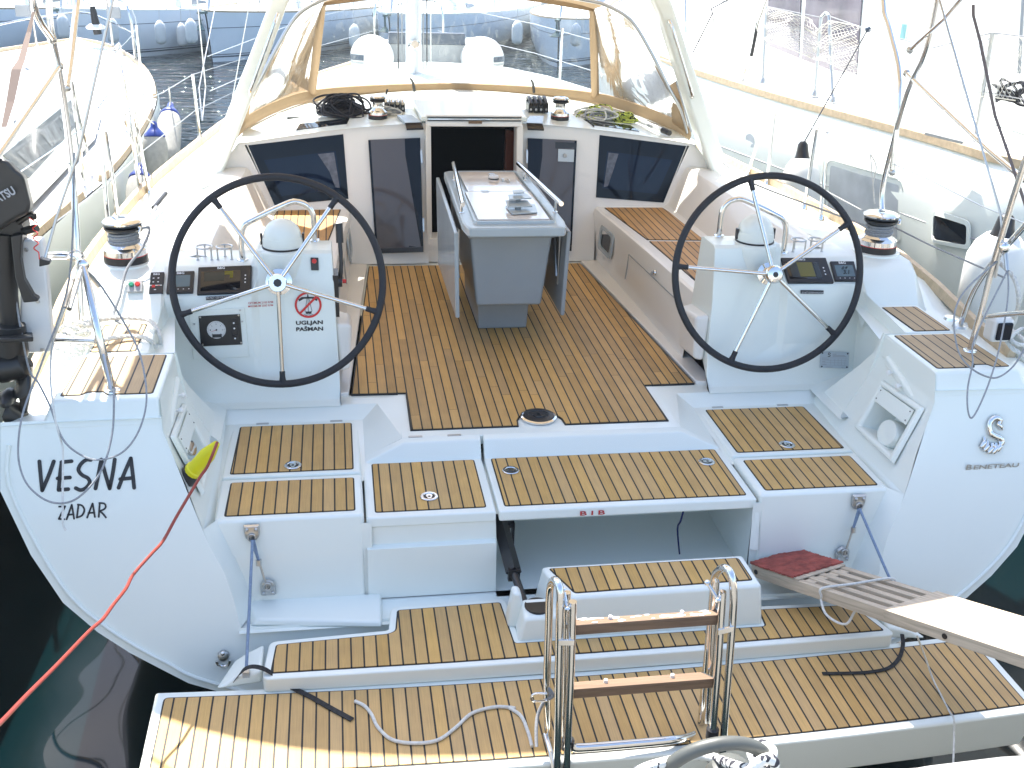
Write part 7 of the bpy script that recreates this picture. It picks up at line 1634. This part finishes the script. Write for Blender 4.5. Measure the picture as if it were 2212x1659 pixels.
# ================================================================== far yachts across the basin
def far_yacht(loc, ang, scale, label, hullm=HULLSHADE, cov=FARCANVAS, win=True, seed=1, grp='white yachts moored across the basin'):
    rf = random.Random(seed)
    R_ = empty('sailing_yacht', loc, label, 'sailing yacht', grp); R_.rotation_euler = (0, 0, ang); R_.scale = (scale,)*3
    # local frame: bow at the origin, boat runs along +y, water at z=0
    ys = [0, .5, 1.2, 2.2, 3.5, 5, 7, 9, 11]; hbm = [.02, .42, .82, 1.22, 1.58, 1.82, 1.95, 1.92, 1.75]; zd = [1.28, 1.25, 1.22, 1.18, 1.13, 1.09, 1.05, 1.03, 1.02]
    b = MB().use(hullm)
    for s in (-1, 1): b.loft([[(s*h, y-.10*(z/1.2), z), (s*(h+.0), y-.04, z*.75), (s*h*.97, y, z*.35), (s*h*.88, y+.05, .10), (s*h*.7, y+.1, -.3)] for y, h, z in zip(ys, hbm, zd)])
    b.add([(-1.75, 10.9, 1.02), (1.75, 10.9, 1.02), (1.5, 11.0, 0), (-1.5, 11.0, 0)], [(0, 1, 2, 3)])
    b.build('hull', None, R_, ang=40)
    b = MB().use(NONSKID); b.loft([[(-h+.02, y-.1, z+.004), (0, y-.1, z+.05), (h-.02, y-.1, z+.004)] for y, h, z in zip(ys, hbm, zd)]); b.build('deck', None, R_)
    for s in (-1, 1):
        for (za, zb_, mt) in ((.115, .15, STRIPE), (.18, .20, STRIPE), (.86, .875, STRIPE)):
            b = MB().use(mt); rows = []
            for y, h, z in zip(ys, hbm, zd):
                def hx(zz): return float(np.interp(zz, [.10, z*.35, z*.75, z], [h*.88, h*.97, h, h]))+.004
                def hy(zz): return float(np.interp(zz, [.10, z*.35, z*.75, z], [y+.05, y, y-.04, y-.1]))
                rows.append([(s*hx(za), hy(za)-.004, za), (s*hx(zb_), hy(zb_)-.004, zb_)])
            b.loft(rows); b.build('hull_stripe', None, R_, flat=True)
        for yy in (3.3, 6.2, 8.6):
            h = float(np.interp(yy, ys, hbm)); MB().use(BLACK).slab([(s*(h+.008), yy, .93), (s*(h+.008), yy+.42, .93), (s*(h+.008), yy+.42, .82), (s*(h+.008), yy, .82)], (-s*.01, 0, 0)).build('hull_port', None, R_)
        MB().use(RAILALU if seed % 2 else GEL).loft([[(s*(h-.03), y-.1, z), (s*(h-.03), y-.1, z+.045), (s*h, y-.1, z+.045), (s*h, y-.1, z)] for y, h, z in zip(ys, hbm, zd)], True, True).build('toe_rail', None, R_)
    b = MB().use(GEL); b.loft([[(-w_-.15, y, 1.08), (-w_, y+.02, 1.10+h), (0, y, 1.16+h), (w_, y+.02, 1.10+h), (w_+.15, y, 1.08)] for y, w_, h in ((3.2, .25, .02), (4.1, .62, .26), (5.5, .85, .36), (7.6, 1.0, .42))]); b.quad((-1.15, 7.6, 1.08), (-1.0, 7.62, 1.52), (1.0, 7.62, 1.52), (1.15, 7.6, 1.08)); b.build('cabin', None, R_, ang=35)
    for s in (-1, 1): MB().use(GREYGLASS).slab([(s*.80, 4.4, 1.20), (s*1.02, 6.9, 1.22), (s*.93, 6.9, 1.42), (s*.70, 4.5, 1.34)], (-s*.02, 0, 0)).build('cabin_window', None, R_)
    MB().use(ALU).tube([(0, 4.6, 1.4), (0, 4.6, 15)], .085, 10).build('mast', None, R_)
    b = MB().use(cov).tube([(0, 4.7, 2.15), (0, 6.4, 2.20), (0, 8.4, 2.25)], [.19, .17, .10], 12); b.build('sail_cover', None, R_, ang=60)
    b = MB().use(ALU).tube([(0, 4.6, 2.0), (0, 8.8, 2.08)], .06, 8); b.build('boom', None, R_)
    b = MB().use(GEL if rf.random() < .5 else cov); b.loft([[(-.95, y, 1.5+h*.2), (-.75, y, 1.5+h), (0, y, 1.58+h), (.75, y, 1.5+h), (.95, y, 1.5+h*.2)] for y, h in ((6.9, .05), (7.5, .55), (8.3, .58))]); b.build('sprayhood', None, R_, ang=60)
    P = [(0.75, 1.3, 1.22), (.78, 1.3, 1.78), (.45, .5, 1.84), (0, -.05, 1.86), (-.45, .5, 1.84), (-.78, 1.3, 1.78), (-.75, 1.3, 1.22)]
    MB().use(STEELB).tube(P, .016, 8, smooth=3).build('pulpit', None, R_)
    MB().use(ALU).tube([(0, .05, 1.3), (0, 4.5, 14)], .035, 8).build('forestay', None, R_)
    for s in (-1, 1):
        b = MB().use(STEELB)
        for yy in (2.6, 4.4, 6.2, 8.0, 9.6): h = float(np.interp(yy, ys, hbm))-.06; b = MB().use(STEELB).tube([(s*h, yy, 1.08), (s*h, yy, 1.72)], .014, 6); b.build('stanchion', None, R_)
        for zz in (1.70, 1.42): MB().use(STEELB).tube([(s*(float(np.interp(yy, ys, hbm))-.06), yy, zz) for yy in (1.3, 2.6, 4.4, 6.2, 8.0, 9.6)], .006, 5).build('lifeline', None, R_)
        MB().use(STEELB).tube([(s*1.75, 4.9, 1.08), (s*.55, 4.7, 7), (0, 4.6, 14)], .008, 5).build('shroud', None, R_)
    b = MB().use(STEELB).box(-.05, .05, -.42, .3, 1.24, 1.30); b.tube([(0, -.40, 1.27), (0, -.36, .95)], .03, 8); b.slab([(-.16, -.46, .86), (.16, -.46, .86), (.0, -.34, 1.02)], (0, .05, -.02)); b.build('anchor', mat('anchor_grey', (.10, .16, .15), .5) if 'anchor_grey' not in MATS else MATS['anchor_grey'], R_)
    return R_
GV = 'white yachts moored across the basin'
W0 = -1.0
far = [((-9.6, 18.3), -32, 'far white yacht at the left frame edge, its square hull port showing', 1), ((-6.35, 18.6), -30, 'far white yacht second from the left with a grey-green anchor on its bow', 2),
       ((-3.45, 18.75), -26, 'far white yacht whose sharp stem points at the viewer left of the sprayhood', 3), ((.35, 19.0), -24, 'far white yacht seen through the left half of the sprayhood window', 4),
       ((4.0, 18.6), -22, 'far white yacht seen through the right half of the sprayhood window', 5), ((7.6, 19.2), -20, 'far white yacht hidden mostly behind the starboard sprayhood edge', 6), ((11.6, 19.4), -18, 'far white yacht beyond the starboard neighbour deck', 7),
       ((15.5, 19.6), -16, 'farthest right white yacht, above the netting of the starboard neighbour', 8), ((-13.2, 18.2), -33, 'far white yacht just outside the left edge, only its stern quarter in view', 9)]
covs = [FARCANVAS, FARGREY, FARCANVAS, FARGREY, FARCANVAS, GEL, FARGREY, FARCANVAS, FARGREY]
FY = []
for i, ((x, y), a, lab, sd) in enumerate(far):
    FY.append(far_yacht((x, y, W0), rad(a), .80, lab, cov=covs[i], seed=sd))
# second row behind, so the basin keeps going
for i, x in enumerate(np.arange(-16, 26, 4.6)):
    c = copy_tree(FY[i % len(FY)]); c.location = (x+.9*math.sin(i*2.1), 33+.8*math.cos(i), W0); c.rotation_euler = (0, 0, rad(-20+6*math.sin(i*1.7)))
    c['label'] = 'small distant white yacht in the back row beyond the basin'; c['group'] = 'white yachts in the row behind the basin'
# white fenders hung on the far hulls
far_f = 0
def far_fender(Rt, s, yy, lab):
    ys = [0, .5, 1.2, 2.2, 3.5, 5, 7, 9, 11]; hbm = [.02, .42, .82, 1.22, 1.58, 1.82, 1.95, 1.92, 1.75]; h = float(np.interp(yy, ys, hbm))
    M = Matrix.Translation(Rt.location) @ Matrix.Rotation(Rt.rotation_euler.z, 4, 'Z') @ Matrix.Scale(.80, 4); c = M @ Vector((s*(h+.16), yy, .98))
    o = MB().use(FENDER).lathe([(.03, 0), (.06, -.03), (.125, -.10), (.14, -.2), (.14, -.46), (.12, -.54), (.04, -.58), (.005, -.585)], (0, 0, 0), seg=18).build('fender', None, ang=60); o.location = c; tag(o, lab, 'fender', 'white fenders on the far yachts')
    MB().use(WHITEROPE).tube([(0, 0, 0), (-s*.08, 0, .2), (-s*.12, 0, .45)], .006, 5).build('fender_rope', None, o)
ff0 = None
for (u, v, y, lab) in ((133, 30, 18.2, 'white fender on the far yacht behind the port neighbour pulpit'), (240, 38, 18.0, 'white fender nearest the bow of the second far yacht'), (344, 44, 19.0, 'white fender halfway along the second far yacht'), (391, 50, 19.8, 'left of the two white fenders where the second and third far yachts meet'),
        (411, 40, 17.6, 'right of the two white fenders where the second and third far yachts meet'), (765, 52, 18.4, 'white fender seen through the sprayhood above the left tube end of the dinghy'), (1118, 44, 17.9, 'white fender seen through the sprayhood right of the mast'), (1245, 50, 18.4, 'white fender seen just left of the right sprayhood post')):
    if ff0 is None:
        ff0 = MB().use(FENDER).lathe([(.03, 0), (.06, -.03), (.105, -.09), (.115, -.16), (.115, -.38), (.10, -.45), (.04, -.48), (.005, -.485)], (0, 0, 0), seg=18).build('fender', None, ang=60); MB().use(WHITEROPE).tube([(0, 0, 0), (0, .08, .2), (0, .12, .45)], .006, 5).build('fender_rope', None, ff0); f_ = ff0
    else: f_ = copy_tree(ff0)
    f_.location = at(u, v, y=y); tag(f_, lab, 'fender', 'white fenders on the far yachts')
b = MB().use(FENDER).tube([(-.85, 0, 0), (.3, 0, .02), (1.1, .15, .1)], .2, 16, smooth=3); b.use(mat('dinghy_red', (.45, .03, .03), .5)).tube([(-.85, -.2, 0), (.3, -.2, .02), (1.0, -.06, .1)], .02, 6, smooth=3); o = b.build('dinghy', None); o.location = (-4.8, 23.0, .62); o.rotation_euler = (0, 0, .5); tag(o, 'grey inflatable tender with a red stripe on the deck of the second far yacht', 'dinghy')
# far shore behind the masts
b = MB(); rn = random.Random(8); b.loft([[(x, 75+rn.uniform(-3, 3), z) for x in range(-90, 131, 5)] for z in (-1.2, .6)]+[[(x, 80, 6+5*math.sin(x*.05)+rn.uniform(-1, 1)) for x in range(-90, 131, 5)], [(x, 120, 16+8*math.sin(x*.03)) for x in range(-90, 131, 5)]]); tag(b.build('hills', mat('far_shore', (.11, .12, .08), .95, var=.5, vscale=.3)), None, kind='structure')

# ------------------------------------------------------------------ thin scattering volume added to wash out the far boats like lens glare
hz = MB().box(-140, 180, -140, 150, -2.0, 30).build('glare_veil', None, None, flat=True); tag(hz, None, kind='stuff')
hm = bpy.data.materials.new('glare_haze'); hm.use_nodes = True; n = hm.node_tree.nodes; n.clear()
ho = n.new('ShaderNodeOutputMaterial'); pv = n.new('ShaderNodeVolumePrincipled'); pv.inputs['Color'].default_value = (.80, .91, 1, 1); pv.inputs['Density'].default_value = 0.0013; pv.inputs['Anisotropy'].default_value = 0.2
hm.node_tree.links.new(pv.outputs[0], ho.inputs['Volume']); hz.data.materials.clear(); hz.data.materials.append(hm)

# ------------------------------------------------------------------ keep the tree at thing > part > sub-part
def chain(o):
    c = [o]
    while c[-1].parent: c.append(c[-1].parent)
    return c[::-1]
for o in list(bpy.data.objects):
    c = chain(o)
    if len(c) > 3: o.parent = c[1]
